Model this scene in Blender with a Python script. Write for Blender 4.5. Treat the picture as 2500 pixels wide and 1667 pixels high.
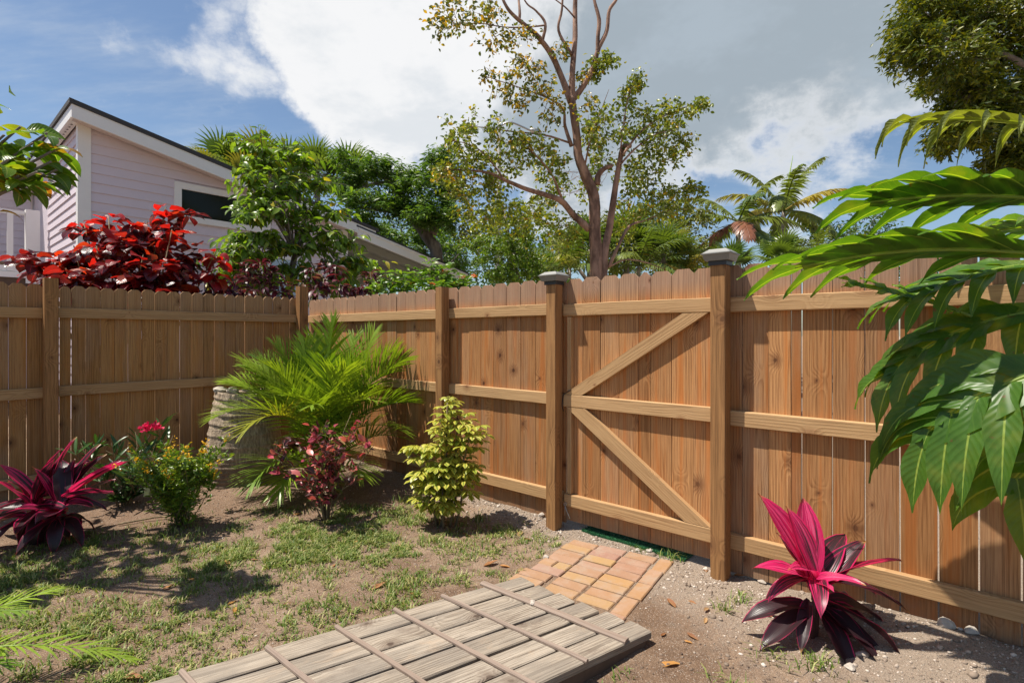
import bpy, math, random
import numpy as np
from mathutils import Matrix, Vector

R = math.radians
scene = bpy.context.scene
COL = scene.collection
for o in list(bpy.data.objects):
    bpy.data.objects.remove(o)

# ------------------------------------------------------------------ camera
EYE = 1.42                       # lens height, metres
FOC = 1294.0 / 2500.0            # focal length / sensor width
cam_d = bpy.data.cameras.new('camera')
cam_d.sensor_width = 36.0
cam_d.lens = 36.0 * FOC
cam_d.shift_y = -15.5 / 2500.0
cam_d.clip_start = 0.05
cam_d.clip_end = 2000.0
cam = bpy.data.objects.new('camera', cam_d)
COL.objects.link(cam)
cam.location = (0, 0, EYE)
cam.rotation_euler = (R(90), 0, 0)
scene.camera = cam

# ------------------------------------------------------------------ node helpers
def nd(nt, typ, ins=None, **props):
    n = nt.nodes.new(typ)
    for k, v in props.items():
        setattr(n, k, v)
    for k, v in (ins or {}).items():
        s = n.inputs[k]
        if isinstance(v, bpy.types.NodeSocket):
            nt.links.new(v, s)
        else:
            if hasattr(s.default_value, '__len__') and not isinstance(v, str):
                v = tuple(v)
                if len(v) == 3 and len(s.default_value) == 4:
                    v = v + (1.0,)
            s.default_value = v
    return n

def mth(nt, op, a, b=0.0, c=0.0, clamp=False):
    n = nd(nt, 'ShaderNodeMath', operation=op, use_clamp=clamp)
    for i, v in enumerate((a, b, c)):
        if isinstance(v, bpy.types.NodeSocket):
            nt.links.new(v, n.inputs[i])
        else:
            n.inputs[i].default_value = v
    return n.outputs[0]

def vmth(nt, op, a, b=(0, 0, 0), out=0, scale=None):
    n = nd(nt, 'ShaderNodeVectorMath', operation=op)
    for i, v in enumerate((a, b)):
        if isinstance(v, bpy.types.NodeSocket):
            nt.links.new(v, n.inputs[i])
        else:
            n.inputs[i].default_value = v
    if scale is not None:
        if isinstance(scale, bpy.types.NodeSocket):
            nt.links.new(scale, n.inputs['Scale'])
        else:
            n.inputs['Scale'].default_value = scale
    return n.outputs[out]

def sstep(nt, x, a, b):
    n = nd(nt, 'ShaderNodeMapRange', {'Value': x, 'From Min': a, 'From Max': b, 'To Min': 0.0, 'To Max': 1.0},
           interpolation_type='SMOOTHSTEP')
    return n.outputs[0]

def mixc(nt, f, a, b, mode='MIX'):
    n = nd(nt, 'ShaderNodeMix', data_type='RGBA', blend_type=mode)
    for i, v in ((0, f), (6, a), (7, b)):
        if isinstance(v, bpy.types.NodeSocket):
            nt.links.new(v, n.inputs[i])
        elif i == 0:
            n.inputs[i].default_value = v
        else:
            n.inputs[i].default_value = tuple(v) + ((1.0,) if len(v) == 3 else ())
    return n.outputs[2]

def noise(nt, vec, scale, detail=4.0, rough=0.55, out='Fac', dist=0.0):
    n = nd(nt, 'ShaderNodeTexNoise', {'Scale': scale, 'Detail': detail, 'Roughness': rough, 'Distortion': dist})
    if vec is not None:
        nt.links.new(vec, n.inputs['Vector'])
    return n.outputs[out]

def ramp(nt, fac, stops, interp='LINEAR'):
    n = nd(nt, 'ShaderNodeValToRGB')
    n.color_ramp.interpolation = interp
    el = n.color_ramp.elements
    while len(el) < len(stops):
        el.new(0.5)
    for e, (p, c) in zip(el, stops):
        e.position = p
        e.color = tuple(c) + ((1.0,) if len(c) == 3 else ())
    nt.links.new(fac, n.inputs[0])
    return n.outputs[0]

# ------------------------------------------------------------------ sky, sun, exposure
SUN_EL, SUN_TRAVEL = R(66), (0.997, 0.075)       # light runs from the left of the garden to the right
world = bpy.data.worlds.new('World')
scene.world = world
world.use_nodes = True
wt = world.node_tree
wt.nodes.clear()
sky = nd(wt, 'ShaderNodeTexSky', sky_type='NISHITA', sun_disc=False, sun_elevation=SUN_EL,
         sun_rotation=math.atan2(-SUN_TRAVEL[0], -SUN_TRAVEL[1]), altitude=0.0, air_density=1.0, dust_density=0.6, ozone_density=1.6)
tc = nd(wt, 'ShaderNodeTexCoord')
dirv = vmth(wt, 'NORMALIZE', tc.outputs['Generated'])
sep = nd(wt, 'ShaderNodeSeparateXYZ', {0: dirv})
zc = mth(wt, 'ADD', mth(wt, 'MAXIMUM', sep.outputs[2], 0.0), 0.22)
plane = nd(wt, 'ShaderNodeCombineXYZ', {0: mth(wt, 'DIVIDE', sep.outputs[0], zc), 1: mth(wt, 'DIVIDE', sep.outputs[1], zc), 2: 0.37})
pv = plane.outputs[0]
n_big = noise(wt, pv, 1.05, 10.0, 0.58, dist=0.25)
n_fine = noise(wt, vmth(wt, 'ADD', pv, (5.1, 2.2, 0.0)), 3.0, 10.0, 0.62)
wisp = noise(wt, vmth(wt, 'MULTIPLY', pv, (0.8, 2.6, 1.0)), 2.0, 8.0, 0.62)
warp = vmth(wt, 'SCALE', vmth(wt, 'SUBTRACT', noise(wt, dirv, 4.5, 7.0, 0.62, out='Color'), (0.5, 0.5, 0.5)), scale=0.42)
dirw = vmth(wt, 'ADD', dirv, warp)
def bank(c, r0, r1):
    v = Vector(c).normalized()
    return sstep(wt, vmth(wt, 'DISTANCE', dirw, tuple(v), out=1), r1, r0)
wh = mth(wt, 'MAXIMUM', bank((-0.30, 1.0, 0.70), 0.04, 0.27), bank((-0.20, 1.0, 0.46), 0.05, 0.27))    # the white cloud
wh = mth(wt, 'MAXIMUM', wh, bank((-0.05, 1.0, 0.62), 0.05, 0.34))
wh = mth(wt, 'MAXIMUM', wh, mth(wt, 'MULTIPLY', bank((-0.60, 1.0, 0.50), 0.02, 0.20), 0.44))
gr = mth(wt, 'MAXIMUM', bank((0.24, 1.0, 0.50), 0.08, 0.36), bank((0.55, 1.0, 0.66), 0.08, 0.40))       # its grey, thicker side
gr = mth(wt, 'MAXIMUM', gr, bank((0.10, 1.0, 0.40), 0.05, 0.26))
bk = mth(wt, 'MAXIMUM', wh, gr)
dens = mth(wt, 'ADD', mth(wt, 'MULTIPLY', bk, 0.66), mth(wt, 'ADD', mth(wt, 'MULTIPLY', n_big, 1.25), mth(wt, 'MULTIPLY', n_fine, 0.75)))
cover = sstep(wt, dens, 1.15, 1.42)
thin = mth(wt, 'MULTIPLY', sstep(wt, wisp, 0.46, 0.80), 0.42)
grey = mth(wt, 'MULTIPLY', sstep(wt, mth(wt, 'SUBTRACT', gr, mth(wt, 'MULTIPLY', wh, 0.45)), 0.0, 0.7), sstep(wt, dens, 1.2, 1.6))
cloud_col = mixc(wt, grey, (7.8, 7.85, 7.95), (3.2, 3.75, 4.25))
cloud_col = mixc(wt, mth(wt, 'MULTIPLY', sstep(wt, n_fine, 0.44, 0.64), 0.38), cloud_col, (4.2, 4.9, 5.6))
skyc = mixc(wt, 1.0, sky.outputs[0], (1.0, 1.03, 1.04), 'MULTIPLY')
skyc = mixc(wt, thin, skyc, (5.6, 6.1, 6.6))
skyc = mixc(wt, cover, skyc, cloud_col)
bg = nd(wt, 'ShaderNodeBackground', {'Color': skyc, 'Strength': 0.078})
wo = nd(wt, 'ShaderNodeOutputWorld')
wt.links.new(bg.outputs[0], wo.inputs[0])

sun_d = bpy.data.lights.new('sun', 'SUN')
sun_d.energy = 5.0
sun_d.angle = R(0.53)
sun_d.color = (1.0, 0.93, 0.82)
sun = bpy.data.objects.new('sun', sun_d)
COL.objects.link(sun)
ce = math.cos(SUN_EL)
sun.rotation_euler = Vector((SUN_TRAVEL[0] * ce, SUN_TRAVEL[1] * ce, -math.sin(SUN_EL))).to_track_quat('-Z', 'Y').to_euler()
sun.location = (-8, 0, 14)

vs = scene.view_settings
vs.view_transform = 'Standard'
vs.look = 'None'
vs.exposure = 0.60
vs.gamma = 1.0
vs.use_curve_mapping = False
scene.render.engine = 'CYCLES'
scene.cycles.max_bounces = 8
scene.cycles.transparent_max_bounces = 8
scene.cycles.use_adaptive_sampling = True
scene.cycles.adaptive_threshold = 0.015
try:
    scene.cycles.use_denoising = True
    scene.cycles.denoiser = 'OPENIMAGEDENOISE'
except Exception:
    pass

# ------------------------------------------------------------------ materials
def new_mat(name):
    m = bpy.data.materials.new(name)
    m.use_nodes = True
    nt = m.node_tree
    nt.nodes.clear()
    out = nd(nt, 'ShaderNodeOutputMaterial')
    return m, nt, out

def principled(nt, out, col, rough=0.6, bump=None, bstr=0.3, bdist=0.01, **kw):
    ins = {'Base Color': col, 'Roughness': rough}
    ins.update(kw)
    p = nd(nt, 'ShaderNodeBsdfPrincipled', ins)
    if bump is not None:
        b = nd(nt, 'ShaderNodeBump', {'Height': bump, 'Strength': bstr, 'Distance': bdist})
        nt.links.new(b.outputs[0], p.inputs['Normal'])
    nt.links.new(p.outputs[0], out.inputs[0])
    return p

def plain(name, col, rough=0.6, var=0.12, scale=9.0, bump=0.1, **kw):
    m, nt, out = new_mat(name)
    c = nd(nt, 'ShaderNodeTexCoord').outputs['Object']
    n = noise(nt, c, scale, 6.0, 0.6)
    col2 = mixc(nt, n, tuple(x * (1 - var) for x in col), tuple(min(1, x * (1 + var)) for x in col))
    principled(nt, out, col2, rough, noise(nt, c, scale * 9, 3.0), bump, 0.004, **kw)
    return m

def wood_mat(name, light, dark, knot, ring=85.0, weather=None, contrast=0.6, rough=0.72, tone=0.18, orange=None, knots=True, bumpk=0.35, grey_all=0.0):
    """sawn pine: growth rings cut flat, knots, streaks; local Z runs along the grain"""
    m, nt, out = new_mat(name)
    obc = nd(nt, 'ShaderNodeTexCoord').outputs['Object']
    rnd = nd(nt, 'ShaderNodeObjectInfo').outputs['Random']
    off = nd(nt, 'ShaderNodeCombineXYZ', {0: mth(nt, 'MULTIPLY', rnd, 3.7), 1: mth(nt, 'MULTIPLY', rnd, 11.0), 2: mth(nt, 'MULTIPLY', rnd, 57.0)}).outputs[0]
    v = vmth(nt, 'ADD', obc, off)
    s = nd(nt, 'ShaderNodeSeparateXYZ', {0: obc})
    lowv = vmth(nt, 'MULTIPLY', v, (3.0, 3.0, 0.55))
    low = noise(nt, lowv, 1.0, 2.0, 0.5)
    # knots
    sv = nd(nt, 'ShaderNodeSeparateXYZ', {0: v})
    kv = nd(nt, 'ShaderNodeCombineXYZ', {0: sv.outputs[0], 1: mth(nt, 'MULTIPLY', sv.outputs[2], 0.8), 2: 0.0}).outputs[0]
    kvw = vmth(nt, 'ADD', kv, vmth(nt, 'SCALE', noise(nt, v, 18.0, 2.0, 0.5, out='Color'), scale=0.018))
    vor = nd(nt, 'ShaderNodeTexVoronoi', {'Vector': kvw, 'Scale': 2.9, 'Randomness': 1.0}, voronoi_dimensions='2D')
    kd = mth(nt, 'DIVIDE', vor.outputs['Distance'], 2.9)
    bulge = mth(nt, 'EXPONENT', mth(nt, 'MULTIPLY', mth(nt, 'MULTIPLY', kd, kd), -700.0))
    # rings
    cx = mth(nt, 'MULTIPLY', mth(nt, 'SUBTRACT', rnd, 0.5), 0.10)
    dx = mth(nt, 'SUBTRACT', s.outputs[0], cx)
    dz = mth(nt, 'ADD', mth(nt, 'MULTIPLY', mth(nt, 'SUBTRACT', low, 0.5), 0.13), s.outputs[1])
    rr = mth(nt, 'SQRT', mth(nt, 'ADD', mth(nt, 'MULTIPLY', dx, dx), mth(nt, 'MULTIPLY', dz, dz)))
    if knots:
        rr = mth(nt, 'ADD', rr, mth(nt, 'MULTIPLY', bulge, 0.045))
    wob = noise(nt, vmth(nt, 'MULTIPLY', v, (40.0, 40.0, 2.2)), 1.0, 3.0, 0.6)
    rr = mth(nt, 'ADD', rr, mth(nt, 'MULTIPLY', wob, 0.006))
    fr = mth(nt, 'FRACT', mth(nt, 'MULTIPLY', rr, ring))
    late = mth(nt, 'MULTIPLY', mth(nt, 'MULTIPLY', sstep(nt, fr, 0.15, 0.85), sstep(nt, fr, 1.0, 0.86)), sstep(nt, noise(nt, vmth(nt, 'MULTIPLY', v, (14.0, 14.0, 1.6)), 1.0, 3.0, 0.6), 0.25, 0.62))
    fib = noise(nt, vmth(nt, 'MULTIPLY', v, (260.0, 260.0, 5.0)), 1.0, 3.0, 0.6)
    streak = noise(nt, vmth(nt, 'MULTIPLY', v, (22.0, 22.0, 0.9)), 1.0, 3.0, 0.55)
    f = mth(nt, 'ADD', mth(nt, 'MULTIPLY', late, 0.46), mth(nt, 'MULTIPLY', sstep(nt, fib, 0.35, 0.7), 0.54))
    f = mth(nt, 'MULTIPLY', f, contrast)
    col = mixc(nt, f, light, dark)
    if orange is not None:
        col = mixc(nt, mth(nt, 'MULTIPLY', sstep(nt, streak, 0.46, 0.68), 0.75), col, orange, 'MIX')
    # board to board tone
    rb = nd(nt, 'ShaderNodeTexWhiteNoise', {'W': mth(nt, 'MULTIPLY', rnd, 91.7)}, noise_dimensions='1D')
    k = mth(nt, 'ADD', 1.0 - tone, mth(nt, 'MULTIPLY', rb.outputs[0], 2 * tone))
    kc = nd(nt, 'ShaderNodeCombineXYZ', {0: k, 1: mth(nt, 'POWER', k, 1.18), 2: mth(nt, 'POWER', k, 1.4)}).outputs[0]
    col = mixc(nt, 1.0, col, kc, 'MULTIPLY')
    if weather is not None:
        z0, z1, wc, amt = weather
        wm = mth(nt, 'MULTIPLY', sstep(nt, mth(nt, 'ADD', s.outputs[2], mth(nt, 'MULTIPLY', streak, 0.05)), z0, z1), amt)
        col = mixc(nt, wm, col, mixc(nt, f, wc, tuple(x * 0.6 for x in wc)))
    if weather is not None:
        rb2 = nd(nt, 'ShaderNodeTexWhiteNoise', {'W': mth(nt, 'MULTIPLY', rnd, 417.3)}, noise_dimensions='1D')
        patch = sstep(nt, noise(nt, vmth(nt, 'MULTIPLY', v, (6.0, 6.0, 1.3)), 1.0, 4.0, 0.6), 0.35, 0.65)
        col = mixc(nt, mth(nt, 'MULTIPLY', mth(nt, 'MULTIPLY', rb2.outputs[0], patch), 0.65), col, mixc(nt, f, (0.40, 0.265, 0.165), (0.20, 0.115, 0.066)))
    drip = noise(nt, vmth(nt, 'MULTIPLY', v, (45.0, 45.0, 0.55)), 1.0, 4.0, 0.6)
    col = mixc(nt, mth(nt, 'MULTIPLY', sstep(nt, drip, 0.56, 0.74), 0.40), col, tuple(x * 0.42 for x in dark))
    if weather is not None:
        dirt = mth(nt, 'MULTIPLY', sstep(nt, mth(nt, 'ADD', s.outputs[2], mth(nt, 'MULTIPLY', noise(nt, v, 14.0, 4.0, 0.6), 0.22)), 0.30, 0.10), 0.55)
        col = mixc(nt, dirt, col, (0.17, 0.12, 0.085))
    if grey_all > 0:
        gb = sstep(nt, noise(nt, vmth(nt, 'MULTIPLY', v, (9.0, 9.0, 2.0)), 1.0, 5.0, 0.65), 0.42, 0.62)
        col = mixc(nt, mth(nt, 'MULTIPLY', gb, grey_all), col, (0.20, 0.17, 0.14))
        crack = noise(nt, vmth(nt, 'MULTIPLY', v, (95.0, 95.0, 2.6)), 1.0, 4.0, 0.65)
        col = mixc(nt, mth(nt, 'MULTIPLY', sstep(nt, crack, 0.56, 0.68), 0.75), col, (0.075, 0.052, 0.038))
        stain = noise(nt, vmth(nt, 'MULTIPLY', v, (7.0, 7.0, 3.2)), 1.0, 6.0, 0.7)
        col = mixc(nt, mth(nt, 'MULTIPLY', sstep(nt, stain, 0.53, 0.70), 0.55), col, (0.13, 0.095, 0.072))
        col = mixc(nt, mth(nt, 'MULTIPLY', sstep(nt, stain, 0.44, 0.30), 0.45), col, (0.42, 0.30, 0.20))
    if knots:
        kr = nd(nt, 'ShaderNodeSeparateXYZ', {0: vor.outputs['Color']}).outputs
        ksz = mth(nt, 'MULTIPLY', sstep(nt, kr[0], 0.12, 0.85), 1.15)
        kq = mth(nt, 'DIVIDE', kd, mth(nt, 'MAXIMUM', ksz, 0.02))
        core = mth(nt, 'MULTIPLY', sstep(nt, kq, 0.015, 0.007), mth(nt, 'ADD', 0.5, mth(nt, 'MULTIPLY', kr[1], 0.5)))
        halo = mth(nt, 'MULTIPLY', sstep(nt, kq, 0.055, 0.010), 0.55)
        col = mixc(nt, halo, col, tuple(x * 1.7 for x in knot))
        col = mixc(nt, core, col, knot)
    hgt = mth(nt, 'ADD', mth(nt, 'MULTIPLY', late, 0.5), mth(nt, 'MULTIPLY', fib, 0.9))
    principled(nt, out, col, rough, hgt, bumpk, 0.003, **{'Specular IOR Level': 0.25})
    return m

M_PICKET = wood_mat('picket_wood', (0.485, 0.245, 0.098), (0.190, 0.074, 0.022), (0.065, 0.022, 0.009), ring=64, contrast=1.0,
                    orange=(0.45, 0.152, 0.034), weather=(1.60, 1.74, (0.36, 0.245, 0.18), 0.70), tone=0.24)
M_PICKET_SHADY = wood_mat('shade_toned_picket_wood', (0.44, 0.235, 0.085), (0.19, 0.085, 0.026), (0.065, 0.024, 0.009), ring=64, contrast=0.95,
                    orange=(0.38, 0.165, 0.040), weather=(1.60, 1.74, (0.40, 0.26, 0.15), 0.5), tone=0.15)  # picket wood toned slightly darker: the left run's shade put into its colour
M_RAIL = wood_mat('rail_wood', (0.50, 0.315, 0.155), (0.235, 0.118, 0.046), (0.14, 0.06, 0.025), ring=65, contrast=0.75, tone=0.08)
M_POST = wood_mat('post_wood', (0.36, 0.185, 0.072), (0.105, 0.046, 0.017), (0.10, 0.045, 0.02), ring=60, contrast=0.85, tone=0.08)
M_DECK = wood_mat('weathered_deck_wood', (0.40, 0.34, 0.27), (0.12, 0.088, 0.062), (0.08, 0.055, 0.04), ring=75, contrast=0.9, tone=0.045,
                  knots=True, rough=0.85, bumpk=1.0, grey_all=0.65)
M_BATTEN = wood_mat('batten_wood', (0.29, 0.22, 0.175), (0.15, 0.108, 0.085), (0.12, 0.07, 0.05), ring=90, contrast=0.6, tone=0.1, knots=False)

def leaf_mat(name, stops, trans=0.42, rough=0.42, spec=0.45, tint=(1.25, 1.25, 0.45), rib=None, ribw=0.07, veins=0.0, use_obj_color=False, tgain=1.0, edge=None, spots=0.0):
    m, nt, out = new_mat(name)
    rnd = mth(nt, 'FRACT', mth(nt, 'ADD', nd(nt, 'ShaderNodeObjectInfo').outputs['Random'],
                               nd(nt, 'ShaderNodeAttribute', attribute_name='rnd').outputs['Fac']))
    obc = nd(nt, 'ShaderNodeTexCoord')
    col = ramp(nt, rnd, stops)
    if use_obj_color:
        oc = nd(nt, 'ShaderNodeObjectInfo').outputs['Color']
        col = mixc(nt, 0.85, col, oc, 'MIX')
    mott = noise(nt, obc.outputs['Object'], 14.0, 3.0, 0.6)
    col = mixc(nt, 1.0, col, ramp(nt, mott, [(0.3, (0.78, 0.80, 0.75)), (0.7, (1.14, 1.1, 1.0))]), 'MULTIPLY')
    suv = nd(nt, 'ShaderNodeSeparateXYZ', {0: obc.outputs['UV']})
    au = mth(nt, 'ABSOLUTE', mth(nt, 'SUBTRACT', suv.outputs[0], 0.5))
    bumpsrc = None
    if edge is not None:
        ecol, e0, e1 = edge
        col = mixc(nt, sstep(nt, mth(nt, 'ADD', au, mth(nt, 'MULTIPLY', mth(nt, 'SUBTRACT', mott, 0.5), 0.25)), e0, e1), col, ecol)
    if rib is not None:
        col = mixc(nt, sstep(nt, au, ribw, ribw * 0.4), col, rib)
    if veins > 0:
        wv = mth(nt, 'SINE', mth(nt, 'MULTIPLY', mth(nt, 'SUBTRACT', suv.outputs[1], mth(nt, 'MULTIPLY', au, 0.35)), 75.0))
        bumpsrc = wv
        col = mixc(nt, mth(nt, 'MULTIPLY', sstep(nt, wv, 0.90, 1.0), 0.07), col, tuple(min(1, x * 1.2) for x in (rib or (0.3, 0.4, 0.1))))
    if spots > 0:
        sp1 = noise(nt, obc.outputs['Object'], 26.0, 4.0, 0.6)
        sp2 = noise(nt, obc.outputs['Object'], 6.0, 3.0, 0.6)
        col = mixc(nt, mth(nt, 'MULTIPLY', sstep(nt, sp2, 0.52, 0.72), 0.45 * spots), col, (0.26, 0.28, 0.04))
        col = mixc(nt, mth(nt, 'MULTIPLY', sstep(nt, sp1, 0.66, 0.74), spots), col, (0.16, 0.09, 0.03))
        rough = mth(nt, 'ADD', rough, mth(nt, 'MULTIPLY', mth(nt, 'SUBTRACT', sp2, 0.5), 0.5))
    ins = {'Base Color': col, 'Roughness': rough, 'Specular IOR Level': spec}
    p = nd(nt, 'ShaderNodeBsdfPrincipled', ins)
    if bumpsrc is not None:
        b = nd(nt, 'ShaderNodeBump', {'Height': bumpsrc, 'Strength': veins, 'Distance': 0.004})
        nt.links.new(b.outputs[0], p.inputs['Normal'])
    tcol = mixc(nt, 1.0, col, tuple(x * tgain for x in tint), 'MULTIPLY')
    t = nd(nt, 'ShaderNodeBsdfTranslucent', {'Color': tcol})
    mx = nd(nt, 'ShaderNodeMixShader', {0: trans})
    nt.links.new(p.outputs[0], mx.inputs[1])
    nt.links.new(t.outputs[0], mx.inputs[2])
    nt.links.new(mx.outputs[0], out.inputs[0])
    return m

# ------------------------------------------------------------------ mesh helpers
def mesh_np(name, V, F, uv=None, rnd=None, smooth=False):
    """V (n,3); F list of faces or (m,k) array; uv per vertex; rnd per vertex"""
    me = bpy.data.meshes.new(name)
    V = np.asarray(V, dtype=np.float32)
    if isinstance(F, np.ndarray):
        m, k = F.shape
        me.vertices.add(len(V))
        me.vertices.foreach_set('co', V.ravel())
        me.loops.add(m * k)
        me.loops.foreach_set('vertex_index', F.astype(np.int32).ravel())
        me.polygons.add(m)
        me.polygons.foreach_set('loop_start', np.arange(0, m * k, k, dtype=np.int32))
        try:
            me.polygons.foreach_set('loop_total', np.full(m, k, dtype=np.int32))
        except Exception:
            pass
        me.update(calc_edges=True)
    else:
        me.from_pydata([tuple(map(float, v)) for v in V], [], [tuple(map(int, f)) for f in F])
        me.update()
    if uv is not None:
        li = np.empty(len(me.loops), dtype=np.int32)
        me.loops.foreach_get('vertex_index', li)
        lay = me.uv_layers.new(name='UVMap')
        lay.data.foreach_set('uv', np.asarray(uv, dtype=np.float32)[li].ravel())
    if rnd is not None:
        at = me.attributes.new('rnd', 'FLOAT', 'POINT')
        at.data.foreach_set('value', np.asarray(rnd, dtype=np.float32))
    if smooth:
        me.polygons.foreach_set('use_smooth', np.ones(len(me.polygons), dtype=bool))
    me.validate(verbose=False)
    return me

def obj(name, me, mat=None, parent=None, loc=None, rot=None, kind=None):
    if mat is not None and len(me.materials) == 0:
        me.materials.append(mat)
    o = bpy.data.objects.new(name, me)
    COL.objects.link(o)
    if parent is not None:
        o.parent = parent
    if loc is not None:
        o.location = loc
    if rot is not None:
        o.rotation_euler = rot
    if kind:
        o['kind'] = kind
    return o

def thing(name, label, cat, loc=(0, 0, 0), rz=0.0, group=None):
    o = bpy.data.objects.new(name, None)
    COL.objects.link(o)
    o.empty_display_size = 0.1
    o.location = loc
    o.rotation_euler = (0, 0, rz)
    o['label'] = label
    o['category'] = cat
    if group:
        o['group'] = group
    return o

def tag(o, label, cat, group=None):
    o['label'] = label
    o['category'] = cat
    if group:
        o['group'] = group
    return o

class MB:
    """collects shapes into one mesh"""
    def __init__(s):
        s.V, s.F = [], []
        s.n = 0
    def add(s, V, F):
        V = np.asarray(V, float)
        s.V.append(V)
        s.F += [tuple(i + s.n for i in f) for f in F]
        s.n += len(V)
        return s
    def box(s, x0, x1, y0, y1, z0, z1):
        V = [(x, y, z) for z in (z0, z1) for y in (y0, y1) for x in (x0, x1)]
        return s.add(V, [(0, 2, 3, 1), (4, 5, 7, 6), (0, 1, 5, 4), (2, 6, 7, 3), (0, 4, 6, 2), (1, 3, 7, 5)])
    def prism(s, poly, y0, y1):
        """poly of (x,z), extruded along y"""
        n = len(poly)
        V = [(x, y0, z) for x, z in poly] + [(x, y1, z) for x, z in poly]
        F = [tuple(range(n)), tuple(reversed(range(n, 2 * n)))] + [(i, n + i, n + (i + 1) % n, (i + 1) % n) for i in range(n)]
        return s.add(V, F)
    def tube(s, pts, rad, seg=8, cap=True):
        V, F = tube(pts, rad, seg, cap)
        return s.add(V, F)
    def mesh(s, name, smooth=False):
        me = mesh_np(name, np.concatenate(s.V), s.F, smooth=smooth)
        return me

def unit(v):
    v = np.asarray(v, float)
    return v / (np.linalg.norm(v, axis=-1, keepdims=True) + 1e-9)

def tube(pts, rad, seg=8, cap=True, rough=0.0, rs=None):
    pts = np.asarray(pts, float)
    n = len(pts)
    rad = np.broadcast_to(np.asarray(rad, float), (n,))
    tan = unit(np.gradient(pts, axis=0))
    ref = np.array([0.31, 0.17, 0.93]) if abs(tan[0][2]) < 0.9 else np.array([1.0, 0.1, 0.05])
    V = []
    for p, t, r in zip(pts, tan, rad):
        a = unit(np.cross(t, ref))
        b = np.cross(t, a)
        for k in range(seg):
            th = 2 * math.pi * k / seg
            rr = r * (1 + (rs.uniform(-rough, rough) if rs is not None else 0))
            V.append(p + rr * (a * math.cos(th) + b * math.sin(th)))
    F = []
    for i in range(n - 1):
        for k in range(seg):
            k2 = (k + 1) % seg
            F.append((i * seg + k, i * seg + k2, (i + 1) * seg + k2, (i + 1) * seg + k))
    if cap:
        F.append(tuple(reversed(range(seg))))
        F.append(tuple(range((n - 1) * seg, n * seg)))
    return np.array(V), F

def smooth_path(pts, rad, per=4):
    """Catmull-Rom through points"""
    P = np.asarray(pts, float)
    r = np.asarray(rad, float)
    P2 = np.vstack([2 * P[0] - P[1], P, 2 * P[-1] - P[-2]])
    out, ro = [], []
    for i in range(1, len(P2) - 2):
        for t in np.linspace(0, 1, per, endpoint=False):
            a, b, c, e = P2[i - 1], P2[i], P2[i + 1], P2[i + 2]
            out.append(0.5 * ((2 * b) + (-a + c) * t + (2 * a - 5 * b + 4 * c - e) * t * t + (-a + 3 * b - 3 * c + e) * t ** 3))
            ro.append(r[i - 1] * (1 - t) + r[i] * t)
    out.append(P[-1])
    ro.append(r[-1])
    return np.array(out), np.array(ro)

def beam(name, mat, parent, s0, s1, y0, y1, z0, z1, axis, ch=0.004, kind=None, sag=0.0):
    """chamfered timber between the given bounds in the parent's frame; grain (local Z) along axis"""
    if axis == 'z':
        w, t, L = s1 - s0, y1 - y0, z1 - z0
        rot, loc = (0, 0, 0), ((s0 + s1) / 2, (y0 + y1) / 2, z0)
    elif axis == 'x':
        w, t, L = z1 - z0, y1 - y0, s1 - s0
        rot, loc = (0, R(90), 0), (s0, (y0 + y1) / 2, (z0 + z1) / 2)
    c = ch
    poly = [(-w / 2 + c, -t / 2), (w / 2 - c, -t / 2), (w / 2, -t / 2 + c), (w / 2, t / 2 - c), (w / 2 - c, t / 2), (-w / 2 + c, t / 2), (-w / 2, t / 2 - c), (-w / 2, -t / 2 + c)]
    nz = max(2, int(L / 0.3) + 1)
    V, F = [], []
    for i in range(nz):
        z = L * i / (nz - 1)
        dx = sag * math.sin(math.pi * i / (nz - 1))
        V += [(x + dx, y, z) for x, y in poly]
    for i in range(nz - 1):
        for k in range(8):
            k2 = (k + 1) % 8
            F.append((i * 8 + k, i * 8 + k2, (i + 1) * 8 + k2, (i + 1) * 8 + k))
    F += [tuple(reversed(range(8))), tuple(range((nz - 1) * 8, nz * 8))]
    return obj(name, mesh_np(name, V, F), mat, parent, loc, rot, kind)

rs = np.random.RandomState(7)
random.seed(7)

# value noise for scattering
_G = np.random.RandomState(3).rand(64, 64)
def vnoise(x, y):
    x = np.asarray(x, float); y = np.asarray(y, float)
    xi, yi = np.floor(x).astype(int), np.floor(y).astype(int)
    fx, fy = x - xi, y - yi
    fx, fy = fx * fx * (3 - 2 * fx), fy * fy * (3 - 2 * fy)
    g = lambda a, b: _G[a % 64, b % 64]
    return (g(xi, yi) * (1 - fx) + g(xi + 1, yi) * fx) * (1 - fy) + (g(xi, yi + 1) * (1 - fx) + g(xi + 1, yi + 1) * fx) * fy
def fnoise(x, y, o=4):
    a, s, t = 0.0, 1.0, 0.0
    for i in range(o):
        a = a + s * vnoise(x * 2 ** i + 17 * i, y * 2 ** i + 5 * i)
        t += s
        s *= 0.5
    return a / t

# frames of the two fence runs
P0 = np.array([1.162, 3.11]); DR = np.array([0.75486, -0.65588]); NR = np.array([-0.65588, -0.75486])
LP = np.array([-3.849, 4.516]); DL = np.array([0.6559, 0.7549]); NL = np.array([0.7549, -0.6559])
RZR = math.atan2(DR[1], DR[0]); RZL = math.atan2(DL[1], DL[0])
def at(u, v, Y):
    """a point at depth Y from the survey of the photograph (2500 px wide)"""
    return np.array([(u - 1250.0) / 1294.0 * Y, Y, EYE + (818.0 - v) / 1294.0 * Y])

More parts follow.
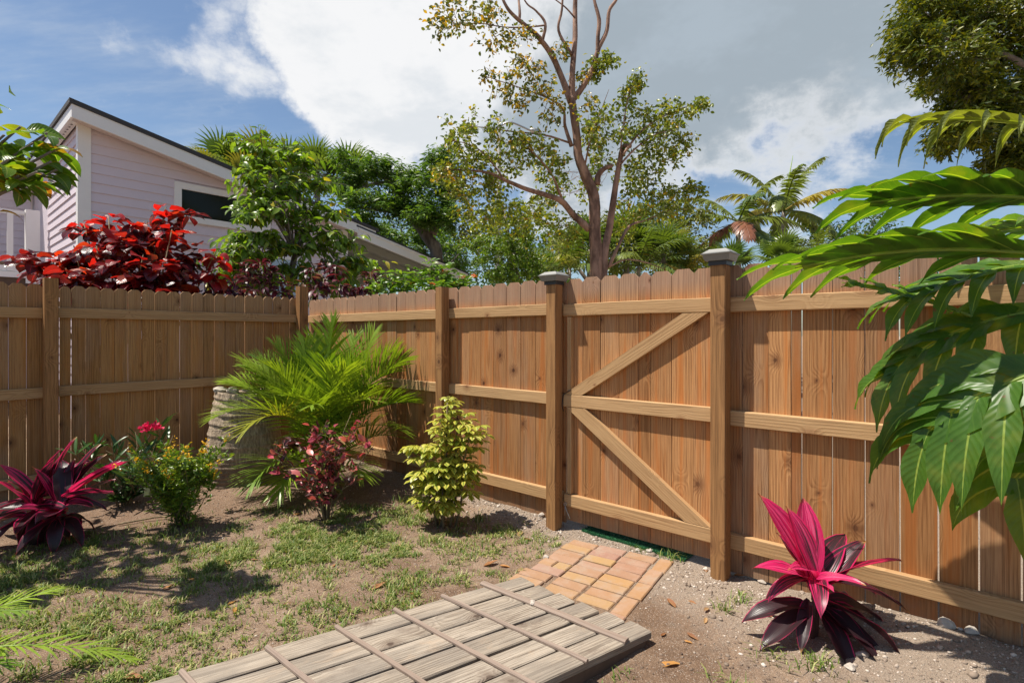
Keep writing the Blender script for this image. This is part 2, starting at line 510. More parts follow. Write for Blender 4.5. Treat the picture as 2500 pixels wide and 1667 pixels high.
def gh(x, y):
    """ground height"""
    x = np.asarray(x, float); y = np.asarray(y, float)
    dr = (x - P0[0]) * NR[0] + (y - P0[1]) * NR[1]          # distance in front of right fence
    sr = (x - P0[0]) * DR[0] + (y - P0[1]) * DR[1]
    h = 0.020 * (fnoise(x * 0.9, y * 0.9, 3) - 0.5) + 0.020 * (fnoise(x * 4, y * 4, 3) - 0.5) + 0.012 * (fnoise(x * 16, y * 16, 2) - 0.5)
    berm = np.exp(-((dr + 0.02) / 0.22) ** 2) * np.clip((sr - 0.25) / 0.5, 0, 1) * (0.075 + 0.06 * (fnoise(x * 3.1, y * 3.1, 3) - 0.5))
    berm2 = np.exp(-((dr + 0.05) / 0.16) ** 2) * np.clip((-1.15 - sr) / 0.25, 0, 1) * (0.035 + 0.05 * (fnoise(x * 5, y * 5, 3) - 0.5))
    bed = np.exp(-(((x + 2.3) / 1.6) ** 2 + ((y - 4.9) / 1.2) ** 2)) * 0.05
    far = np.clip((np.hypot(x, y) - 12) / 40, 0, 1)
    ba = (x - 0.431) * 0.829 + (y - 3.697) * -0.559; bc = (x - 0.431) * 0.559 + (y - 3.697) * 0.829
    flat = np.clip(1 - np.maximum(np.abs(ba - 0.35) - 0.36, np.abs(bc + 0.45) - 0.48) / 0.12, 0, 1)
    return (h + berm + berm2 + bed) * (1 - far) * (1 - flat)

# ------------------------------------------------------------------ ground
def soil_material():
    m, nt, out = new_mat('bare_soil')
    c = nd(nt, 'ShaderNodeTexCoord').outputs['Object']
    s = nd(nt, 'ShaderNodeSeparateXYZ', {0: c})
    n1 = noise(nt, c, 1.1, 5.0, 0.6)
    n2 = noise(nt, c, 9.0, 6.0, 0.65)
    n3 = noise(nt, c, 70.0, 5.0, 0.7)
    col = mixc(nt, sstep(nt, n1, 0.38, 0.62), (0.19, 0.118, 0.074), (0.32, 0.225, 0.155))
    col = mixc(nt, mth(nt, 'MULTIPLY', sstep(nt, n2, 0.42, 0.66), 0.6), col, (0.120, 0.074, 0.048))
    # dug, darker topsoil in the planting bed at the back
    bx = mth(nt, 'DIVIDE', mth(nt, 'ADD', s.outputs[0], 1.9), 2.3)
    by = mth(nt, 'DIVIDE', mth(nt, 'SUBTRACT', s.outputs[1], 4.75), 1.15)
    bd = mth(nt, 'ADD', mth(nt, 'ADD', mth(nt, 'MULTIPLY', bx, bx), mth(nt, 'MULTIPLY', by, by)), mth(nt, 'MULTIPLY', n2, 0.8))
    col = mixc(nt, mth(nt, 'MULTIPLY', sstep(nt, bd, 1.6, 0.7), 0.6), col, (0.20, 0.125, 0.085))
    # crushed coral rock along the right fence
    dr = mth(nt, 'ADD', mth(nt, 'MULTIPLY', mth(nt, 'SUBTRACT', s.outputs[0], float(P0[0])), float(NR[0])), mth(nt, 'MULTIPLY', mth(nt, 'SUBTRACT', s.outputs[1], float(P0[1])), float(NR[1])))
    sr = mth(nt, 'ADD', mth(nt, 'MULTIPLY', mth(nt, 'SUBTRACT', s.outputs[0], float(P0[0])), float(DR[0])), mth(nt, 'MULTIPLY', mth(nt, 'SUBTRACT', s.outputs[1], float(P0[1])), float(DR[1])))
    wid = nd(nt, 'ShaderNodeMapRange', {'Value': sr, 'From Min': -2.6, 'From Max': 0.9, 'To Min': 0.05, 'To Max': 0.75}).outputs[0]
    g = sstep(nt, mth(nt, 'ADD', mth(nt, 'SUBTRACT', wid, dr), mth(nt, 'MULTIPLY', mth(nt, 'SUBTRACT', n2, 0.5), 0.9)), -0.12, 0.38)
    col = mixc(nt, mth(nt, 'MULTIPLY', g, 0.85), col, mixc(nt, n3, (0.22, 0.165, 0.122), (0.46, 0.385, 0.31)))
    vor = nd(nt, 'ShaderNodeTexVoronoi', {'Vector': c, 'Scale': 95.0})
    speck = mth(nt, 'MULTIPLY', sstep(nt, vor.outputs['Distance'], 0.30, 0.16), sstep(nt, nd(nt, 'ShaderNodeSeparateXYZ', {0: vor.outputs['Color']}).outputs[0], 0.72, 0.80))
    col = mixc(nt, mth(nt, 'MULTIPLY', speck, 0.85), col, (0.62, 0.56, 0.48))
    col = mixc(nt, mth(nt, 'MULTIPLY', sstep(nt, n3, 0.54, 0.70), 0.6), col, (0.085, 0.056, 0.038))
    n4 = noise(nt, c, 210.0, 4.0, 0.75)
    col = mixc(nt, mth(nt, 'MULTIPLY', sstep(nt, n4, 0.53, 0.66), 0.55), col, (0.075, 0.050, 0.034))
    col = mixc(nt, mth(nt, 'MULTIPLY', sstep(nt, n4, 0.46, 0.34), 0.55), col, (0.46, 0.36, 0.275))
    vor2 = nd(nt, 'ShaderNodeTexVoronoi', {'Vector': c, 'Scale': 165.0})
    vc = nd(nt, 'ShaderNodeSeparateXYZ', {0: vor2.outputs['Color']})
    speck2 = mth(nt, 'MULTIPLY', sstep(nt, vor2.outputs['Distance'], 0.42, 0.25), sstep(nt, vc.outputs[0], 0.60, 0.70))
    col = mixc(nt, mth(nt, 'MULTIPLY', speck2, 0.75), col, mixc(nt, vc.outputs[1], (0.33, 0.21, 0.14), (0.60, 0.52, 0.44)))
    h = mth(nt, 'ADD', mth(nt, 'MULTIPLY', n3, 0.7), mth(nt, 'ADD', mth(nt, 'MULTIPLY', n2, 0.6), mth(nt, 'MULTIPLY', speck, 0.5)))
    principled(nt, out, col, 0.95, h, 0.9, 0.03, **{'Specular IOR Level': 0.15})
    return m
M_SOIL = soil_material()
def far_lines(a, b, st):
    near = np.arange(a, b + st / 2, st)
    f = np.array([0.3, 0.8, 1.6, 3, 5, 8, 14, 25, 50, 110, 260, 600])
    return np.concatenate([a - f[::-1], near, b + f])
gx = far_lines(-4.6, 3.2, 0.03); gy = far_lines(1.2, 6.6, 0.03)
GX, GY = np.meshgrid(gx, gy)
GV = np.stack([GX, GY, gh(GX, GY)], -1).reshape(-1, 3)
nx, ny = len(gx), len(gy)
ii = (np.arange(ny - 1)[:, None] * nx + np.arange(nx - 1)[None]).ravel()
ground = obj('ground', mesh_np('ground', GV, np.stack([ii, ii + 1, ii + nx + 1, ii + nx], 1), smooth=True), M_SOIL, kind='structure')

# ------------------------------------------------------------------ fence
def picket(parent, s0, s1, zb, zt, y0, mat, gap=0.003, ear=0.032, t=0.016, clip_r=False):
    w = (s1 - s0) - gap
    e = min(ear, w * 0.42)
    h = zt - zb
    hw = w / 2
    poly = [(-hw, 0), (hw, 0), (hw, h - e), (hw - e, h), (-hw + e, h), (-hw, h - e)]
    me = MB().prism(poly, 0, t).mesh('picket')
    return obj('picket', me, mat, parent, ((s0 + s1) / 2, y0 + rs.uniform(-0.0015, 0.0015), zb), (rs.uniform(-.002, .002), rs.uniform(-.0022, .0022), rs.uniform(-.006, .006)))

def post(parent, s0, top, w=0.089, yb=0.0, name='post', zb=-0.12):
    o = beam(name, M_POST, parent, s0, s0 + w, yb, yb + w, zb, top, 'z', ch=0.005)
    o.rotation_euler = (0, rs.uniform(-.002, .002), 0)
    return o

YR, YP = 0.085, 0.1235            # rail front, picket front (metres behind the post face)
RAILS = [(0.892, 0.088 + 0.892), (0.170, 0.258), (1.560, 1.648)]

def root3(P, rz, name, label, cat, group=None):
    return thing(name, label, cat, (P[0], P[1], 0), rz, group)

# run between the far corner and the gate
fence_mid = root3(P0, RZR, 'wooden_fence', 'sunlit dog-eared wooden fence run from the far corner to the gate', 'fence', 'wooden fence runs')
bnd = [-4.90] + [-4.76 + 0.1469 * i for i in range(15)] + [-2.586, -2.440, -2.285, -2.139, -1.995, -1.848, -1.701, -1.556, -1.407, -1.262, -1.118]
bnd[2:16] = [-4.656, -4.508, -4.36, -4.212, -4.066, -3.916, -3.769, -3.618, -3.467, -3.321, -3.171, -3.02, -2.874, -2.726]
for a, b in zip(bnd[:-1], bnd[1:]):
    picket(fence_mid, a, b, 0.03, 1.843 + rs.uniform(-.004, .004), YP, M_PICKET)
post(fence_mid, -2.443, 1.845)
post(fence_mid, -1.212, 1.800)
for z0, z1 in RAILS:
    dz = rs.uniform(-.004, .004)
    beam('rail', M_RAIL, fence_mid, -4.88, -2.402, YR, YR + 0.038, z0 + dz + .006, z1 + dz + .006, 'x')
    beam('rail', M_RAIL, fence_mid, -2.397, -1.13, YR, YR + 0.038, z0 + .008, z1 + .008, 'x')

# run right of the gate
fence_right = root3(P0, RZR, 'wooden_fence', 'sunlit wooden fence run right of the gate, behind the big lobed leaves', 'fence', 'wooden fence runs')
bnd = [0.004, 0.145, 0.288, 0.405, 0.454, 0.601, 0.748, 0.893, 1.041, 1.186, 1.327, 1.472, 1.618, 1.763, 1.91, 2.05, 2.2, 2.35, 2.5]
for i, (a, b) in enumerate(zip(bnd[:-1], bnd[1:])):
    picket(fence_right, a, b, 0.015, 1.834 - 0.006 * max(0, a) + rs.uniform(-.004, .004), YP, M_PICKET, gap=0.002 if i in (2, 3) else 0.0065, ear=0.030 if i not in (3,) else 0.012)
post(fence_right, 0.0, 1.838)
post(fence_right, 2.42, 1.838)
for z0, z1 in RAILS:
    beam('rail', M_RAIL, fence_right, 0.006, 2.5, YR, YR + 0.038, z0 - .004, z1 - .004, 'x')

# gate
gate = root3(P0, RZR, 'gate', 'wooden garden gate with two diagonal braces between the capped posts', 'gate')
bnd = [-1.109, -0.969, -0.822, -0.675, -0.527, -0.440, -0.295, -0.152, -0.006]
for a, b in zip(bnd[:-1], bnd[1:]):
    picket(gate, a, b, 0.055, 1.834 + rs.uniform(-.003, .003), YP, M_PICKET, gap=0.003)
beam('rail', M_RAIL, gate, -1.112, -0.008, YR, YR + 0.038, 1.558, 1.645, 'x', sag=-0.004)
beam('rail', M_RAIL, gate, -1.112, -0.008, YR, YR + 0.038, 0.896, 0.985, 'x')
beam('rail', M_RAIL, gate, -1.104, -0.008, YR, YR + 0.038, 0.168, 0.256, 'x')
beam('stile', M_RAIL, gate, -1.082, -1.046, YR + 0.004, YP - 0.001, 0.262, 0.89, 'z', ch=0.002)
beam('stile', M_RAIL, gate, -1.082, -1.046, YR + 0.004, YP - 0.001, 0.99, 1.552, 'z', ch=0.002)
def brace(q):
    q = np.array(q)
    a, b = (q[0] + q[1]) / 2, (q[2] + q[3]) / 2
    th = math.atan2(b[0] - a[0], b[1] - a[1])                 # lean from vertical
    c, s_ = math.cos(th), math.sin(th)
    loc = [((p - a)[0] * c - (p - a)[1] * s_, (p - a)[0] * s_ + (p - a)[1] * c) for p in q]
    me = MB().prism(loc, 0, 0.038).mesh('brace')
    return obj('brace', me, M_RAIL, gate, (a[0], YR + 0.0015, a[1]), (0, th, 0))
brace([(-1.105, 0.9875), (-0.955, 0.9875), (-0.045, 1.5565), (-0.205, 1.5565)])
brace([(-0.19, 0.2585), (-0.030, 0.2585), (-0.925, 0.894), (-1.09, 0.894)])
M_STEEL = plain('dull_steel', (0.42, 0.41, 0.38), 0.38, Metallic=0.9)
M_BLACK = plain('black_plastic', (0.018, 0.018, 0.02), 0.45)
hk = MB()
th = np.linspace(0, 2 * math.pi, 13)
hk.tube([(-1.088 + 0.011 * math.cos(t), YR - 0.012, 0.185 + 0.011 * math.sin(t)) for t in th], 0.0035, 6, False)
hk.tube([(-1.088, YR - 0.012, 0.176), (-1.072, YR - 0.016, 0.14), (-1.052, YR - 0.014, 0.105), (-1.045, YR - 0.012, 0.092), (-1.052, YR - 0.012, 0.087)], 0.003, 6)
hk.tube([(-1.09, YR - 0.010, 0.175), (-1.092, YR - 0.010, 0.10)], 0.0022, 5)
obj('hook', hk.mesh('hook', True), M_STEEL, gate)
wr = MB().tube([(-1.108, YR - 0.002, 0.86), (-1.116, YR - 0.010, 0.90), (-1.112, YR - 0.010, 0.95), (-1.105, YR - 0.006, 0.985), (-1.07, YR - 0.004, 1.008), (-1.045, YR - 0.004, 1.02)], 0.0035, 6)
obj('latch_wire', wr.mesh('latch_wire', True), M_BLACK, gate)

# left run, in its own shade
fence_left = root3(LP, RZL, 'wooden_fence', 'shaded wooden fence run on the left below the red-leaved shrub', 'fence', 'wooden fence runs')
bnd = [-1.367, -1.262, -1.157, -1.052, -0.947, -0.842, -0.737, -0.632, -0.527, -0.421, -0.315, -0.209, -0.103, -0.001, 0.077, 0.179, 0.281, 0.387, 0.492, 0.598, 0.705, 0.811, 0.914, 1.022, 1.128, 1.230, 1.331, 1.436, 1.534, 1.631, 1.734, 1.836, 1.931, 2.031, 2.133, 2.235]
for i, (a, b) in enumerate(zip(bnd[:-1], bnd[1:])):
    g = [0.003, 0.005, 0.0065, 0.004, 0.006][i % 5]
    if abs(a + 0.103) < .01:
        a += .008
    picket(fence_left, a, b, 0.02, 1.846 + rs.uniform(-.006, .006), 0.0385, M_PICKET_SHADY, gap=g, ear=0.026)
post(fence_left, -0.112, 1.895, yb=-0.089, w=0.091)
post(fence_left, 2.085, 1.978, yb=-0.089, w=0.102)
post(fence_left, -1.40, 1.90, yb=-0.089)
for z0, z1 in RAILS:
    beam('rail', M_RAIL, fence_left, -1.40, -0.025, 0.0, 0.038, z0, z1, 'x')
    beam('rail', M_RAIL, fence_left, -0.021, 2.20, 0.0, 0.038, z0 + .006, z1 + .006, 'x')

# solar caps on the gate posts
M_CAP = plain('grey_metal_cap', (0.21, 0.205, 0.19), 0.45, 0.08, Metallic=0.2)
M_CAPLID = plain('pale_cap_lid', (0.27, 0.265, 0.245), 0.42, 0.06, Metallic=0.15)
def post_cap(s, ztop, label):
    x, y = P0 + DR * (s + 0.0445) - NR * 0.0445
    t = thing('post_cap_light', label, 'solar light', (x, y, ztop), RZR, 'solar lights on the gate posts')
    def fr(z0, h0, z1, h1):
        V = [(sx * h0, sy * h0, z0) for sx, sy in ((-1, -1), (1, -1), (1, 1), (-1, 1))] + [(sx * h1, sy * h1, z1) for sx, sy in ((-1, -1), (1, -1), (1, 1), (-1, 1))]
        return V, [(3, 2, 1, 0), (4, 5, 6, 7), (0, 1, 5, 4), (1, 2, 6, 5), (2, 3, 7, 6), (3, 0, 4, 7)]
    obj('base', MB().add(*fr(-0.012, 0.052, 0.014, 0.052)).mesh('base'), M_BLACK, t)
    obj('housing', MB().add(*fr(0.0142, 0.067, 0.052, 0.080)).add(*fr(0.052, 0.085, 0.058, 0.085)).mesh('housing'), M_CAP, t)
    obj('lid', MB().add(*fr(0.0582, 0.081, 0.076, 0.058)).add(*fr(0.0762, 0.056, 0.082, 0.050)).mesh('lid'), M_CAPLID, t)
    obj('solar_panel', MB().box(-0.036, 0.036, -0.036, 0.036, 0.0822, 0.0845).mesh('solar_panel'), M_BLACK, t)
    return t
post_cap(-1.212, 1.800, 'smaller-looking grey solar cap on the post left of the gate')
post_cap(0.0, 1.838, 'grey solar cap on the tall post right of the gate')

# ------------------------------------------------------------------ brick landing
def brick_material():
    m, nt, out = new_mat('clay_brick')
    c = nd(nt, 'ShaderNodeTexCoord').outputs['Object']
    rnd = nd(nt, 'ShaderNodeObjectInfo').outputs['Random']
    v = vmth(nt, 'ADD', c, nd(nt, 'ShaderNodeCombineXYZ', {0: mth(nt, 'MULTIPLY', rnd, 31.0), 1: rnd, 2: 0.0}).outputs[0])
    base = ramp(nt, rnd, [(0.0, (0.30, 0.165, 0.100)), (0.25, (0.36, 0.225, 0.095)), (0.45, (0.29, 0.155, 0.112)), (0.65, (0.36, 0.205, 0.080)), (0.85, (0.31, 0.185, 0.135)), (1.0, (0.34, 0.185, 0.072))])
    n = noise(nt, v, 11.0, 6.0, 0.65)
    n2 = noise(nt, v, 70.0, 4.0, 0.7)
    col = mixc(nt, mth(nt, 'MULTIPLY', sstep(nt, n, 0.42, 0.7), 0.5), base, (0.37, 0.255, 0.19))
    col = mixc(nt, mth(nt, 'MULTIPLY', sstep(nt, n2, 0.56, 0.75), 0.45), col, (0.30, 0.17, 0.11))
    wpos = nd(nt, 'ShaderNodeNewGeometry').outputs['Position']
    sand = noise(nt, wpos, 6.0, 6.0, 0.65)
    col = mixc(nt, mth(nt, 'MULTIPLY', sstep(nt, sand, 0.50, 0.68), 0.65), col, (0.33, 0.255, 0.19))
    principled(nt, out, col, 0.88, mth(nt, 'ADD', n2, n), 0.5, 0.004)
    return m
M_BRICK = brick_material()
BO = np.array([0.431, 3.697]); BX = np.array([0.829, -0.559]); BX /= np.linalg.norm(BX)
bricks = thing('brick_landing', 'small landing of orange and pink clay bricks in front of the gate', 'paving', (BO[0], BO[1], 0), math.atan2(BX[1], BX[0]))
def chamfer_box(lx, ly, lz, c):
    V, F = [], []
    rings = [(-lz, 0), (-c, 0), (0, c)]
    for z, i in rings:
        V += [(-lx / 2 + i, -ly / 2 + i, z), (lx / 2 - i, -ly / 2 + i, z), (lx / 2 - i, ly / 2 - i, z), (-lx / 2 + i, ly / 2 - i, z)]
    for r in range(2):
        for k in range(4):
            F.append((r * 4 + k, r * 4 + (k + 1) % 4, r * 4 + 4 + (k + 1) % 4, r * 4 + 4 + k))
    F += [(8, 9, 10, 11), (3, 2, 1, 0)]
    return V, F
brick_me = MB().add(*chamfer_box(0.190, 0.086, 0.06, 0.005)).mesh('brick')
brick_me.materials.append(M_BRICK)
half_me = MB().add(*chamfer_box(0.095, 0.091, 0.06, 0.006)).mesh('half_brick')
half_me.materials.append(M_BRICK)
def brick(x, y, rz, me=brick_me):
    wx, wy = BO + BX * x + np.array([-BX[1], BX[0]]) * y
    o = obj('brick', me, None, bricks, (x, y, 0.0105 + rs.uniform(-.0035, .0035)), (rs.uniform(-.02, .02), rs.uniform(-.015, .015), rz + rs.uniform(-.02, .02)))
for k in range(8):
    for c in range(3):
        if c == 0 and k == 4:
            brick(0.05, -0.062 - k * 0.0955, 0, half_me); brick(0.149, -0.062 - k * 0.0955, 0, half_me)
            continue
        brick(0.10 + c * 0.2 + rs.uniform(-.006, .006) - (0.004 * k if c == 0 and k > 5 else 0), -0.05 - k * 0.0955 - (0.012 if c == 0 else 0), 0)
for k in range(5):
    brick(0.655 + rs.uniform(-.005, .005), -0.09 - k * 0.198, math.pi / 2)

# ------------------------------------------------------------------ boardwalk ramp
AX = np.array([-0.778, -0.629]); BXX = np.array([-0.629, 0.778])
ramp_o = thing('ramp', 'weathered grey boardwalk ramp with nailed cross battens', 'ramp', (0, 0, 0))
def rz_(t):
    return 0.055 + 0.068 * (t + 2.0)
def deck_pt(t, b, dz=0.0):
    p = AX * t + BXX * b
    return (p[0], p[1], rz_(t) + dz)
rot_t = math.atan2(AX[1], AX[0])
slope = math.atan(0.068)
edges = [2.302, 2.167, 2.032, 1.897, 1.762, 1.627, 1.488]
for i in range(6):
    b1, b0 = edges[i], edges[i + 1]
    mid = (b0 + b1) / 2
    ts = -1.92 - 0.18 * (2.2 - mid) + rs.uniform(-.012, .012)
    te = 0.9
    L = (te - ts) / math.cos(slope)
    w = (b1 - b0) - rs.uniform(0.010, 0.016)
    nseg = 14
    V, F = [], []
    prof = [(-w / 2, -0.032), (-w / 2, -0.005), (-w / 2 + 0.006, 0.0), (0, 0.0015), (w / 2 - 0.006, 0.0), (w / 2, -0.005), (w / 2, -0.032)]
    for j in range(nseg + 1):
        z = L * j / nseg
        wob = rs.uniform(-.0025, .0025)
        for (x, y) in prof:
            # local: Z along the board, X across, Y down
            V.append((x + wob, -y + rs.uniform(-.001, .001), z))
    for j in range(nseg):
        for k in range(7):
            k2 = (k + 1) % 7
            F.append((j * 7 + k, (j + 1) * 7 + k, (j + 1) * 7 + k2, j * 7 + k2))
    F += [tuple(range(7)), tuple(reversed(range(nseg * 7, nseg * 7 + 7)))]
    o = obj('plank', mesh_np('plank', V, F), M_DECK, ramp_o)
    zdir = Vector((AX[0] * math.cos(slope), AX[1] * math.cos(slope), math.sin(slope)))
    xdir = Vector((BXX[0], BXX[1], 0))
    ydir = zdir.cross(xdir)
    mat = Matrix((xdir, ydir, zdir)).transposed().to_4x4()
    p = deck_pt(ts, mid, rs.uniform(-.003, .003))
    mat.translation = Vector(p)
    o.matrix_local = mat
def batten(ta, ba, tb, bb, w, h, dz=0.0):
    a, b = Vector(deck_pt(ta, ba, 0.002)), Vector(deck_pt(tb, bb, 0.002))
    zd = (b - a).normalized()
    up = Vector((0, 0, 1))
    xd = up.cross(zd).normalized()
    yd = zd.cross(xd)
    L = (b - a).length
    V, F = [], []
    prof = [(-w / 2, 0), (-w / 2, h * 0.6), (-w / 4, h), (w / 4, h), (w / 2, h * 0.6), (w / 2, 0)]
    ns = 10
    for j in range(ns + 1):
        wx, wy = rs.uniform(-.002, .002), rs.uniform(0, .002)
        for x, y in prof:
            V.append((x + wx, y + wy, L * j / ns))
    for j in range(ns):
        for k in range(6):
            k2 = (k + 1) % 6
            F.append((j * 6 + k, j * 6 + k2, (j + 1) * 6 + k2, (j + 1) * 6 + k))
    F += [tuple(reversed(range(6))), tuple(range(ns * 6, ns * 6 + 6))]
    o = obj('batten', mesh_np('batten', V, F), M_BATTEN, ramp_o)
    m4 = Matrix((xd, yd, zd)).transposed().to_4x4()
    m4.translation = a
    o.matrix_local = m4
batten(-1.675, 2.325, -1.865, 1.500, 0.040, 0.014)
batten(-1.41, 2.31, -1.60, 1.488, 0.019, 0.014)
batten(-1.145, 2.305, -1.315, 1.488, 0.019, 0.014)
batten(-0.865, 2.300, -1.03, 1.488, 0.020, 0.014)
batten(-0.575, 2.290, -0.74, 1.488, 0.020, 0.014)
batten(-0.28, 2.290, -0.45, 1.488, 0.020, 0.014)
# edge board and fascia below the right edge
def slab(name, t0, t1, b0, b1, z0f, z1f, mat):
    c = [(t0, b0), (t1, b0), (t1, b1), (t0, b1)]
    V = [tuple(AX * t + BXX * b) + (z0f(t),) for t, b in c] + [tuple(AX * t + BXX * b) + (z1f(t),) for t, b in c]
    return obj(name, mesh_np(name, V, [(0, 1, 2, 3), (7, 6, 5, 4), (0, 4, 5, 1), (1, 5, 6, 2), (2, 6, 7, 3), (3, 7, 4, 0)]), mat, ramp_o)
M_DARKWOOD = plain('dark_brown_timber', (0.10, 0.062, 0.042), 0.85, 0.3, 25)  # dark brown timber for ramp fascia, balcony beam and bench
slab('fascia', -2.0, 0.9, 1.500, 1.535, lambda t: -0.06, lambda t: rz_(t) - 0.034, M_DARKWOOD)
slab('fascia', -1.85, 0.9, 2.25, 2.285, lambda t: -0.06, lambda t: rz_(t) - 0.034, M_DARKWOOD)
# white stone on the ramp
def stone_mesh(name, r, seed, sub=2, flat=0.6):
    import bmesh
    bm = bmesh.new()
    bmesh.ops.create_icosphere(bm, subdivisions=sub, radius=r)
    rr = np.random.RandomState(seed)
    ph = rr.uniform(0, 6, 6)
    for v in bm.verts:
        d = v.co.normalized()
        k = 1 + 0.16 * math.sin(d.x * 3.1 + ph[0]) + 0.14 * math.sin(d.y * 3.7 + ph[1]) + 0.12 * math.sin(d.z * 4 + ph[2]) + rr.uniform(-.06, .06)
        v.co = d * r * k
        v.co.z *= flat
    me = bpy.data.meshes.new(name)
    bm.to_mesh(me)
    bm.free()
    return me
M_STONE = plain('pale_coral_stone', (0.42, 0.37, 0.315), 0.9, 0.3, 40, 0.5)
p = deck_pt(-1.745, 1.995, 0.012)
tag(obj('stone', stone_mesh('stone', 0.017, 5), M_STONE, None, p), 'small white stone lying on the ramp beside the widest batten', 'stone')
pc = MB()
pc.tube([deck_pt(-1.37, 1.47, -0.075), deck_pt(-1.37, 1.40, -0.078)], 0.022, 14).tube([deck_pt(-1.37, 1.40, -0.078), deck_pt(-1.37, 1.385, -0.078)], 0.029, 14)
tag(obj('pipe_fitting', pc.mesh('pipe_fitting', False), M_STEEL), 'pale metal pipe fitting sticking out beside the ramp edge', 'pipe')

# green turf strip under the gate
M_TURF = leaf_mat('plastic_turf', [(0.0, (0.010, 0.060, 0.026)), (1.0, (0.018, 0.10, 0.04))], 0.1, 0.6, 0.3)
turf = thing('turf_strip', 'dark green plastic turf strip tucked under the gate', 'mat', tuple(P0 + DR * -0.60 - NR * 0.08) + (0.0,), RZR)
tv = MB().box(-0.37, 0.40, 0.03, 0.18, 0.0, 0.014).mesh('backing')
obj('backing', tv, M_TURF, turf)
nb = 3500
bx_, by_ = rs.uniform(-.37, .40, nb), rs.uniform(.02, .18, nb)
hh = rs.uniform(.012, .022, nb)
V = np.zeros((nb, 3, 3)); an = rs.uniform(0, 6.28, nb)
V[:, 0] = np.stack([bx_ - .0015 * np.cos(an), by_ - .0015 * np.sin(an), np.full(nb, .012)], 1)
V[:, 1] = np.stack([bx_ + .0015 * np.cos(an), by_ + .0015 * np.sin(an), np.full(nb, .012)], 1)
V[:, 2] = np.stack([bx_ + rs.uniform(-.006, .006, nb), by_ + rs.uniform(-.006, .006, nb), .012 + hh], 1)
obj('pile', mesh_np('pile', V.reshape(-1, 3), np.arange(nb * 3).reshape(-1, 3), rnd=np.repeat(rs.rand(nb), 3)), M_TURF, turf, kind='stuff')

# ------------------------------------------------------------------ foliage helpers
def leaf_proto(L=1.0, W=0.4, a=0.7, b=0.9, nv=5, fold=0.25, droop=0.5, wave=0.0, base=0.03, tip=0.0, nu=2):
    """blade along +Y, face up +Z; returns V, UV, F (quads)"""
    vv = np.linspace(0, 1, nv + 1)
    k = (a / (a + b)) ** a * (b / (a + b)) ** b
    w = (np.clip(vv, 1e-6, 1) ** a) * (np.clip(1 - vv, 0, 1) ** b) / k
    w = np.maximum(w, base)
    w[-1] = max(tip, 0.02)
    ang = -droop * vv
    dy = np.cos(ang); dz = np.sin(ang)
    y = np.concatenate([[0], np.cumsum((dy[:-1] + dy[1:]) / 2)]) * L / nv
    z = np.concatenate([[0], np.cumsum((dz[:-1] + dz[1:]) / 2)]) * L / nv
    us = np.linspace(-1, 1, nu + 1)
    V, UV = [], []
    for i, t in enumerate(vv):
        for u in us:
            hw = w[i] * W / 2
            V.append((u * hw * math.cos(fold), y[i], z[i] + abs(u) * hw * math.sin(fold) + wave * W * math.sin(t * 9 + u * 1.3) * abs(u)))
            UV.append((0.5 + 0.5 * u, t))
    F = []
    m = nu + 1
    for i in range(nv):
        for j in range(nu):
            F.append((i * m + j, i * m + j + 1, (i + 1) * m + j + 1, (i + 1) * m + j))
    return np.array(V), np.array(UV), np.array(F)

def frames(d, up):
    d = unit(d)
    x = unit(np.cross(d, up))
    z = np.cross(x, d)
    return np.stack([x, d, z], -1)          # columns: local x, y, z

def blades(name, proto, pos, d, up, sc, mat, parent=None, rnd=None, kind='stuff', loc0=None, smooth=True):
    V, UV, F = proto
    n, m = len(pos), len(V)
    M = frames(np.asarray(d), np.asarray(up))
    sc = np.broadcast_to(np.asarray(sc, float), (n,))
    W = np.einsum('nij,mj->nmi', M, V) * sc[:, None, None] + np.asarray(pos)[:, None, :]
    if loc0 is not None:
        W = W - np.asarray(loc0)
    Fa = (F[None] + (np.arange(n) * m)[:, None, None]).reshape(-1, F.shape[1])
    r = rs.rand(n) if rnd is None else np.asarray(rnd)
    me = mesh_np(name, W.reshape(-1, 3), Fa, np.tile(UV, (n, 1)), np.repeat(r, m), smooth)
    return obj(name, me, mat, parent, kind=kind)

def leaf_parts(name, protos, pos, d, up, sc, mat, parent, colors=None, loc0=(0, 0, 0)):
    """every leaf an object of its own, sharing a few meshes"""
    mes = []
    for i, p in enumerate(protos):
        me = mesh_np(name, p[0], p[2], p[1], smooth=True)
        me.materials.append(mat)
        mes.append(me)
    M = frames(np.asarray(d), np.asarray(up))
    sc = np.broadcast_to(np.asarray(sc, float), (len(pos),))
    out = []
    for i in range(len(pos)):
        o = bpy.data.objects.new(name, mes[i % len(mes)])
        COL.objects.link(o)
        o.parent = parent
        m4 = Matrix((M[i] * sc[i]).tolist()).to_4x4()
        m4.translation = Vector(np.asarray(pos[i], float) - np.asarray(loc0))
        o.matrix_local = m4
        if colors is not None:
            o.color = tuple(colors[i]) + (1.0,)
        out.append(o)
    return out

def rdir(n, zlo=-1.0, zhi=1.0):
    z = rs.uniform(zlo, zhi, n)
    a = rs.uniform(0, 2 * math.pi, n)
    r = np.sqrt(np.maximum(0, 1 - z * z))
    return np.stack([r * np.cos(a), r * np.sin(a), z], 1)

def jit(n, s):
    return rs.normal(0, s, (n, 3))

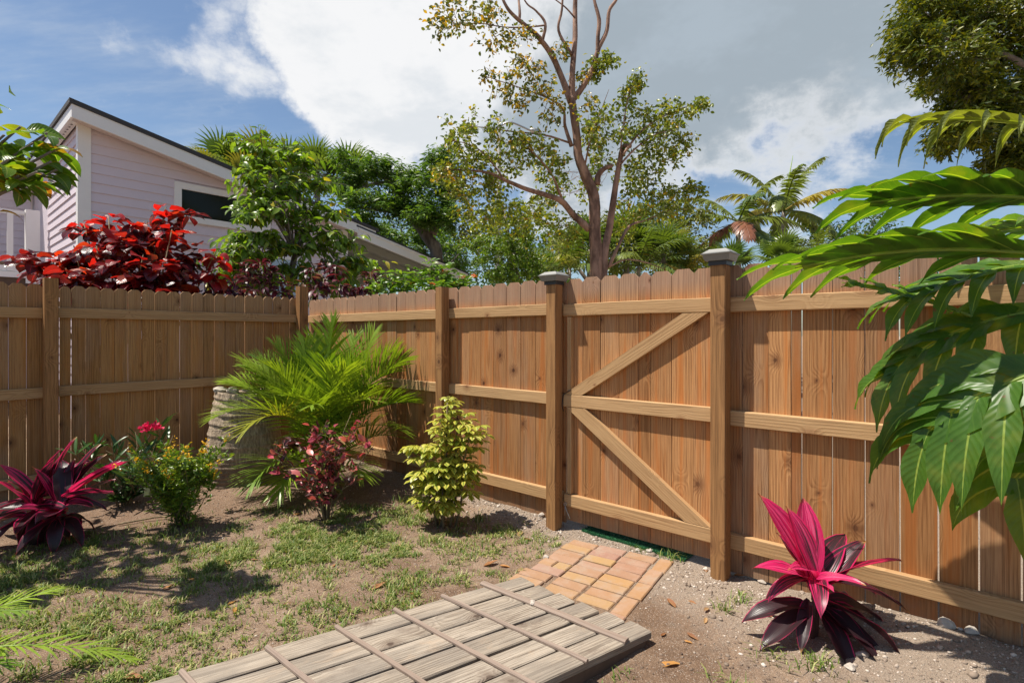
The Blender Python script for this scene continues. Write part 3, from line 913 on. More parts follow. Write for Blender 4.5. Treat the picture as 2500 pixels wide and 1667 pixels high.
def bark_mat(name, c1, c2, scale=8.0, stretch=0.3, ring=False):
    m, nt, out = new_mat(name)
    c = nd(nt, 'ShaderNodeTexCoord').outputs['Object']
    v = vmth(nt, 'MULTIPLY', c, (1.0, 1.0, stretch if not ring else 3.0))
    n = noise(nt, v, scale, 7.0, 0.65)
    n2 = noise(nt, c, scale * 0.35, 3.0, 0.5)
    col = mixc(nt, sstep(nt, n, 0.35, 0.65), c1, c2)
    col = mixc(nt, mth(nt, 'MULTIPLY', sstep(nt, n2, 0.45, 0.7), 0.5), col, tuple(min(1, x * 1.5) for x in c2))
    principled(nt, out, col, 0.85, n, 0.7, 0.02)
    return m
M_TWIG = bark_mat('green_brown_twig', (0.10, 0.075, 0.04), (0.20, 0.15, 0.08), 30)
M_STEM = plain('green_stem', (0.20, 0.30, 0.06), 0.5)
M_BARK_GREY = bark_mat('grey_bark', (0.10, 0.08, 0.065), (0.24, 0.20, 0.17), 9)
M_BARK_RED = bark_mat('peeling_brown_bark', (0.11, 0.058, 0.038), (0.33, 0.195, 0.135), 9)
M_PALMTRUNK = bark_mat('palm_trunk_bark', (0.16, 0.13, 0.11), (0.38, 0.33, 0.28), 6, ring=True)

def stems_mesh(paths, seg=5):
    mb = MB()
    for pts, rad in paths:
        mb.tube(pts, rad, seg)
    return mb.mesh('stems', True)

def frond_mesh(p0, d0, L, g, n=34, ll=0.42, lw=0.030, lift=0.35, ldroop=0.8, tipang=22, baseang=72, start=0.12, twist=0.0, seed=0, ragged=0.06, nseg=3, rachis=0.011, segs=22):
    """pinnate palm frond: rachis + leaflets, one mesh; returns V, UV, F(quads)"""
    r = np.random.RandomState(seed)
    ds = L / segs
    p = np.array(p0, float); d = unit(np.array(d0, float))
    P, D = [p.copy()], [d.copy()]
    for i in range(segs):
        d = unit(d + np.array([0, 0, -g]) * ds * (0.35 + 1.3 * i / segs))
        p = p + d * ds
        P.append(p.copy()); D.append(d.copy())
    P = np.array(P); D = np.array(D)
    V, UV, F = [], [], []
    nV = 0
    tv, tf = tube(P, np.linspace(rachis, rachis * 0.25, len(P)), 5, False)
    V += list(tv); UV += [(0.5, 0.5)] * len(tv); F += list(tf); nV = len(tv)
    for side in (-1, 1):
        for i in range(n):
            t = start + (1 - start) * (i + r.uniform(-.25, .25)) / n
            t = min(max(t, 0), 0.999)
            f = t * segs; k = int(f); fr = f - k
            b = P[k] * (1 - fr) + P[k + 1] * fr
            dd = unit(D[k] * (1 - fr) + D[k + 1] * fr)
            sidev = unit(np.cross(dd, [0, 0, 1.0])) * side
            upv = np.cross(sidev, dd) * side
            if twist:
                c, s_ = math.cos(twist), math.sin(twist)
                sidev, upv = sidev * c + upv * s_ * side, upv * c - sidev * s_ * side
            tt = (t - start) / (1 - start)
            ang = R(baseang + (tipang - baseang) * tt + r.uniform(-6, 6))
            ln = ll * (0.35 + 0.65 * math.sin(math.pi * min(1, 0.18 + 0.78 * tt))) * (1 + r.uniform(-ragged, ragged)) * (0.9 if tt < .9 else .75)
            lf = lift + r.uniform(-.18, .18)
            dirv_ = unit(dd * math.cos(ang) + sidev * math.sin(ang) * math.cos(lf) + upv * math.sin(ang) * math.sin(lf))
            q = b.copy(); dv = dirv_.copy()
            wv = unit(np.cross(dv, upv))
            rows = []
            for j in range(nseg + 1):
                w = lw * [0.55, 1.0, 0.75, 0.06, 0.02][j if nseg == 3 else min(j, 4)]
                rows.append((q - wv * w / 2, q + wv * w / 2, j / nseg))
                dv = unit(dv + np.array([0, 0, -1.0]) * ldroop / nseg * (0.5 + r.uniform(0, .7)))
                q = q + dv * ln / nseg
            base = nV
            for a_, b_, tv_ in rows:
                V += [a_, b_]; UV += [(0.15, tv_), (0.85, tv_)]
            for j in range(nseg):
                F.append((base + 2 * j, base + 2 * j + 1, base + 2 * j + 3, base + 2 * j + 2))
            nV += 2 * (nseg + 1)
    return np.array(V), np.array(UV), np.array(F)

def fan_proto(n=22, L=0.55, W=0.05, span=300, droop=0.9, seed=0):
    r = np.random.RandomState(seed)
    V, UV, F = [], [], []
    for i in range(n):
        a = R(-span / 2 + span * i / (n - 1)) 
        d = np.array([math.sin(a), math.cos(a), 0.25 * math.cos(a * 0.5)])
        d = unit(d); w = unit(np.cross(d, [0, 0, 1.0]))
        q = np.zeros(3); ln = L * (0.75 + 0.25 * math.cos(a * 0.6)) * r.uniform(.92, 1.05)
        b = len(V)
        for j, ww in enumerate((0.4, 1.0, 0.8, 0.08)):
            V += [q - w * W * ww / 2, q + w * W * ww / 2]; UV += [(0.2, j / 3), (0.8, j / 3)]
            q = q + d * ln / 3
            d = unit(d + np.array([0, 0, -1.0]) * droop * (0.1 + 0.25 * j))
        for j in range(3):
            F.append((b + 2 * j, b + 2 * j + 1, b + 2 * j + 3, b + 2 * j + 2))
    return np.array(V), np.array(UV), np.array(F)

def palm_mats(name, c0, c1, yel=None, trans=0.38, rough=0.36):
    st = [(0.0, c0), (0.75, c1)] + ([(0.88, c1), (1.0, yel)] if yel else [(1.0, c1)])
    return leaf_mat(name, st, trans, rough, 0.5, (1.35, 1.25, 0.35))
M_ARECA = palm_mats('areca_leaf', (0.12, 0.235, 0.024), (0.27, 0.39, 0.04))
M_ARECA_Y = palm_mats('yellowing_palm_leaf', (0.24, 0.30, 0.03), (0.40, 0.34, 0.04))
M_PALM_FAR = palm_mats('far_palm_leaf', (0.085, 0.150, 0.032), (0.18, 0.23, 0.045), (0.42, 0.32, 0.06))
M_PALM_DEAD = palm_mats('dead_palm_leaf', (0.14, 0.055, 0.035), (0.25, 0.10, 0.06), trans=0.15)

# ------------------------------------------------------------------ areca palm at the corner
AB = np.array([-1.76, 4.98, 0.04])
areca = thing('areca_palm', 'bushy green palm clump spreading arching fronds at the fence corner', 'palm', tuple(AB))
spec = []
# azimuth (0 = right, 90 = away, 180 = left, 270 = to camera), elevation, length, droop, base height
for az, el, L, g, h, tw in [
    (176, 56, 1.55, 0.62, .30, .3), (170, 50, 1.55, 0.66, .35, -.2), (184, 48, 1.50, 0.70, .30, .0), (178, 64, 1.50, 0.50, .30, .2), (160, 62, 1.50, 0.5, .30, .5),
    (150, 72, 1.45, .40, .25, .2), (120, 78, 1.45, .32, .25, 0), (95, 82, 1.60, .28, .25, 0), (60, 78, 1.50, .32, .3, .3), (40, 72, 1.45, .42, .3, -.3),
    (15, 60, 1.45, .55, .3, .6), (355, 54, 1.45, .62, .3, .7), (5, 44, 1.40, .85, .3, .2), (340, 38, 1.25, 1.2, .3, .1),
    (300, 50, 1.15, 1.5, .25, .1), (272, 58, 1.15, 1.5, .25, 0), (240, 44, 1.25, 1.9, .35, 0), (222, 46, 1.35, 1.5, .35, 0),
    (315, 66, 1.3, .8, .3, .2), (200, 66, 1.35, .7, .3, .2), (262, 78, 1.3, .6, .3, 0), (20, 70, 1.3, .5, .2, .2), (340, 70, 1.3, .6, .2, 0), (220, 72, 1.3, .6, .2, 0), (80, 70, 1.5, .45, .2, 0), (130, 66, 1.5, .5, .3, .2), (172, 42, 1.5, .75, .35, .2), (190, 58, 1.45, .6, .3, 0), (350, 46, 1.35, .8, .3, .4), (290, 70, 1.2, .9, .3, 0), (232, 62, 1.3, .9, .3, 0), (10, 66, 1.4, .5, .3, .3), (325, 52, 1.2, 1.2, .3, 0), (255, 60, 1.2, 1.3, .3, 0), (245, 48, 1.20, 1.9, 0, 0), (292, 48, 1.15, 1.9, 0, 0), (318, 46, 1.15, 1.7, 0, .1), (345, 50, 1.2, 1.4, 0, .2), (268, 40, 1.0, 2.2, 0, 0)]:
    spec.append((az, el, L, g, h, tw))
for i, (az, el, L, g, h, tw) in enumerate(spec):
    a, e = R(az + rs.uniform(-6, 6)), R(el + rs.uniform(-4, 4))
    d = (math.cos(a) * math.cos(e), math.sin(a) * math.cos(e), math.sin(e))
    b = np.array([rs.uniform(-.10, .10), rs.uniform(-.10, .10), .06 + h * rs.uniform(.7, 1.15)])
    Vv, U, F = frond_mesh(b, d, L * (0.80 if math.cos(R(az)) > -.5 else .70), g, n=40, ll=0.42, lw=0.0165, lift=0.55, ldroop=0.45, seed=i, start=0.20, twist=tw, rachis=0.008)
    obj('frond', mesh_np('frond', Vv, F, U, np.full(len(Vv), rs.rand())), M_ARECA if i not in (16,) else M_ARECA_Y, areca)
sm = MB()
for k in range(11):
    a = rs.uniform(0, 6.28)
    sm.tube([(0.03 * math.cos(a), 0.03 * math.sin(a), -0.05), (0.07 * math.cos(a), 0.07 * math.sin(a), .2), (0.12 * math.cos(a), 0.12 * math.sin(a), .42)], [.016, .013, .008], 6)
obj('stem', sm.mesh('stem', True), M_STEM, areca)

# ------------------------------------------------------------------ upturned palm stump
def stump_mat():
    m, nt, out = new_mat('palm_stump_bark')
    c = nd(nt, 'ShaderNodeTexCoord').outputs['Object']
    s = nd(nt, 'ShaderNodeSeparateXYZ', {0: c})
    n1 = noise(nt, c, 4.0, 5.0, 0.6)
    fib = sstep(nt, noise(nt, vmth(nt, 'MULTIPLY', c, (55, 55, 7.0)), 1.0, 5.0, 0.7), 0.3, 0.7)
    hz = noise(nt, vmth(nt, 'MULTIPLY', c, (5, 5, 60.0)), 1.0, 4.0, 0.6)
    col = mixc(nt, fib, (0.20, 0.145, 0.095), (0.56, 0.44, 0.32))
    col = mixc(nt, mth(nt, 'MULTIPLY', sstep(nt, hz, 0.52, 0.72), 0.45), col, (0.20, 0.155, 0.115))
    low = sstep(nt, mth(nt, 'ADD', s.outputs[2], mth(nt, 'MULTIPLY', n1, 0.12)), 0.40, 0.26)
    col = mixc(nt, mth(nt, 'MULTIPLY', low, 0.8), col, mixc(nt, hz, (0.10, 0.065, 0.045), (0.30, 0.22, 0.16)))
    principled(nt, out, col, 0.9, mth(nt, 'ADD', fib, hz), 0.7, 0.012)
    return m
SB = np.array([-2.58, 5.10, 0.0])
stump = thing('palm_stump', 'upturned grey palm trunk base with ring scars beside the palm clump', 'tree stump', tuple(SB))
prof = [(-0.05, .395), (0.0, .40), (0.06, .405), (.12, .40), (.2, .41), (.32, .395), (.45, .375), (.6, .345), (.72, .318), (.80, .300), (.86, .292), (.885, .285)]
V, F = [], []
zz = np.linspace(-0.05, 0.885, 75)
rad = np.interp(zz, [q[0] for q in prof], [q[1] for q in prof])
ns = 64
for i, z in enumerate(zz):
    ringd = 0.0
    for zr in (.40, .50, .60, .69, .765, .83):
        ringd += 0.009 * math.exp(-((z - zr) / .012) ** 2) - 0.004 * math.exp(-((z - zr + .025) / .02) ** 2)
    if z < .38:
        ringd += 0.012 * math.sin(z * 150) * (1 - z / .38)
    for k in range(ns):
        th = 2 * math.pi * k / ns
        r = rad[i] * .84 + ringd + 0.012 * math.sin(3 * th + 1) + 0.006 * math.sin(7 * th + z * 9) + rs.uniform(-.0025, .0025)
        dz = 0.018 * math.sin(2 * th + .6) * (z / .885)
        V.append((r * math.cos(th), r * math.sin(th), z + dz))
F = [(i * ns + k, i * ns + (k + 1) % ns, (i + 1) * ns + (k + 1) % ns, (i + 1) * ns + k) for i in range(74) for k in range(ns)]
F.append(tuple(range(74 * ns, 75 * ns)))
M_STUMP = stump_mat()
obj('trunk', mesh_np('trunk', V, F, smooth=True), M_STUMP, stump)
for i, (dx, dy, r) in enumerate([(-.15, -.13, .06), (-.02, -.17, .058), (.10, -.14, .042)]):
    o = obj('shell', stone_mesh('shell', r, 20 + i, 2, .45), M_STONE, None, (SB[0] + dx, SB[1] + dy, .905), (0.1, .15, i))
    tag(o, ['pale flat shell on the left of the stump top', 'larger pale shell at the middle of the stump top', 'small pale shell at the palm side of the stump top'][i], 'shell', 'shells on the stump')

# ------------------------------------------------------------------ cordylines
def cordy_mat():
    m, nt, out = new_mat('cordyline_leaf')
    tcn = nd(nt, 'ShaderNodeTexCoord')
    oi = nd(nt, 'ShaderNodeObjectInfo')
    pink = nd(nt, 'ShaderNodeSeparateXYZ', {0: oi.outputs['Color']}).outputs[0]
    suv = nd(nt, 'ShaderNodeSeparateXYZ', {0: tcn.outputs['UV']})
    au = mth(nt, 'ABSOLUTE', mth(nt, 'SUBTRACT', suv.outputs[0], 0.5))
    st = noise(nt, nd(nt, 'ShaderNodeCombineXYZ', {0: mth(nt, 'MULTIPLY', suv.outputs[0], 14.0), 1: mth(nt, 'MULTIPLY', suv.outputs[1], 1.4), 2: mth(nt, 'MULTIPLY', oi.outputs['Random'], 40.0)}).outputs[0], 1.0, 4.0, 0.6)
    f = mth(nt, 'ADD', mth(nt, 'ADD', mth(nt, 'MULTIPLY', pink, 1.3), mth(nt, 'MULTIPLY', mth(nt, 'SUBTRACT', st, 0.52), 3.6)), mth(nt, 'SUBTRACT', mth(nt, 'MULTIPLY', sstep(nt, au, 0.40, 0.49), 0.75), 0.28))
    f = mth(nt, 'ADD', f, mth(nt, 'MULTIPLY', sstep(nt, suv.outputs[1], 0.45, 0.0), 0.25), clamp=True)
    col = mixc(nt, sstep(nt, f, 0.05, 0.75), (0.040, 0.020, 0.024), (0.64, 0.016, 0.13))
    col = mixc(nt, mth(nt, 'MULTIPLY', sstep(nt, mth(nt, 'ADD', st, mth(nt, 'MULTIPLY', pink, 0.3)), 0.72, 0.9), 0.6), col, (0.72, 0.16, 0.30))
    dry = mth(nt, 'MULTIPLY', sstep(nt, suv.outputs[1], 0.90, 1.0), sstep(nt, oi.outputs['Random'], 0.35, 0.6))
    col = mixc(nt, dry, col, (0.42, 0.22, 0.07))
    p = nd(nt, 'ShaderNodeBsdfPrincipled', {'Base Color': col, 'Roughness': 0.33, 'Specular IOR Level': 0.55})
    b = nd(nt, 'ShaderNodeBump', {'Height': mth(nt, 'SINE', mth(nt, 'MULTIPLY', suv.outputs[0], 90.0)), 'Strength': 0.12, 'Distance': 0.003})
    nt.links.new(b.outputs[0], p.inputs['Normal'])
    t = nd(nt, 'ShaderNodeBsdfTranslucent', {'Color': mixc(nt, 1.0, col, (1.5, 0.9, 1.0), 'MULTIPLY')})
    mx = nd(nt, 'ShaderNodeMixShader', {0: 0.38})
    nt.links.new(p.outputs[0], mx.inputs[1]); nt.links.new(t.outputs[0], mx.inputs[2])
    nt.links.new(mx.outputs[0], out.inputs[0])
    return m
M_CORDY = cordy_mat()
M_CORDYSTEM = plain('cordyline_stem', (0.10, 0.045, 0.04), 0.7)
cordy_protos = [leaf_proto(1.0, .31, .62, .80, nv=10, fold=.45, droop=dr, wave=wv, base=.16, nu=4) for dr, wv in ((.45, .07), (1.0, .09), (1.6, .08), (.3, .05), (2.1, .07))]
def cordyline(base, label, leaves, stems, size):
    t = thing('cordyline', label, 'plant', tuple(base), group='pink cordylines')
    t.scale = (size, size, size)
    for (x, y, h) in stems:
        obj('stem', stems_mesh([([(x * .3, y * .3, -.05), (x * .7, y * .7, h * .5), (x, y, h)], [.013, .012, .010])], 7), M_CORDYSTEM, t)
    # leaf: foot xyz, azimuth, elevation, length, width factor, proto, pink
    for (fx, fy, fz, az, el, L, wf, pi_, pk, roll) in leaves:
        a, e = R(az), R(el)
        d = np.array([[math.cos(a) * math.cos(e), math.sin(a) * math.cos(e), math.sin(e)]])
        up = np.array([[-math.cos(a) * math.sin(e) + roll * -math.sin(a), -math.sin(a) * math.sin(e) + roll * math.cos(a), math.cos(e)]])
        pr = cordy_protos[pi_]
        pr = (pr[0] * np.array([wf, 1, wf ** .3]), pr[1], pr[2])
        leaf_parts('leaf', [pr], [(fx, fy, fz)], d, up, [L], M_CORDY, t, [(pk, pk, pk)])
    return t
# right plant (front of the fence); elevations high = upright young pink leaves
CR = np.array([1.425, 2.50, 0.0])
lv = []
for (az, el, L, wf, pi_, pk, roll) in [
    (160, 68, .58, 1.15, 3, .78, .6), (150, 76, .46, 1.1, 3, .72, .8), (80, 84, .44, 1.25, 3, .75, 0), (20, 62, .46, 1.2, 1, .22, -.4), (5, 50, .40, 1.15, 0, .30, -.5),
    (190, 46, .40, 1.0, 1, .78, .3), (350, 36, .46, .9, 0, .62, .3), (200, 26, .34, .9, 2, .42, .2), (175, 16, .34, .9, 2, .35, .2), (335, 20, .46, .85, 1, .12, .1),
    (10, 12, .44, .9, 1, .05, 0), (225, 50, .30, 1.0, 1, .75, .4), (265, 58, .26, 1.0, 1, .95, 0), (300, 48, .30, 1.0, 1, .80, -.4), (245, 30, .30, 1.1, 2, .50, 0), (120, 60, .36, 1, 0, .4, 0), (60, 50, .38, 1, 1, .3, 0)]:
    lv.append((rs.uniform(-.02, .02), rs.uniform(-.02, .02), .26 + rs.uniform(-.03, .06), az, el, L, wf, pi_, pk, roll))
for (az, el, L, wf, pi_, pk, roll) in [
    (185, 12, .40, 1.0, 1, .0, .3), (203, -10, .40, 1.0, 0, .02, .2), (282, -30, .40, 1.1, 0, .0, .2), (312, -24, .42, 1.05, 0, .0, 0), (340, -2, .46, 1.0, 1, .0, .3),
    (2, 8, .46, .9, 1, .02, -.2), (232, -30, .30, .9, 0, .02, 0), (30, 14, .40, .9, 1, .10, 0), (120, 5, .32, 1.0, 1, .05, 0), (330, -18, .36, 1.1, 0, .0, -.4)]:
    lv.append((rs.uniform(-.025, .025), rs.uniform(-.025, .025), .17 + rs.uniform(-.03, .05), az, el, L, wf, pi_, pk, roll))
cordyline(CR, 'bright pink and dark striped cordyline in front of the right fence', lv, [(0, 0, .28), (-.03, -.02, .2), (.03, .01, .22)], .85)
CLb = np.array([-3.16, 3.60, 0.0])
lv = []
for (x0, z0, n_, hi) in [(-.10, .34, 13, .52), (.14, .32, 13, .50)]:
    for k in range(n_):
        az = 360 * k / n_ * 2.4 + rs.uniform(-15, 15)
        el = rs.uniform(30, 82) if k < 8 else rs.uniform(0, 30)
        lv.append((x0 + rs.uniform(-.03, .03), rs.uniform(-.05, .05), z0 + rs.uniform(-.05, .08), az, el, hi * rs.uniform(.8, 1.15), 1.0, (3, 0, 1)[k % 3], rs.uniform(.15, .6) if k < 8 else rs.uniform(.0, .25), rs.uniform(-.4, .4)))
    for k in range(7):
        lv.append((x0, rs.uniform(-.05, .05), z0 - .08, 200 + 360 * k / 7 + rs.uniform(-15, 15), rs.uniform(-35, 5), hi * rs.uniform(.7, .85), 1.2, (2, 1)[k % 2], rs.uniform(0, .12), 0))
lv.append((.16, 0, .42, 20, 38, .62, .8, 3, .75, .5)); lv.append((.0, 0, .45, 75, 72, .55, .9, 3, .35, .5))
lv.append((.14, 0, .40, 350, 22, .62, 1.0, 0, .30, .3)); lv.append((-.10, -.03, .33, 200, 8, .62, 1.0, 0, .2, .2)); lv.append((-.1, -.1, .30, 188, -4, .6, 1.0, 1, .3, .2))
cordyline(CLb, 'large dark magenta cordyline at the left edge below the shaded fence', lv, [(-.1, 0, .36), (.14, 0, .34), (0, -.03, .3)], .74)

# ------------------------------------------------------------------ shrubs in the bed
def stem_paths(n, h, spread, lean=0.35, r0=0.007, wob=0.03, az0=0, az1=360, sub=2, hv=.25):
    """main stems with side twigs; returns paths and sample points (pos, dir, outness)"""
    paths, pts, dirs, tips = [], [], [], []
    for i in range(n):
        a = R(rs.uniform(az0, az1)); L = h * rs.uniform(1 - hv, 1.0)
        sp = spread * math.sqrt(rs.uniform(.05, 1))
        end = np.array([math.cos(a) * sp, math.sin(a) * sp, L])
        ts = np.linspace(0, 1, 7)
        P = np.array([end * np.array([t ** 1.2, t ** 1.2, t]) for t in ts]) + np.vstack([[0, 0, 0], rs.normal(0, wob, (6, 3))])
        P[0] = (math.cos(a) * .02, math.sin(a) * .02, -.03)
        paths.append((P, np.linspace(r0, r0 * .3, 7)))
        allp = [P]
        for _ in range(sub):
            k = rs.randint(2, 6)
            d = unit(unit(P[k] - P[k - 1]) + rdir(1, -.1, .9)[0] * .9)
            Ls = L * rs.uniform(.15, .38)
            Q = np.array([P[k] + d * Ls * t + np.array([0, 0, .1 * Ls * t * t]) for t in np.linspace(0, 1, 5)])
            paths.append((Q, np.linspace(r0 * .45, r0 * .2, 5)))
            allp.append(Q)
        for Q in allp:
            tips.append((Q[-1], unit(Q[-1] - Q[-2])))
            for k in range(1, len(Q)):
                for t in np.linspace(0, 1, 3, endpoint=False):
                    pts.append(Q[k - 1] * (1 - t) + Q[k] * t)
                    dirs.append(unit(Q[k] - Q[k - 1]))
    return paths, np.array(pts), np.array(dirs), tips

# variegated schefflera
M_SCHEF = leaf_mat('variegated_leaf', [(0.0, (0.50, 0.48, 0.07)), (0.45, (0.62, 0.57, 0.13)), (0.8, (0.34, 0.39, 0.05)), (1.0, (0.70, 0.63, 0.20))], 0.35, 0.34, 0.5, (1.2, 1.15, .4), rib=(0.16, 0.26, 0.03), ribw=0.16)
def palmate(n, L, W, seed):
    r = np.random.RandomState(seed)
    Vs, Us, Fs, k = [], [], [], 0
    for i in range(n):
        a = R(-150 + 300 * i / (n - 1)) + r.uniform(-.1, .1)
        v, u, f = leaf_proto(L * r.uniform(.8, 1.1) * (0.75 + .25 * math.cos(a)), W, .9, .45, nv=4, fold=.3, droop=r.uniform(.5, 1.0), base=.08)
        v = v + np.array([0, .012, 0])
        c, s_ = math.cos(a), math.sin(a)
        v = np.stack([v[:, 0] * c + v[:, 1] * s_, -v[:, 0] * s_ + v[:, 1] * c, v[:, 2]], 1)
        Vs.append(v); Us.append(u); Fs.append(f + k); k += len(v)
    tv, tf = tube([(0, -.06, -.05), (0, 0, 0)], [.0025, .002], 4, False)
    Vs.append(tv); Us.append(np.full((len(tv), 2), .5)); Fs.append(np.array(tf) + k)
    return np.concatenate(Vs), np.concatenate(Us), np.concatenate(Fs)
SH = np.array([-0.50, 3.93, 0.0])
schef = thing('schefflera', 'yellow variegated umbrella shrub standing alone in front of the fence', 'shrub', tuple(SH))
pp = []
pos, dd, uu = [], [], []
for (bx0, by0, tx, ty, h, n_) in [(-.02, 0, .02, .04, .92, 40), (.04, .0, .20, .0, .72, 44), (-.05, .02, -.17, .05, .60, 36), (0, -.04, -.02, -.08, .46, 34), (.08, 0, .16, -.04, .48, 34), (-.03, 0, .10, .08, .78, 34), (-.06, 0, -.12, -.03, .40, 26)]:
    P = np.array([(bx0 + (tx - bx0) * t, by0 + (ty - by0) * t, h * t) for t in np.linspace(0, 1, 7)]) + np.vstack([[0, 0, 0], rs.normal(0, .01, (6, 3))])
    pp.append((P, np.linspace(.011, .005, 7)))
    for k in range(n_):
        t = 1 - (k / n_) ** 1.2 * .72
        f = t * 6; i = min(5, int(f)); q = P[i] * (1 - (f - i)) + P[i + 1] * (f - i)
        d = rdir(1, -.1, .55)[0]
        pos.append(q + d * rs.uniform(.04, .10)); dd.append(unit(d * np.array([1, 1, .3]))); uu.append(unit(np.array([0, 0, 1.0]) + d * .7))
leaf_parts('leaf', [palmate(7, .092, .040, 1), palmate(8, .085, .036, 2), palmate(6, .10, .042, 3)], pos, dd, uu, rs.uniform(.8, 1.15, len(pos)), M_SCHEF, schef)
obj('stem', stems_mesh(pp, 6), M_TWIG, schef)

# pink and dark red leafed shrub
M_CROTON = leaf_mat('red_shrub_leaf', [(0.0, (0.045, 0.018, 0.022)), (0.38, (0.075, 0.028, 0.030)), (0.46, (0.11, 0.17, 0.03)), (0.58, (0.13, 0.19, 0.035)), (0.62, (0.20, 0.030, 0.05)), (0.72, (0.48, 0.07, 0.12)), (1.0, (0.62, 0.20, 0.18))], 0.32, 0.35, 0.5, (1.4, 1.0, .7), rib=(0.40, .10, .12), ribw=.05)
CB = np.array([-1.40, 4.02, 0.0])
crot = thing('pink_leaf_shrub', 'open shrub with small pink and dark maroon leaves before the palm', 'shrub', tuple(CB))
paths, pts, dirs, tips = stem_paths(15, .76, .40, r0=.006, sub=2)
sel = rs.permutation(np.nonzero(pts[:, 2] > .16)[0])[:340]
n_ = len(sel)
d = unit(rdir(n_, -.3, .6) + dirs[sel] * .7)
leaf_parts('leaf', [leaf_proto(.075, .036, .8, .9, nv=4, fold=.25, droop=.6), leaf_proto(.06, .032, .8, .9, nv=4, fold=.3, droop=.3)], (pts[sel] + jit(n_, .012))[:290], d[:290], unit(rdir(290, .1, 1)), rs.uniform(.75, 1.3, 290), M_CROTON, crot)
blades('foliage', leaf_proto(.07, .034, .8, .9, nv=3, fold=.25, droop=.5), pts[sel] + jit(n_, .03), unit(rdir(n_, -.3, .6)), unit(rdir(n_, .1, 1)), rs.uniform(.5, 1.1, n_), M_CROTON, crot)
obj('stem', stems_mesh(paths), M_TWIG, crot)

# small shrub with yellow flowers
M_THRY = leaf_mat('small_green_leaf', [(0.0, (0.09, 0.18, 0.02)), (0.7, (0.19, 0.30, 0.035)), (1.0, (0.32, 0.38, 0.06))], 0.38, 0.32, 0.5)
M_YFLOWER = leaf_mat('yellow_petal', [(0.0, (0.75, 0.50, 0.02)), (1.0, (0.85, 0.42, 0.02))], 0.3, 0.5, 0.3, (1.1, 1, .5))
TB = np.array([-2.40, 3.86, 0.0])
thry = thing('yellow_flower_shrub', 'rounded light green shrub dotted with small yellow flowers', 'shrub', tuple(TB))
paths, pts, dirs, tips = stem_paths(26, .62, .30, r0=.004, sub=4)
n_ = 4200
k = rs.randint(0, len(pts), n_)
ok = pts[k][:, 2] > .05
k = k[ok]; n_ = len(k)
blades('foliage', leaf_proto(.042, .015, .8, .9, nv=3, fold=.3, droop=.4), pts[k] + jit(n_, .016), unit(rdir(n_, -.2, .7) + dirs[k] * .5), unit(rdir(n_, .1, 1)), rs.uniform(.7, 1.35, n_), M_THRY, thry)
obj('stem', stems_mesh(paths, 4), M_TWIG, thry)
tips_hi = [t for t in tips if t[0][2] > .38]
fp = leaf_proto(.018, .013, .6, .5, nv=2, fold=.2, droop=.3)
for i in rs.permutation(len(tips_hi))[:24]:
    c, dv = tips_hi[i]
    nn = 16
    q = c + dv * rs.uniform(0, .06, (nn, 1)) + jit(nn, .010)
    blades('flower', fp, q, unit(rdir(nn, -.1, 1)), unit(rdir(nn, .2, 1)), 1.0, M_YFLOWER, thry, kind='stuff')

# oleander with the pink flower head
M_OLE = leaf_mat('oleander_leaf', [(0.0, (0.030, 0.085, 0.022)), (1.0, (0.06, 0.13, 0.03))], 0.22, 0.34, 0.5, rib=(.13, .2, .06), ribw=.05)
M_PINK = leaf_mat('hot_pink_petal', [(0.0, (0.62, 0.012, 0.09)), (1.0, (0.75, 0.03, 0.14))], 0.35, 0.5, 0.3, (1.2, .9, .9))
OB = np.array([-3.17, 4.34, 0.0])
ole = thing('oleander', 'dark green narrow-leaved oleander with one hot pink flower head', 'shrub', tuple(OB))
paths, pts, dirs, tips = stem_paths(14, .62, .36, r0=.006, sub=1)
paths.append((np.array([(0, 0, 0), (.10, -.02, .4), (.24, -.04, .62)]), np.array([.007, .006, .005])))
n_ = 300
k = rs.randint(0, len(pts), n_)
leaf_parts('leaf', [leaf_proto(.16, .026, .7, .8, nv=4, fold=.35, droop=.25), leaf_proto(.14, .024, .7, .8, nv=4, fold=.3, droop=.5)], np.maximum(pts[k], [-9, -9, .06]), unit(rdir(n_, -.25, .5) + dirs[k] * .9), unit(rdir(n_, .2, 1)), rs.uniform(.7, 1.15, n_), M_OLE, ole)
obj('stem', stems_mesh(paths, 5), M_TWIG, ole)
nn = 70
q = np.array([.24, -.04, .65]) + rdir(nn, -.2, 1) * rs.uniform(.02, .065, (nn, 1)) * np.array([1.25, 1.25, .8])
blades('flower_head', leaf_proto(.034, .028, .6, .4, nv=2, fold=.2, droop=.5), q, unit(q - np.array([.24, -.04, .60]) + jit(nn, .02)), unit(rdir(nn, .2, 1)), 1.0, M_PINK, ole, kind=None)
tagm = MB().box(-.018, .018, -.0008, .0008, -.15, 0)
M_TAG = plain('pale_green_card', (0.42, 0.55, 0.34), .5)
tg = tag(obj('plant_tag', tagm.mesh('plant_tag'), M_TAG, None, (-2.83, 4.13, .30), (R(12), R(10), R(20))), 'pale green plant label hanging low on the oleander', 'plant tag')

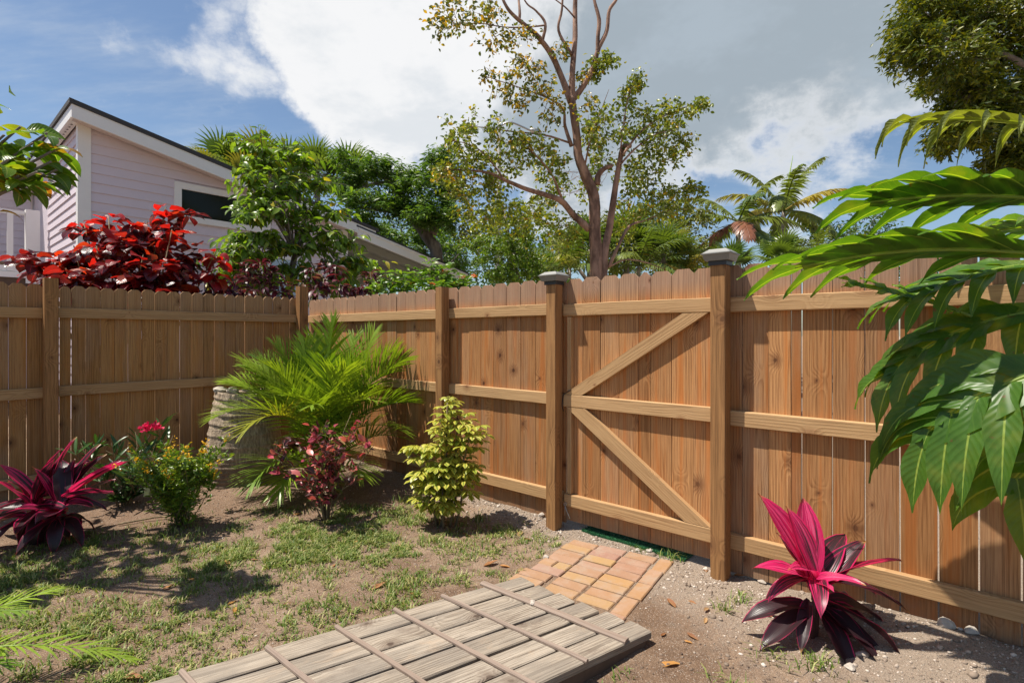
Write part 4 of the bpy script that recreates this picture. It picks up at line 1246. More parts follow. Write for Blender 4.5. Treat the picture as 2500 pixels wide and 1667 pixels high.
# ------------------------------------------------------------------ behind the left fence: copperleaf and purple shrubs
M_COPPER = leaf_mat('copperleaf', [(0.0, (0.10, 0.012, 0.015)), (0.6, (0.16, 0.015, 0.018)), (1.0, (0.24, 0.03, 0.02))], 0.45, 0.30, 0.5, (2.3, .9, .45), rib=(.30, .02, .03), ribw=.05, veins=.35, use_obj_color=True)
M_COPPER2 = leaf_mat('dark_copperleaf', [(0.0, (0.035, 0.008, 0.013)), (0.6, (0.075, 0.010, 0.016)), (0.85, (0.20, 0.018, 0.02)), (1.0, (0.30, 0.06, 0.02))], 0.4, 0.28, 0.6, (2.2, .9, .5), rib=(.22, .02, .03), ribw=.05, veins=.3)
def whorls(tipsxyz, per, size, lo=-.5, hi=.55):
    pos, dd, uu, ht = [], [], [], []
    for c, ax in tipsxyz:
        n_ = rs.randint(per - 2, per + 3)
        for k in range(n_):
            a = 2.4 * k + rs.uniform(-.4, .4)
            z = rs.uniform(lo, hi)
            d = np.array([math.cos(a), math.sin(a), z]); 
            off = -ax * rs.uniform(0, .16)
            pos.append(c + off + unit(d) * .04); dd.append(unit(d)); uu.append(unit(np.array([-d[0] * z, -d[1] * z, 1.0]) + jit(1, .25)[0]))
            ht.append(k / n_)
    return np.array(pos), np.array(dd), np.array(uu), np.array(ht)
cop = thing('copperleaf', 'tall shrub with glowing red and bronze leaves above the left fence', 'shrub', (-4.55, 6.15, 0))
tl = []
for (u, v, Y) in [(205, 548, 6.3), (265, 530, 6.2), (330, 560, 6.3), (300, 590, 6.0), (360, 540, 6.4), (405, 505, 6.3), (420, 560, 6.1), (235, 600, 5.9), (180, 600, 6.1), (290, 640, 5.8), (130, 640, 6.0), (160, 655, 5.8),
                  (225, 655, 5.75), (350, 620, 5.9), (400, 640, 5.9), (435, 620, 6.2), (440, 660, 6.1), (330, 680, 5.8), (260, 690, 5.75), (405, 690, 5.9), (110, 650, 6.2), (200, 690, 5.7), (430, 700, 6.0), (380, 585, 6.2), (160, 625, 6.3), (300, 555, 6.5), (415, 545, 6.4)]:
    tl.append((at(u, v, Y), unit(np.array([rs.uniform(-.3, .3), rs.uniform(-.3, .3), 1.0]))))
for (u, v, Y) in [(528, 612, 6.25), (520, 655, 6.2)]:
    tl.append((at(u, v, Y), np.array([0, 0, 1.0])))
pos, dd, uu, ht = whorls(tl, 10, .2)
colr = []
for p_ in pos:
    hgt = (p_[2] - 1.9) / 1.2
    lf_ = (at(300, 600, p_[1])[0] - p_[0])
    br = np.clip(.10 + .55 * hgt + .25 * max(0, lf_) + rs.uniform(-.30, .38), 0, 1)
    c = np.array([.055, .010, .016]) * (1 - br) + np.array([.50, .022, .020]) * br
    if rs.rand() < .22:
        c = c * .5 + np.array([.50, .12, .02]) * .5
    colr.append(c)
c0 = np.array([-4.55, 6.15, 0])
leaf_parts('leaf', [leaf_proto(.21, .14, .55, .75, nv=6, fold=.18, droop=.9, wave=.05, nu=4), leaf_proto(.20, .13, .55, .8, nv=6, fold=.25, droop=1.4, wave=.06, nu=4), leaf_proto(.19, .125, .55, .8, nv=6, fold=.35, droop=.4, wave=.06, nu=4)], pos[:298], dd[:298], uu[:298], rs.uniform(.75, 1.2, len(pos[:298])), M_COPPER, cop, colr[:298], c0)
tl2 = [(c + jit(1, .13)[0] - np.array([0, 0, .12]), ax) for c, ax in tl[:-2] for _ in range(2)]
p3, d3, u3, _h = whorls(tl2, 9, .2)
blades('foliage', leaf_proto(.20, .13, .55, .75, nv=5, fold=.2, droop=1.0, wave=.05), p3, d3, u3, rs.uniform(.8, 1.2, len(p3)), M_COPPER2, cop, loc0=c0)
mb = MB()
for c, ax in tl:
    b = c0 + np.array([rs.uniform(-.25, .25), rs.uniform(-.15, .15), 0])
    mb.tube(np.array([b, b * .5 + c * .5 + jit(1, .08)[0], c]) - c0, [.02, .014, .006], 5)
obj('branch', mb.mesh('branch', True), M_TWIG, cop)

M_PURPLE = leaf_mat('dark_purple_leaf', [(0.0, (0.040, 0.012, 0.020)), (0.6, (0.07, 0.016, 0.03)), (0.85, (0.16, 0.03, 0.05)), (1.0, (0.12, .14, .04))], 0.28, 0.42, 0.5, (1.8, .8, .8), rib=(.25, .06, .09), ribw=.06)
def purple(cx, label, tips_, base, per=24):
    t = thing('purple_shrub', label, 'shrub', tuple(base), group='dark purple shrubs behind the fence')
    tl = [(at(*q), np.array([rs.uniform(-.2, .2), rs.uniform(-.2, .2), 1.0])) for q in tips_]
    pos, dd, uu, ht = whorls(tl, per, .14, -.3, .9)
    leaf_parts('leaf', [leaf_proto(.19, .066, .8, .85, nv=5, fold=.3, droop=.9), leaf_proto(.17, .06, .8, .85, nv=5, fold=.35, droop=1.5)], pos, dd, uu, rs.uniform(.7, 1.15, len(pos)), M_PURPLE, t, None, base)
    mb = MB()
    for c, ax in tl:
        b = np.array([c[0] * .4 + base[0] * .6, c[1] * .4 + base[1] * .6, 0])
        mb.tube(np.array([b, (b + c) / 2 + jit(1, .04)[0], c]) - base, [.014, .01, .006], 5)
    obj('branch', mb.mesh('branch', True), M_TWIG, t)
purple(0, 'low purple shrub under the single red copperleaf sprout', [(500, 690, 6.2), (545, 700, 6.3), (575, 680, 6.5), (600, 705, 6.4), (520, 720, 6.2)], np.array([-3.6, 6.35, 0]))
purple(1, 'dark purple shrub left of the fence corner post', [(635, 640, 6.9), (615, 670, 6.8), (660, 665, 7.0), (640, 695, 6.8), (680, 690, 7.0), (600, 650, 6.9), (700, 710, 7.0)], np.array([-3.3, 6.9, 0]))
purple(2, 'dark purple shrub right of the fence corner post', [(760, 660, 7.4), (790, 680, 7.3), (820, 650, 7.5), (830, 690, 7.3), (775, 705, 7.2), (850, 700, 7.4), (740, 690, 7.3), (800, 640, 7.6)], np.array([-2.6, 7.35, 0]))
purple(3, 'slim purple plume standing before the dark porch', [(905, 665, 7.6), (900, 690, 7.6), (915, 705, 7.6), (880, 705, 7.5)], np.array([-2.05, 7.55, 0]), 24)

# orange-flowered shrub
M_LEAFY = leaf_mat('fresh_green_leaf', [(0.0, (0.08, 0.18, 0.02)), (0.7, (0.15, 0.28, 0.03)), (1.0, (0.24, 0.34, 0.05))], 0.4, 0.35, 0.5)
M_ORANGE = leaf_mat('orange_petal', [(0.0, (0.75, 0.14, 0.02)), (1.0, (0.80, 0.22, 0.04))], 0.3, 0.5, 0.3, (1.1, 1, .8))
ob0 = at(1030, 690, 7.4); ob0[2] = 0
osh = thing('orange_flower_shrub', 'fresh green shrub with orange flower heads peeping over the fence', 'shrub', tuple(ob0))
pos, dd, uu = [], [], []
mb = MB()
for (u, v, Y) in [(950, 690, 7.2), (975, 680, 7.2), (1000, 695, 7.3), (1020, 675, 7.4), (1050, 655, 7.5), (1070, 680, 7.4), (1090, 665, 7.5), (1110, 695, 7.4), (925, 705, 7.1), (1035, 700, 7.2), (1080, 705, 7.2), (1120, 690, 7.5), (985, 705, 7.1), (1135, 705, 7.4)]:
    c = at(u, v, Y)
    b = ob0 * .6 + np.array([c[0], c[1], 0]) * .4
    mb.tube(np.array([b, (b + c) / 2, c]) - ob0, [.012, .008, .004], 5)
    m_ = 120
    t = rs.uniform(0, 1, m_) ** 1.3
    q = c + np.array([0, 0, .06]) - np.outer(t, [0, 0, .60]) + jit(m_, .045) 
    e = rdir(m_, -.1, .6)
    pos += list(q + e * .03); dd += list(e); uu += list(unit(rdir(m_, .3, 1)))
blades('foliage', leaf_proto(.13, .04, .8, .9, nv=4, fold=.3, droop=.8), np.array(pos), np.array(dd), np.array(uu), rs.uniform(.7, 1.1, len(pos)), M_LEAFY, osh, loc0=ob0)
obj('branch', mb.mesh('branch', True), M_TWIG, osh)
for (u, v, Y) in [(1133, 678, 7.5), (1112, 692, 7.4), (1085, 665, 7.5), (1055, 694, 7.3), (1010, 690, 7.3), (1155, 675, 7.6)]:
    nn = 30
    c = at(u, v, Y) - ob0
    q = c + rdir(nn, -.2, 1) * rs.uniform(.01, .045, (nn, 1)) * np.array([1.3, 1.3, .7])
    blades('flower_head', leaf_proto(.03, .02, .6, .5, nv=2, fold=.2, droop=.4), q, unit(q - c + jit(nn, .02)), unit(rdir(nn, .2, 1)), 1.0, M_ORANGE, osh, kind=None)

# ------------------------------------------------------------------ leafy tree in front of the house
def limb_tree(mb, paths, per=4, seg=9, org=(0, 0, 0), rough=0.0):
    for pts, rad in paths:
        P, r = smooth_path(pts, rad, per)
        V, F = tube(P - np.asarray(org), r, seg, True, rough, rs)
        mb.add(V, F)

M_DROOP = leaf_mat('drooping_leaf', [(0.0, (0.095, 0.19, 0.022)), (0.7, (0.20, 0.32, 0.035)), (0.93, (0.28, 0.37, 0.05)), (1.0, (0.52, 0.38, 0.05))], 0.48, 0.36, 0.45, (1.25, 1.3, .35), rib=(.30, .38, .10), ribw=.05)
db = at(690, 700, 8.0); db[2] = 0
dtree = thing('drooping_tree', 'light green young tree with drooping leaves in front of the house', 'tree', tuple(db))
limbs = []
cl = [(620, 440, 7.7), (650, 400, 8.0), (690, 420, 8.2), (740, 400, 8.4), (780, 450, 8.4), (630, 530, 7.4), (625, 570, 7.5), (650, 520, 7.8), (700, 530, 8.0), (760, 520, 8.3), (810, 520, 8.4), (590, 600, 7.3), (840, 590, 8.4),
      (580, 600, 7.5), (640, 620, 7.7), (700, 600, 7.9), (760, 600, 8.1), (800, 640, 8.2), (860, 630, 8.4), (740, 650, 8.0), (645, 480, 7.8), (680, 470, 8.0), (575, 625, 7.3), (830, 670, 8.2), (720, 470, 8.3), (640, 365, 7.9), (660, 580, 7.7), (690, 650, 7.9), (790, 570, 8.2), (880, 640, 8.5), (600, 650, 7.5), (650, 670, 7.6), (590, 650, 7.4), (740, 560, 8.1), (700, 380, 8.3), (840, 640, 8.3), (780, 680, 8.0), (650, 500, 7.5)]
pos, dd, uu = [], [], []
hub = at(720, 620, 8.1)
limbs.append(([db, at(705, 720, 8.0), hub], [.07, .055, .045]))
for q in cl:
    c = at(*q)
    start = hub + (c - hub) * rs.uniform(0, .2)
    midp = (start + c) / 2 + np.array([0, 0, .18]) + jit(1, .06)[0]
    limbs.append(([start, midp, c], [.018, .012, .005]))
    for _ in range(11):
        dv = unit(unit(c - hub) * .6 + rdir(1, -.6, .4)[0])
        L = rs.uniform(.25, .55)
        tw = np.array([c + dv * L * t + np.array([0, 0, -.25 * L * t * t]) for t in np.linspace(-.3, 1, 5)])
        limbs.append((tw, np.linspace(.005, .002, 5)))
        nl = 9
        for k in range(nl):
            t = (k + .5) / nl
            f = t * 4; i = min(3, int(f)); p_ = tw[i] * (1 - f + i) + tw[i + 1] * (f - i)
            sd = unit(np.cross(dv, [0, 0, 1])) * (1 if k % 2 else -1)
            d = unit(sd * .8 + dv * .5 + np.array([0, 0, -.45]) + jit(1, .3)[0])
            pos.append(p_); dd.append(d); uu.append(unit(np.array([0, 0, 1.0]) + jit(1, .45)[0]))
pos, dd, uu = map(np.array, (pos, dd, uu))
order = np.argsort(pos[:, 1])
pos, dd, uu = pos[order], dd[order], uu[order]
prs = [leaf_proto(.17, .066, .7, .9, nv=4, fold=.3, droop=.8), leaf_proto(.155, .062, .7, .9, nv=4, fold=.35, droop=1.2)]
leaf_parts('leaf', prs, pos[:300], dd[:300], uu[:300], rs.uniform(.75, 1.15, 300), M_DROOP, dtree, None, db)
blades('foliage', prs[0], pos[300:], dd[300:], uu[300:], rs.uniform(.75, 1.15, len(pos) - 300), M_DROOP, dtree, loc0=db)
mb = MB()
limb_tree(mb, limbs, 2, 5, db)
obj('trunk', mb.mesh('trunk', True), M_BARK_GREY, dtree)

# ------------------------------------------------------------------ near branch at the left edge, its crown goes on out of frame
M_NEARL = leaf_mat('near_leaf', [(0.0, (0.090, 0.19, 0.022)), (0.7, (0.17, 0.30, 0.03)), (0.85, (0.30, 0.30, 0.03)), (1.0, (0.42, 0.13, 0.03))], 0.5, 0.32, 0.5, (1.3, 1.25, .3), rib=(.32, .40, .10), ribw=.04, veins=.3)
nb0 = np.array([-3.75, 3.0, 0.0])
ntree = thing('leafy_tree', 'branch of large green and orange-tipped leaves at the upper left edge', 'tree', tuple(nb0))
limbs = [([nb0, np.array([-3.7, 3.0, 1.0]), np.array([-3.55, 3.0, 1.7])], [.05, .04, .03])]
pos, dd, uu = [], [], []
tipsN = [(at(115, 325, 2.95), 1), (at(50, 310, 2.9), 1), (at(10, 330, 2.85), 1), (at(135, 365, 2.9), 1), (at(150, 410, 2.95), 1), (at(90, 420, 2.75), 1), (at(20, 390, 2.7), 1), (at(45, 430, 2.8), 1), (at(125, 395, 2.9), 1), (at(80, 350, 2.9), 1), (at(30, 350, 3.0), 1), (at(10, 410, 2.8), 1), (at(100, 385, 3.05), 1)]
for x, y, z in [(-3.6, 2.7, 2.2), (-3.7, 3.3, 2.5), (-4.0, 2.9, 2.6), (-4.0, 3.6, 2.3), (-3.5, 3.7, 2.6), (-4.3, 3.2, 2.5), (-3.8, 2.4, 2.3), (-4.2, 2.5, 2.6), (-3.5, 3.2, 2.9), (-3.9, 3.1, 3.1), (-4.4, 3.8, 2.8), (-3.6, 3.5, 3.1)]:
    tipsN.append((np.array([x, y, z]), 0))
hub = np.array([-3.55, 3.0, 1.75])
for c, vis in tipsN:
    midp = (hub + c) / 2 + np.array([0, 0, .08])
    limbs.append(([hub, midp, c], [.02, .012, .006]))
    dv = unit(c - hub)
    for k in range(7 if vis else 16):
        t = k / 7
        p_ = c - dv * .20 * rs.uniform(0, 1) + (jit(1, .10)[0] if not vis else 0)
        a = 2.4 * k
        d = unit(np.array([math.cos(a), math.sin(a), rs.uniform(-.5, .3)]) + dv * .4)
        pos.append(p_ + d * .03); dd.append(d); uu.append(unit(np.array([0, 0, 1.0]) + jit(1, .35)[0]))
leaf_parts('leaf', [leaf_proto(.165, .085, .6, .8, nv=6, fold=.25, droop=.8, wave=.03, nu=4), leaf_proto(.15, .07, .6, .8, nv=6, fold=.3, droop=1.2, wave=.04, nu=4)], pos, dd, uu, rs.uniform(.75, 1.15, len(pos)), M_NEARL, ntree, None, nb0)
mb = MB()
limb_tree(mb, limbs, 3, 6, nb0)
obj('trunk', mb.mesh('trunk', True), M_BARK_GREY, ntree)

# ------------------------------------------------------------------ palm fronds at the lower left
fp0 = np.array([-2.55, 1.85, 0.0])
npalm = thing('young_palm', 'young palm whose light green fronds reach in at the lower left corner', 'palm', tuple(fp0))
for i, (tip, g, L) in enumerate([(at(135, 1445, 2.25), .55, 0), (at(330, 1640, 2.15), .75, 0), (at(60, 1500, 1.9), .8, 0), (at(20, 1640, 1.95), .9, 0)]):
    b = fp0 + np.array([.03, .02, .12 + .04 * i])
    v = tip - b
    L = np.linalg.norm(v) * 1.03
    d = unit(v) + np.array([0, 0, g * L * .45])
    Vv, U, F = frond_mesh(b - fp0, d, L, g, n=30, ll=0.15, lw=0.011, lift=.5, ldroop=.6, seed=90 + i, start=.25, rachis=.006)
    obj('frond', mesh_np('frond', Vv, F, U, np.full(len(Vv), .2 + .2 * i)), M_ARECA, npalm)
for k in range(7):
    a = R(110 + 40 * k); e = R(55)
    Vv, U, F = frond_mesh((0, 0, .1), (math.cos(a) * math.cos(e), math.sin(a) * math.cos(e), math.sin(e)), .8, 1.2, n=26, ll=.26, lw=.014, seed=120 + k, rachis=.006)
    if math.cos(a) < .2:
        obj('frond', mesh_np('frond', Vv, F, U, np.full(len(Vv), .3)), M_ARECA, npalm)
obj('stem', stems_mesh([([(0, 0, -.05), (0, 0, .12), (.02, .01, .2)], [.03, .025, .015])], 7), M_STEM, npalm)

# ------------------------------------------------------------------ tree with the great lobed leaves, right
def lobed_leaf(base, tip, upv, sag, width, npairs, seed, lobe_droop=0.8, lw=0.085, curl=0.0, petiole=0.18, lobelen=1.0, fwd=(62, 28), asym=0.0, updown=0.0):
    """pinnately lobed blade; midrib arcs from base to tip; each lobe is a veined strip"""
    r = np.random.RandomState(seed)
    base, tip = np.asarray(base, float), np.asarray(tip, float)
    L = np.linalg.norm(tip - base)
    ax = unit(tip - base)
    side = unit(np.cross(ax, upv)); up = np.cross(side, ax)
    T = np.linspace(0, 1, 25)
    mid = base + np.outer(T, tip - base) + np.outer(np.sin(math.pi * T), up) * sag * L
    V, UV, F = [], [], []
    def addgrid(rows, uvrows):
        b = len(V); m = len(rows[0])
        for rw, ur in zip(rows, uvrows):
            V.extend(rw); UV.extend(ur)
        for i in range(len(rows) - 1):
            for j in range(m - 1):
                F.append((b + i * m + j, b + i * m + j + 1, b + (i + 1) * m + j + 1, b + (i + 1) * m + j))
    tv, tf = tube(mid, np.linspace(.0085, .002, 25), 6, False)
    b = len(V); V.extend(tv); UV.extend([(0.5, .5)] * len(tv)); F.extend([tuple(i + b for i in f) for f in tf])
    # web along the midrib
    for sd in (-1, 1):
        rows, uvr = [], []
        for t in np.linspace(petiole, .97, 22):
            f = t * 24; i = min(23, int(f)); p = mid[i] * (1 - f + i) + mid[i + 1] * (f - i)
            tl = (t - petiole) / (1 - petiole)
            w = width * .26 * (math.sin(math.pi * min(1, .12 + .80 * tl)) ** .7)
            rows.append([p + side * sd * w * k + up * w * .18 * k for k in (0, .5, 1)])
            uvr.append([(.5 + .5 * k * .5, tl) for k in (0, .5, 1)])
        addgrid(rows, uvr)
    for sd in (-1, 1):
        for k in range(npairs):
            t = petiole + (1 - petiole) * (k + .45 + (0.25 if sd > 0 else 0)) / (npairs + .25)
            if t > .985:
                continue
            f = t * 24; i = min(23, int(f)); p = mid[i] * (1 - f + i) + mid[i + 1] * (f - i)
            tg = unit(mid[i + 1] - mid[i])
            tl = (t - petiole) / (1 - petiole)
            ang = R(fwd[0] + (fwd[1] - fwd[0]) * tl + r.uniform(-4, 4))
            ll = width * lobelen * (.55 + .45 * math.sin(math.pi * (.15 + .75 * tl))) * r.uniform(.92, 1.08) * (1 + asym * sd)
            d = unit(tg * math.cos(ang) + side * sd * math.sin(ang) + up * (.12 + updown * sd))
            nrm = unit(np.cross(side * sd, tg) * sd + 0)
            nrm = up.copy()
            rows, uvr = [], []
            n = 10
            q = p.copy(); dv = d.copy()
            for j in range(n + 1):
                v = j / n
                wv = lw * (1.0 - .30 * math.exp(-((v - .22) / .10) ** 2)) * (1 - v ** 2.6) + .001
                wv *= (.75 + .5 * math.sin(math.pi * min(1, v * 1.05)) ** 1.0)
                xs = unit(np.cross(dv, nrm))
                zs = np.cross(xs, dv)
                cu = .28 + curl * v
                rows.append([q + xs * wv * .5 * uu_ * math.cos(cu * abs(uu_)) + zs * wv * .5 * abs(uu_) * math.sin(cu) + zs * .006 * math.sin(v * 14 + uu_ * 2 + k) * abs(uu_) for uu_ in (-1, -.5, 0, .5, 1)])
                uvr.append([(.5 + .5 * uu_, v) for uu_ in (-1, -.5, 0, .5, 1)])
                dn = unit(dv + np.array([0, 0, -1.0]) * (lobe_droop + r.uniform(-.1, .1)) / n * (.3 + 1.5 * v))
                nrm = unit(nrm - dn * np.dot(nrm, dn))
                dv = dn
                q = q + dv * ll / n
            addgrid(rows, uvr)
    return np.array(V), np.array(UV), F
M_LOBED = leaf_mat('lobed_leaf', [(0.0, (0.060, 0.150, 0.022)), (0.5, (0.085, 0.190, 0.028)), (1.0, (0.13, 0.24, 0.028))], 0.48, 0.36, 0.42, (1.7, 1.6, .22), rib=(.30, .42, .08), ribw=.04, veins=.14, spots=.9)
M_LOBED_DRY = leaf_mat('curled_dry_leaf', [(0.0, (0.11, 0.17, 0.045)), (1.0, (0.17, 0.19, 0.06))], 0.42, 0.5, 0.35, (1.7, 1.6, .25), rib=(.34, .42, .08), ribw=.05, veins=.3, spots=1.0)
bt0 = np.array([2.62, 1.98, 0.0])
bft = thing('lobed_leaf_tree', 'small tree with huge deeply lobed green leaves at the right edge', 'tree', tuple(bt0))
hub = np.array([2.55, 1.98, 1.35])
mb = MB()
limb_tree(mb, [([bt0, np.array([2.60, 1.98, .7]), np.array([2.56, 1.98, 1.2]), np.array([2.5, 1.95, 2.1])], [.03, .027, .024, .014])], 4, 8, bt0)
UPZ = np.array([0, 0, 1.0]); TOC = np.array([-.2, -1.0, .45])
LV = [  # base, tip, up, sag, width, pairs, droop, lobe width, mat, curl, fwd
    (at(2640, 330, 1.75), at(2195, 300, 2.05), UPZ, .06, .25, 5, 2.6, .050, 1, 1.2, (70, 30)),
    (at(2700, 500, 1.8), at(2110, 495, 2.15), np.array([-.1, .45, .88]), .05, .36, 5, .9, .078, 0, .2, (52, 20)),
    (at(2720, 640, 1.75), at(1940, 655, 2.30), np.array([-.1, .45, .88]), .07, .42, 5, .8, .085, 0, .15, (44, 16)),
    (at(2620, 640, 2.05), at(2190, 740, 2.25), np.array([0, -.35, .95]), .08, .32, 5, 1.5, .066, 0, .1, (60, 28)),
    (at(2440, 800, 2.15), at(2055, 690, 2.32), np.array([.35, -.6, .7]), .04, .13, 4, .3, .045, 2, .2, (48, 25)),
    (at(2660, 745, 2.0), at(2150, 930, 2.38), np.array([-.25, -.55, .85]), .15, .36, 5, 2.0, .086, 0, .1, (60, 26)),
    (at(2700, 860, 1.8), at(2230, 1080, 2.15), np.array([-.30, -.70, .75]), .15, .44, 5, 2.4, .104, 0, .1, (64, 30)),
    (at(2720, 930, 1.9), at(2440, 1210, 2.0), np.array([-.3, -.75, .65]), .13, .36, 4, 2.3, .098, 0, .1, (64, 34)),
    (at(2740, 560, 2.2), at(2380, 570, 2.45), np.array([0, .3, .95]), .05, .32, 5, 1.2, .072, 0, .1, (58, 28)),
]
M_LOBED_YOUNG = leaf_mat('young_lobed_leaf', [(0.0, (0.16, 0.30, 0.03)), (1.0, (0.20, 0.34, 0.04))], 0.5, 0.3, 0.5, (1.4, 1.3, .3), rib=(.36, .46, .1), ribw=.05, veins=.2)
for i, (b, t, up, sag, wd, npr, drp, lw, mi, curl, fwd) in enumerate(LV):
    Vv, U, F = lobed_leaf(b, t, np.asarray(up, float), sag, wd, npr, 40 + i, drp, lw, curl, fwd=fwd)
    obj('leaf', mesh_np('leaf', Vv - bt0, np.array([f for f in F]), U, smooth=True), (M_LOBED, M_LOBED_DRY, M_LOBED_YOUNG)[mi], bft)
    hb = np.array([2.55, 1.97, min(2.0, max(.9, b[2] - .15))])
    mb.tube(np.array([hb, (hb + b) / 2 + np.array([0, 0, .04]), b]) - bt0, [.012, .010, .0085], 6)
obj('trunk', mb.mesh('trunk', True), M_STEM, bft)
# ------------------------------------------------------------------ lilac house
M_LILAC = plain('lilac_paint', (0.67, 0.59, 0.645), 0.55, 0.05, 6, 0.15)
M_WHITE = plain('white_trim_paint', (0.80, 0.79, 0.77), 0.5, 0.04, 8, 0.1)
M_SOFFIT = plain('soffit_paint', (0.62, 0.56, 0.56), 0.6, 0.05)
M_SHINGLE = plain('charcoal_shingle', (0.055, 0.055, 0.058), 0.95, 0.5, 60, 0.6)
M_PORCH = plain('porch_boards_grey_green', (0.40, 0.42, 0.38), 0.65, 0.08)
M_DARKIN = plain('dark_porch_interior', (0.12, 0.12, 0.12), 0.8)
M_BLUE = plain('pale_blue_door_paint', (0.38, 0.52, 0.66), 0.5, 0.04)
def glass_mat():
    m, nt, out = new_mat('dark_window_glass')
    principled(nt, out, (0.014, 0.018, 0.012), 0.08, **{'Specular IOR Level': 0.18})
    return m
M_GLASS = glass_mat()
HC = np.array([-6.917, 8.5])
house = thing('house', 'lilac weatherboard house with white trim and sloping charcoal roof', 'house', (HC[0], HC[1], 0), RZL)
def zroof(s):                   # underside of the rake trim on the wall
    return 4.80 - 0.208 * s
S1 = 4.75
WIN = (1.31, 3.02, 3.47, 4.17)      # window trim outer s0,s1,z0,z1
BOARD = 0.156
z = 0.62
while z < 4.85:
    z1 = z + BOARD
    segs = [(0.12, S1 - 0.10)]
    if z1 > WIN[2] and z < WIN[3]:
        segs = [(0.12, WIN[0] + 0.01), (WIN[1] - 0.01, S1 - 0.10)]
    for a, b in segs:
        e0 = min(b, (4.86 - z) / 0.208); e1 = min(b, (4.86 - z1) / 0.208)
        if e0 <= a + 0.02:
            continue
        e1 = max(e1, a)
        V = [(a, -0.030, z), (e0, -0.030, z), (e1, -0.010, z1 + .012), (a, -0.010, z1 + .012), (a, 0.0, z), (e0, 0.0, z), (e1, 0.0, z1 + .012), (a, 0.0, z1 + .012)]
        obj('siding_board', mesh_np('siding_board', V, [(0, 1, 2, 3), (7, 6, 5, 4), (0, 4, 5, 1), (1, 5, 6, 2), (2, 6, 7, 3), (3, 7, 4, 0)]), M_LILAC, house)
    z += BOARD
# left wall, seen in sun (runs away from the corner along local -y ... local +y)
z = 0.62
while z < 4.70:
    z1 = z + BOARD
    V = [(-0.030, 0.02, z), (-0.030, 2.8, z), (-0.010, 2.8, z1 + .012), (-0.010, 0.02, z1 + .012), (0, 0.02, z), (0, 2.8, z), (0, 2.8, z1 + .012), (0, 0.02, z1 + .012)]
    obj('siding_board', mesh_np('siding_board', V, [(0, 1, 2, 3), (7, 6, 5, 4), (0, 4, 5, 1), (1, 5, 6, 2), (2, 6, 7, 3), (3, 7, 4, 0)]), M_LILAC, house)
    z += BOARD
obj('wall', MB().prism([(0.002, 0), (S1, 0), (S1, 3.8), (0.002, 4.78)], 0.002, 6.0).mesh('wall'), M_LILAC, house)
obj('corner_trim', MB().box(-0.045, 0.125, -0.042, -0.001, 0.6, 4.83).box(-0.044, -0.001, -0.0005, 0.10, 0.6, 4.83).mesh('corner_trim'), M_WHITE, house)
obj('corner_trim', MB().box(S1 - 0.11, S1 + 0.04, -0.042, -0.001, 0.6, 3.82).mesh('corner_trim'), M_WHITE, house)
win = obj('window', MB().box(WIN[0], WIN[0] + .115, -.05, -.002, WIN[2], WIN[3]).box(WIN[1] - .115, WIN[1], -.05, -.002, WIN[2], WIN[3]).box(WIN[0] + .1152, WIN[1] - .1152, -.05, -.002, WIN[3] - .115, WIN[3]).box(WIN[0] + .1152, WIN[1] - .1152, -.06, -.002, WIN[2], WIN[2] + .11).mesh('window'), M_WHITE, house)
obj('pane', MB().box(WIN[0] + .116, WIN[1] - .116, -.012, -.006, WIN[2] + .112, WIN[3] - .117).mesh('pane'), M_GLASS, win)
door = obj('door', MB().box(3.05, 3.62, -.05, -.002, 0.7, 2.98).mesh('door'), M_BLUE, house)
obj('frame', MB().box(2.95, 3.048, -.056, -.002, 0.7, 3.05).box(3.622, 3.72, -.056, -.002, 0.7, 3.05).box(3.0482, 3.6218, -.056, -.002, 2.982, 3.05).mesh('frame'), M_WHITE, door)
# main roof: slope runs down to the right; overhang .35 towards us, .17 to the left
def roofslab(s0, s1, y0, y1, zf0, zf1):
    c = [(s0, y0), (s1, y0), (s1, y1), (s0, y1)]
    V = [(a, b, zf0(a)) for a, b in c] + [(a, b, zf1(a)) for a, b in c]
    return V, [(0, 1, 2, 3)[::-1], (4, 5, 6, 7), (0, 1, 5, 4), (1, 2, 6, 5), (2, 3, 7, 6), (3, 0, 4, 7)]
zt = lambda s: 5.005 - 0.2085 * (s + 0.17)
roof = obj('roof', MB().add(*roofslab(-.20, 5.40, -.37, 6.3, lambda s: zt(s) - .03, lambda s: zt(s) + .045)).mesh('roof'), M_SHINGLE, house)
obj('fascia', MB().add(*roofslab(-.17, 5.33, -.352, -.312, lambda s: zt(s) - .235, lambda s: zt(s) - .032)).mesh('fascia'), M_WHITE, roof)
obj('fascia', MB().add(*roofslab(-.172, -.132, -.310, 6.2, lambda s: zt(-.17) - .22, lambda s: zt(-.17) - .034)).mesh('fascia'), M_WHITE, roof)
obj('soffit', MB().add(*roofslab(-.130, 5.3, -.310, -.044, lambda s: zt(s) - .19, lambda s: zt(s) - .17)).mesh('soffit'), M_SOFFIT, roof)
obj('soffit', MB().add(*roofslab(-.130, -.046, -.043, 6.2, lambda s: zt(s) - .19, lambda s: zt(s) - .17)).mesh('soffit'), M_WHITE, roof)
vm = MB()
for k in range(9):
    yv = 0.10 + k * .16
    vm.box(-.105, -.070, yv, yv + .05, zt(-.1) - .194, zt(-.1) - .1905)
obj('soffit_vent', vm.mesh('soffit_vent'), M_DARKIN, roof)
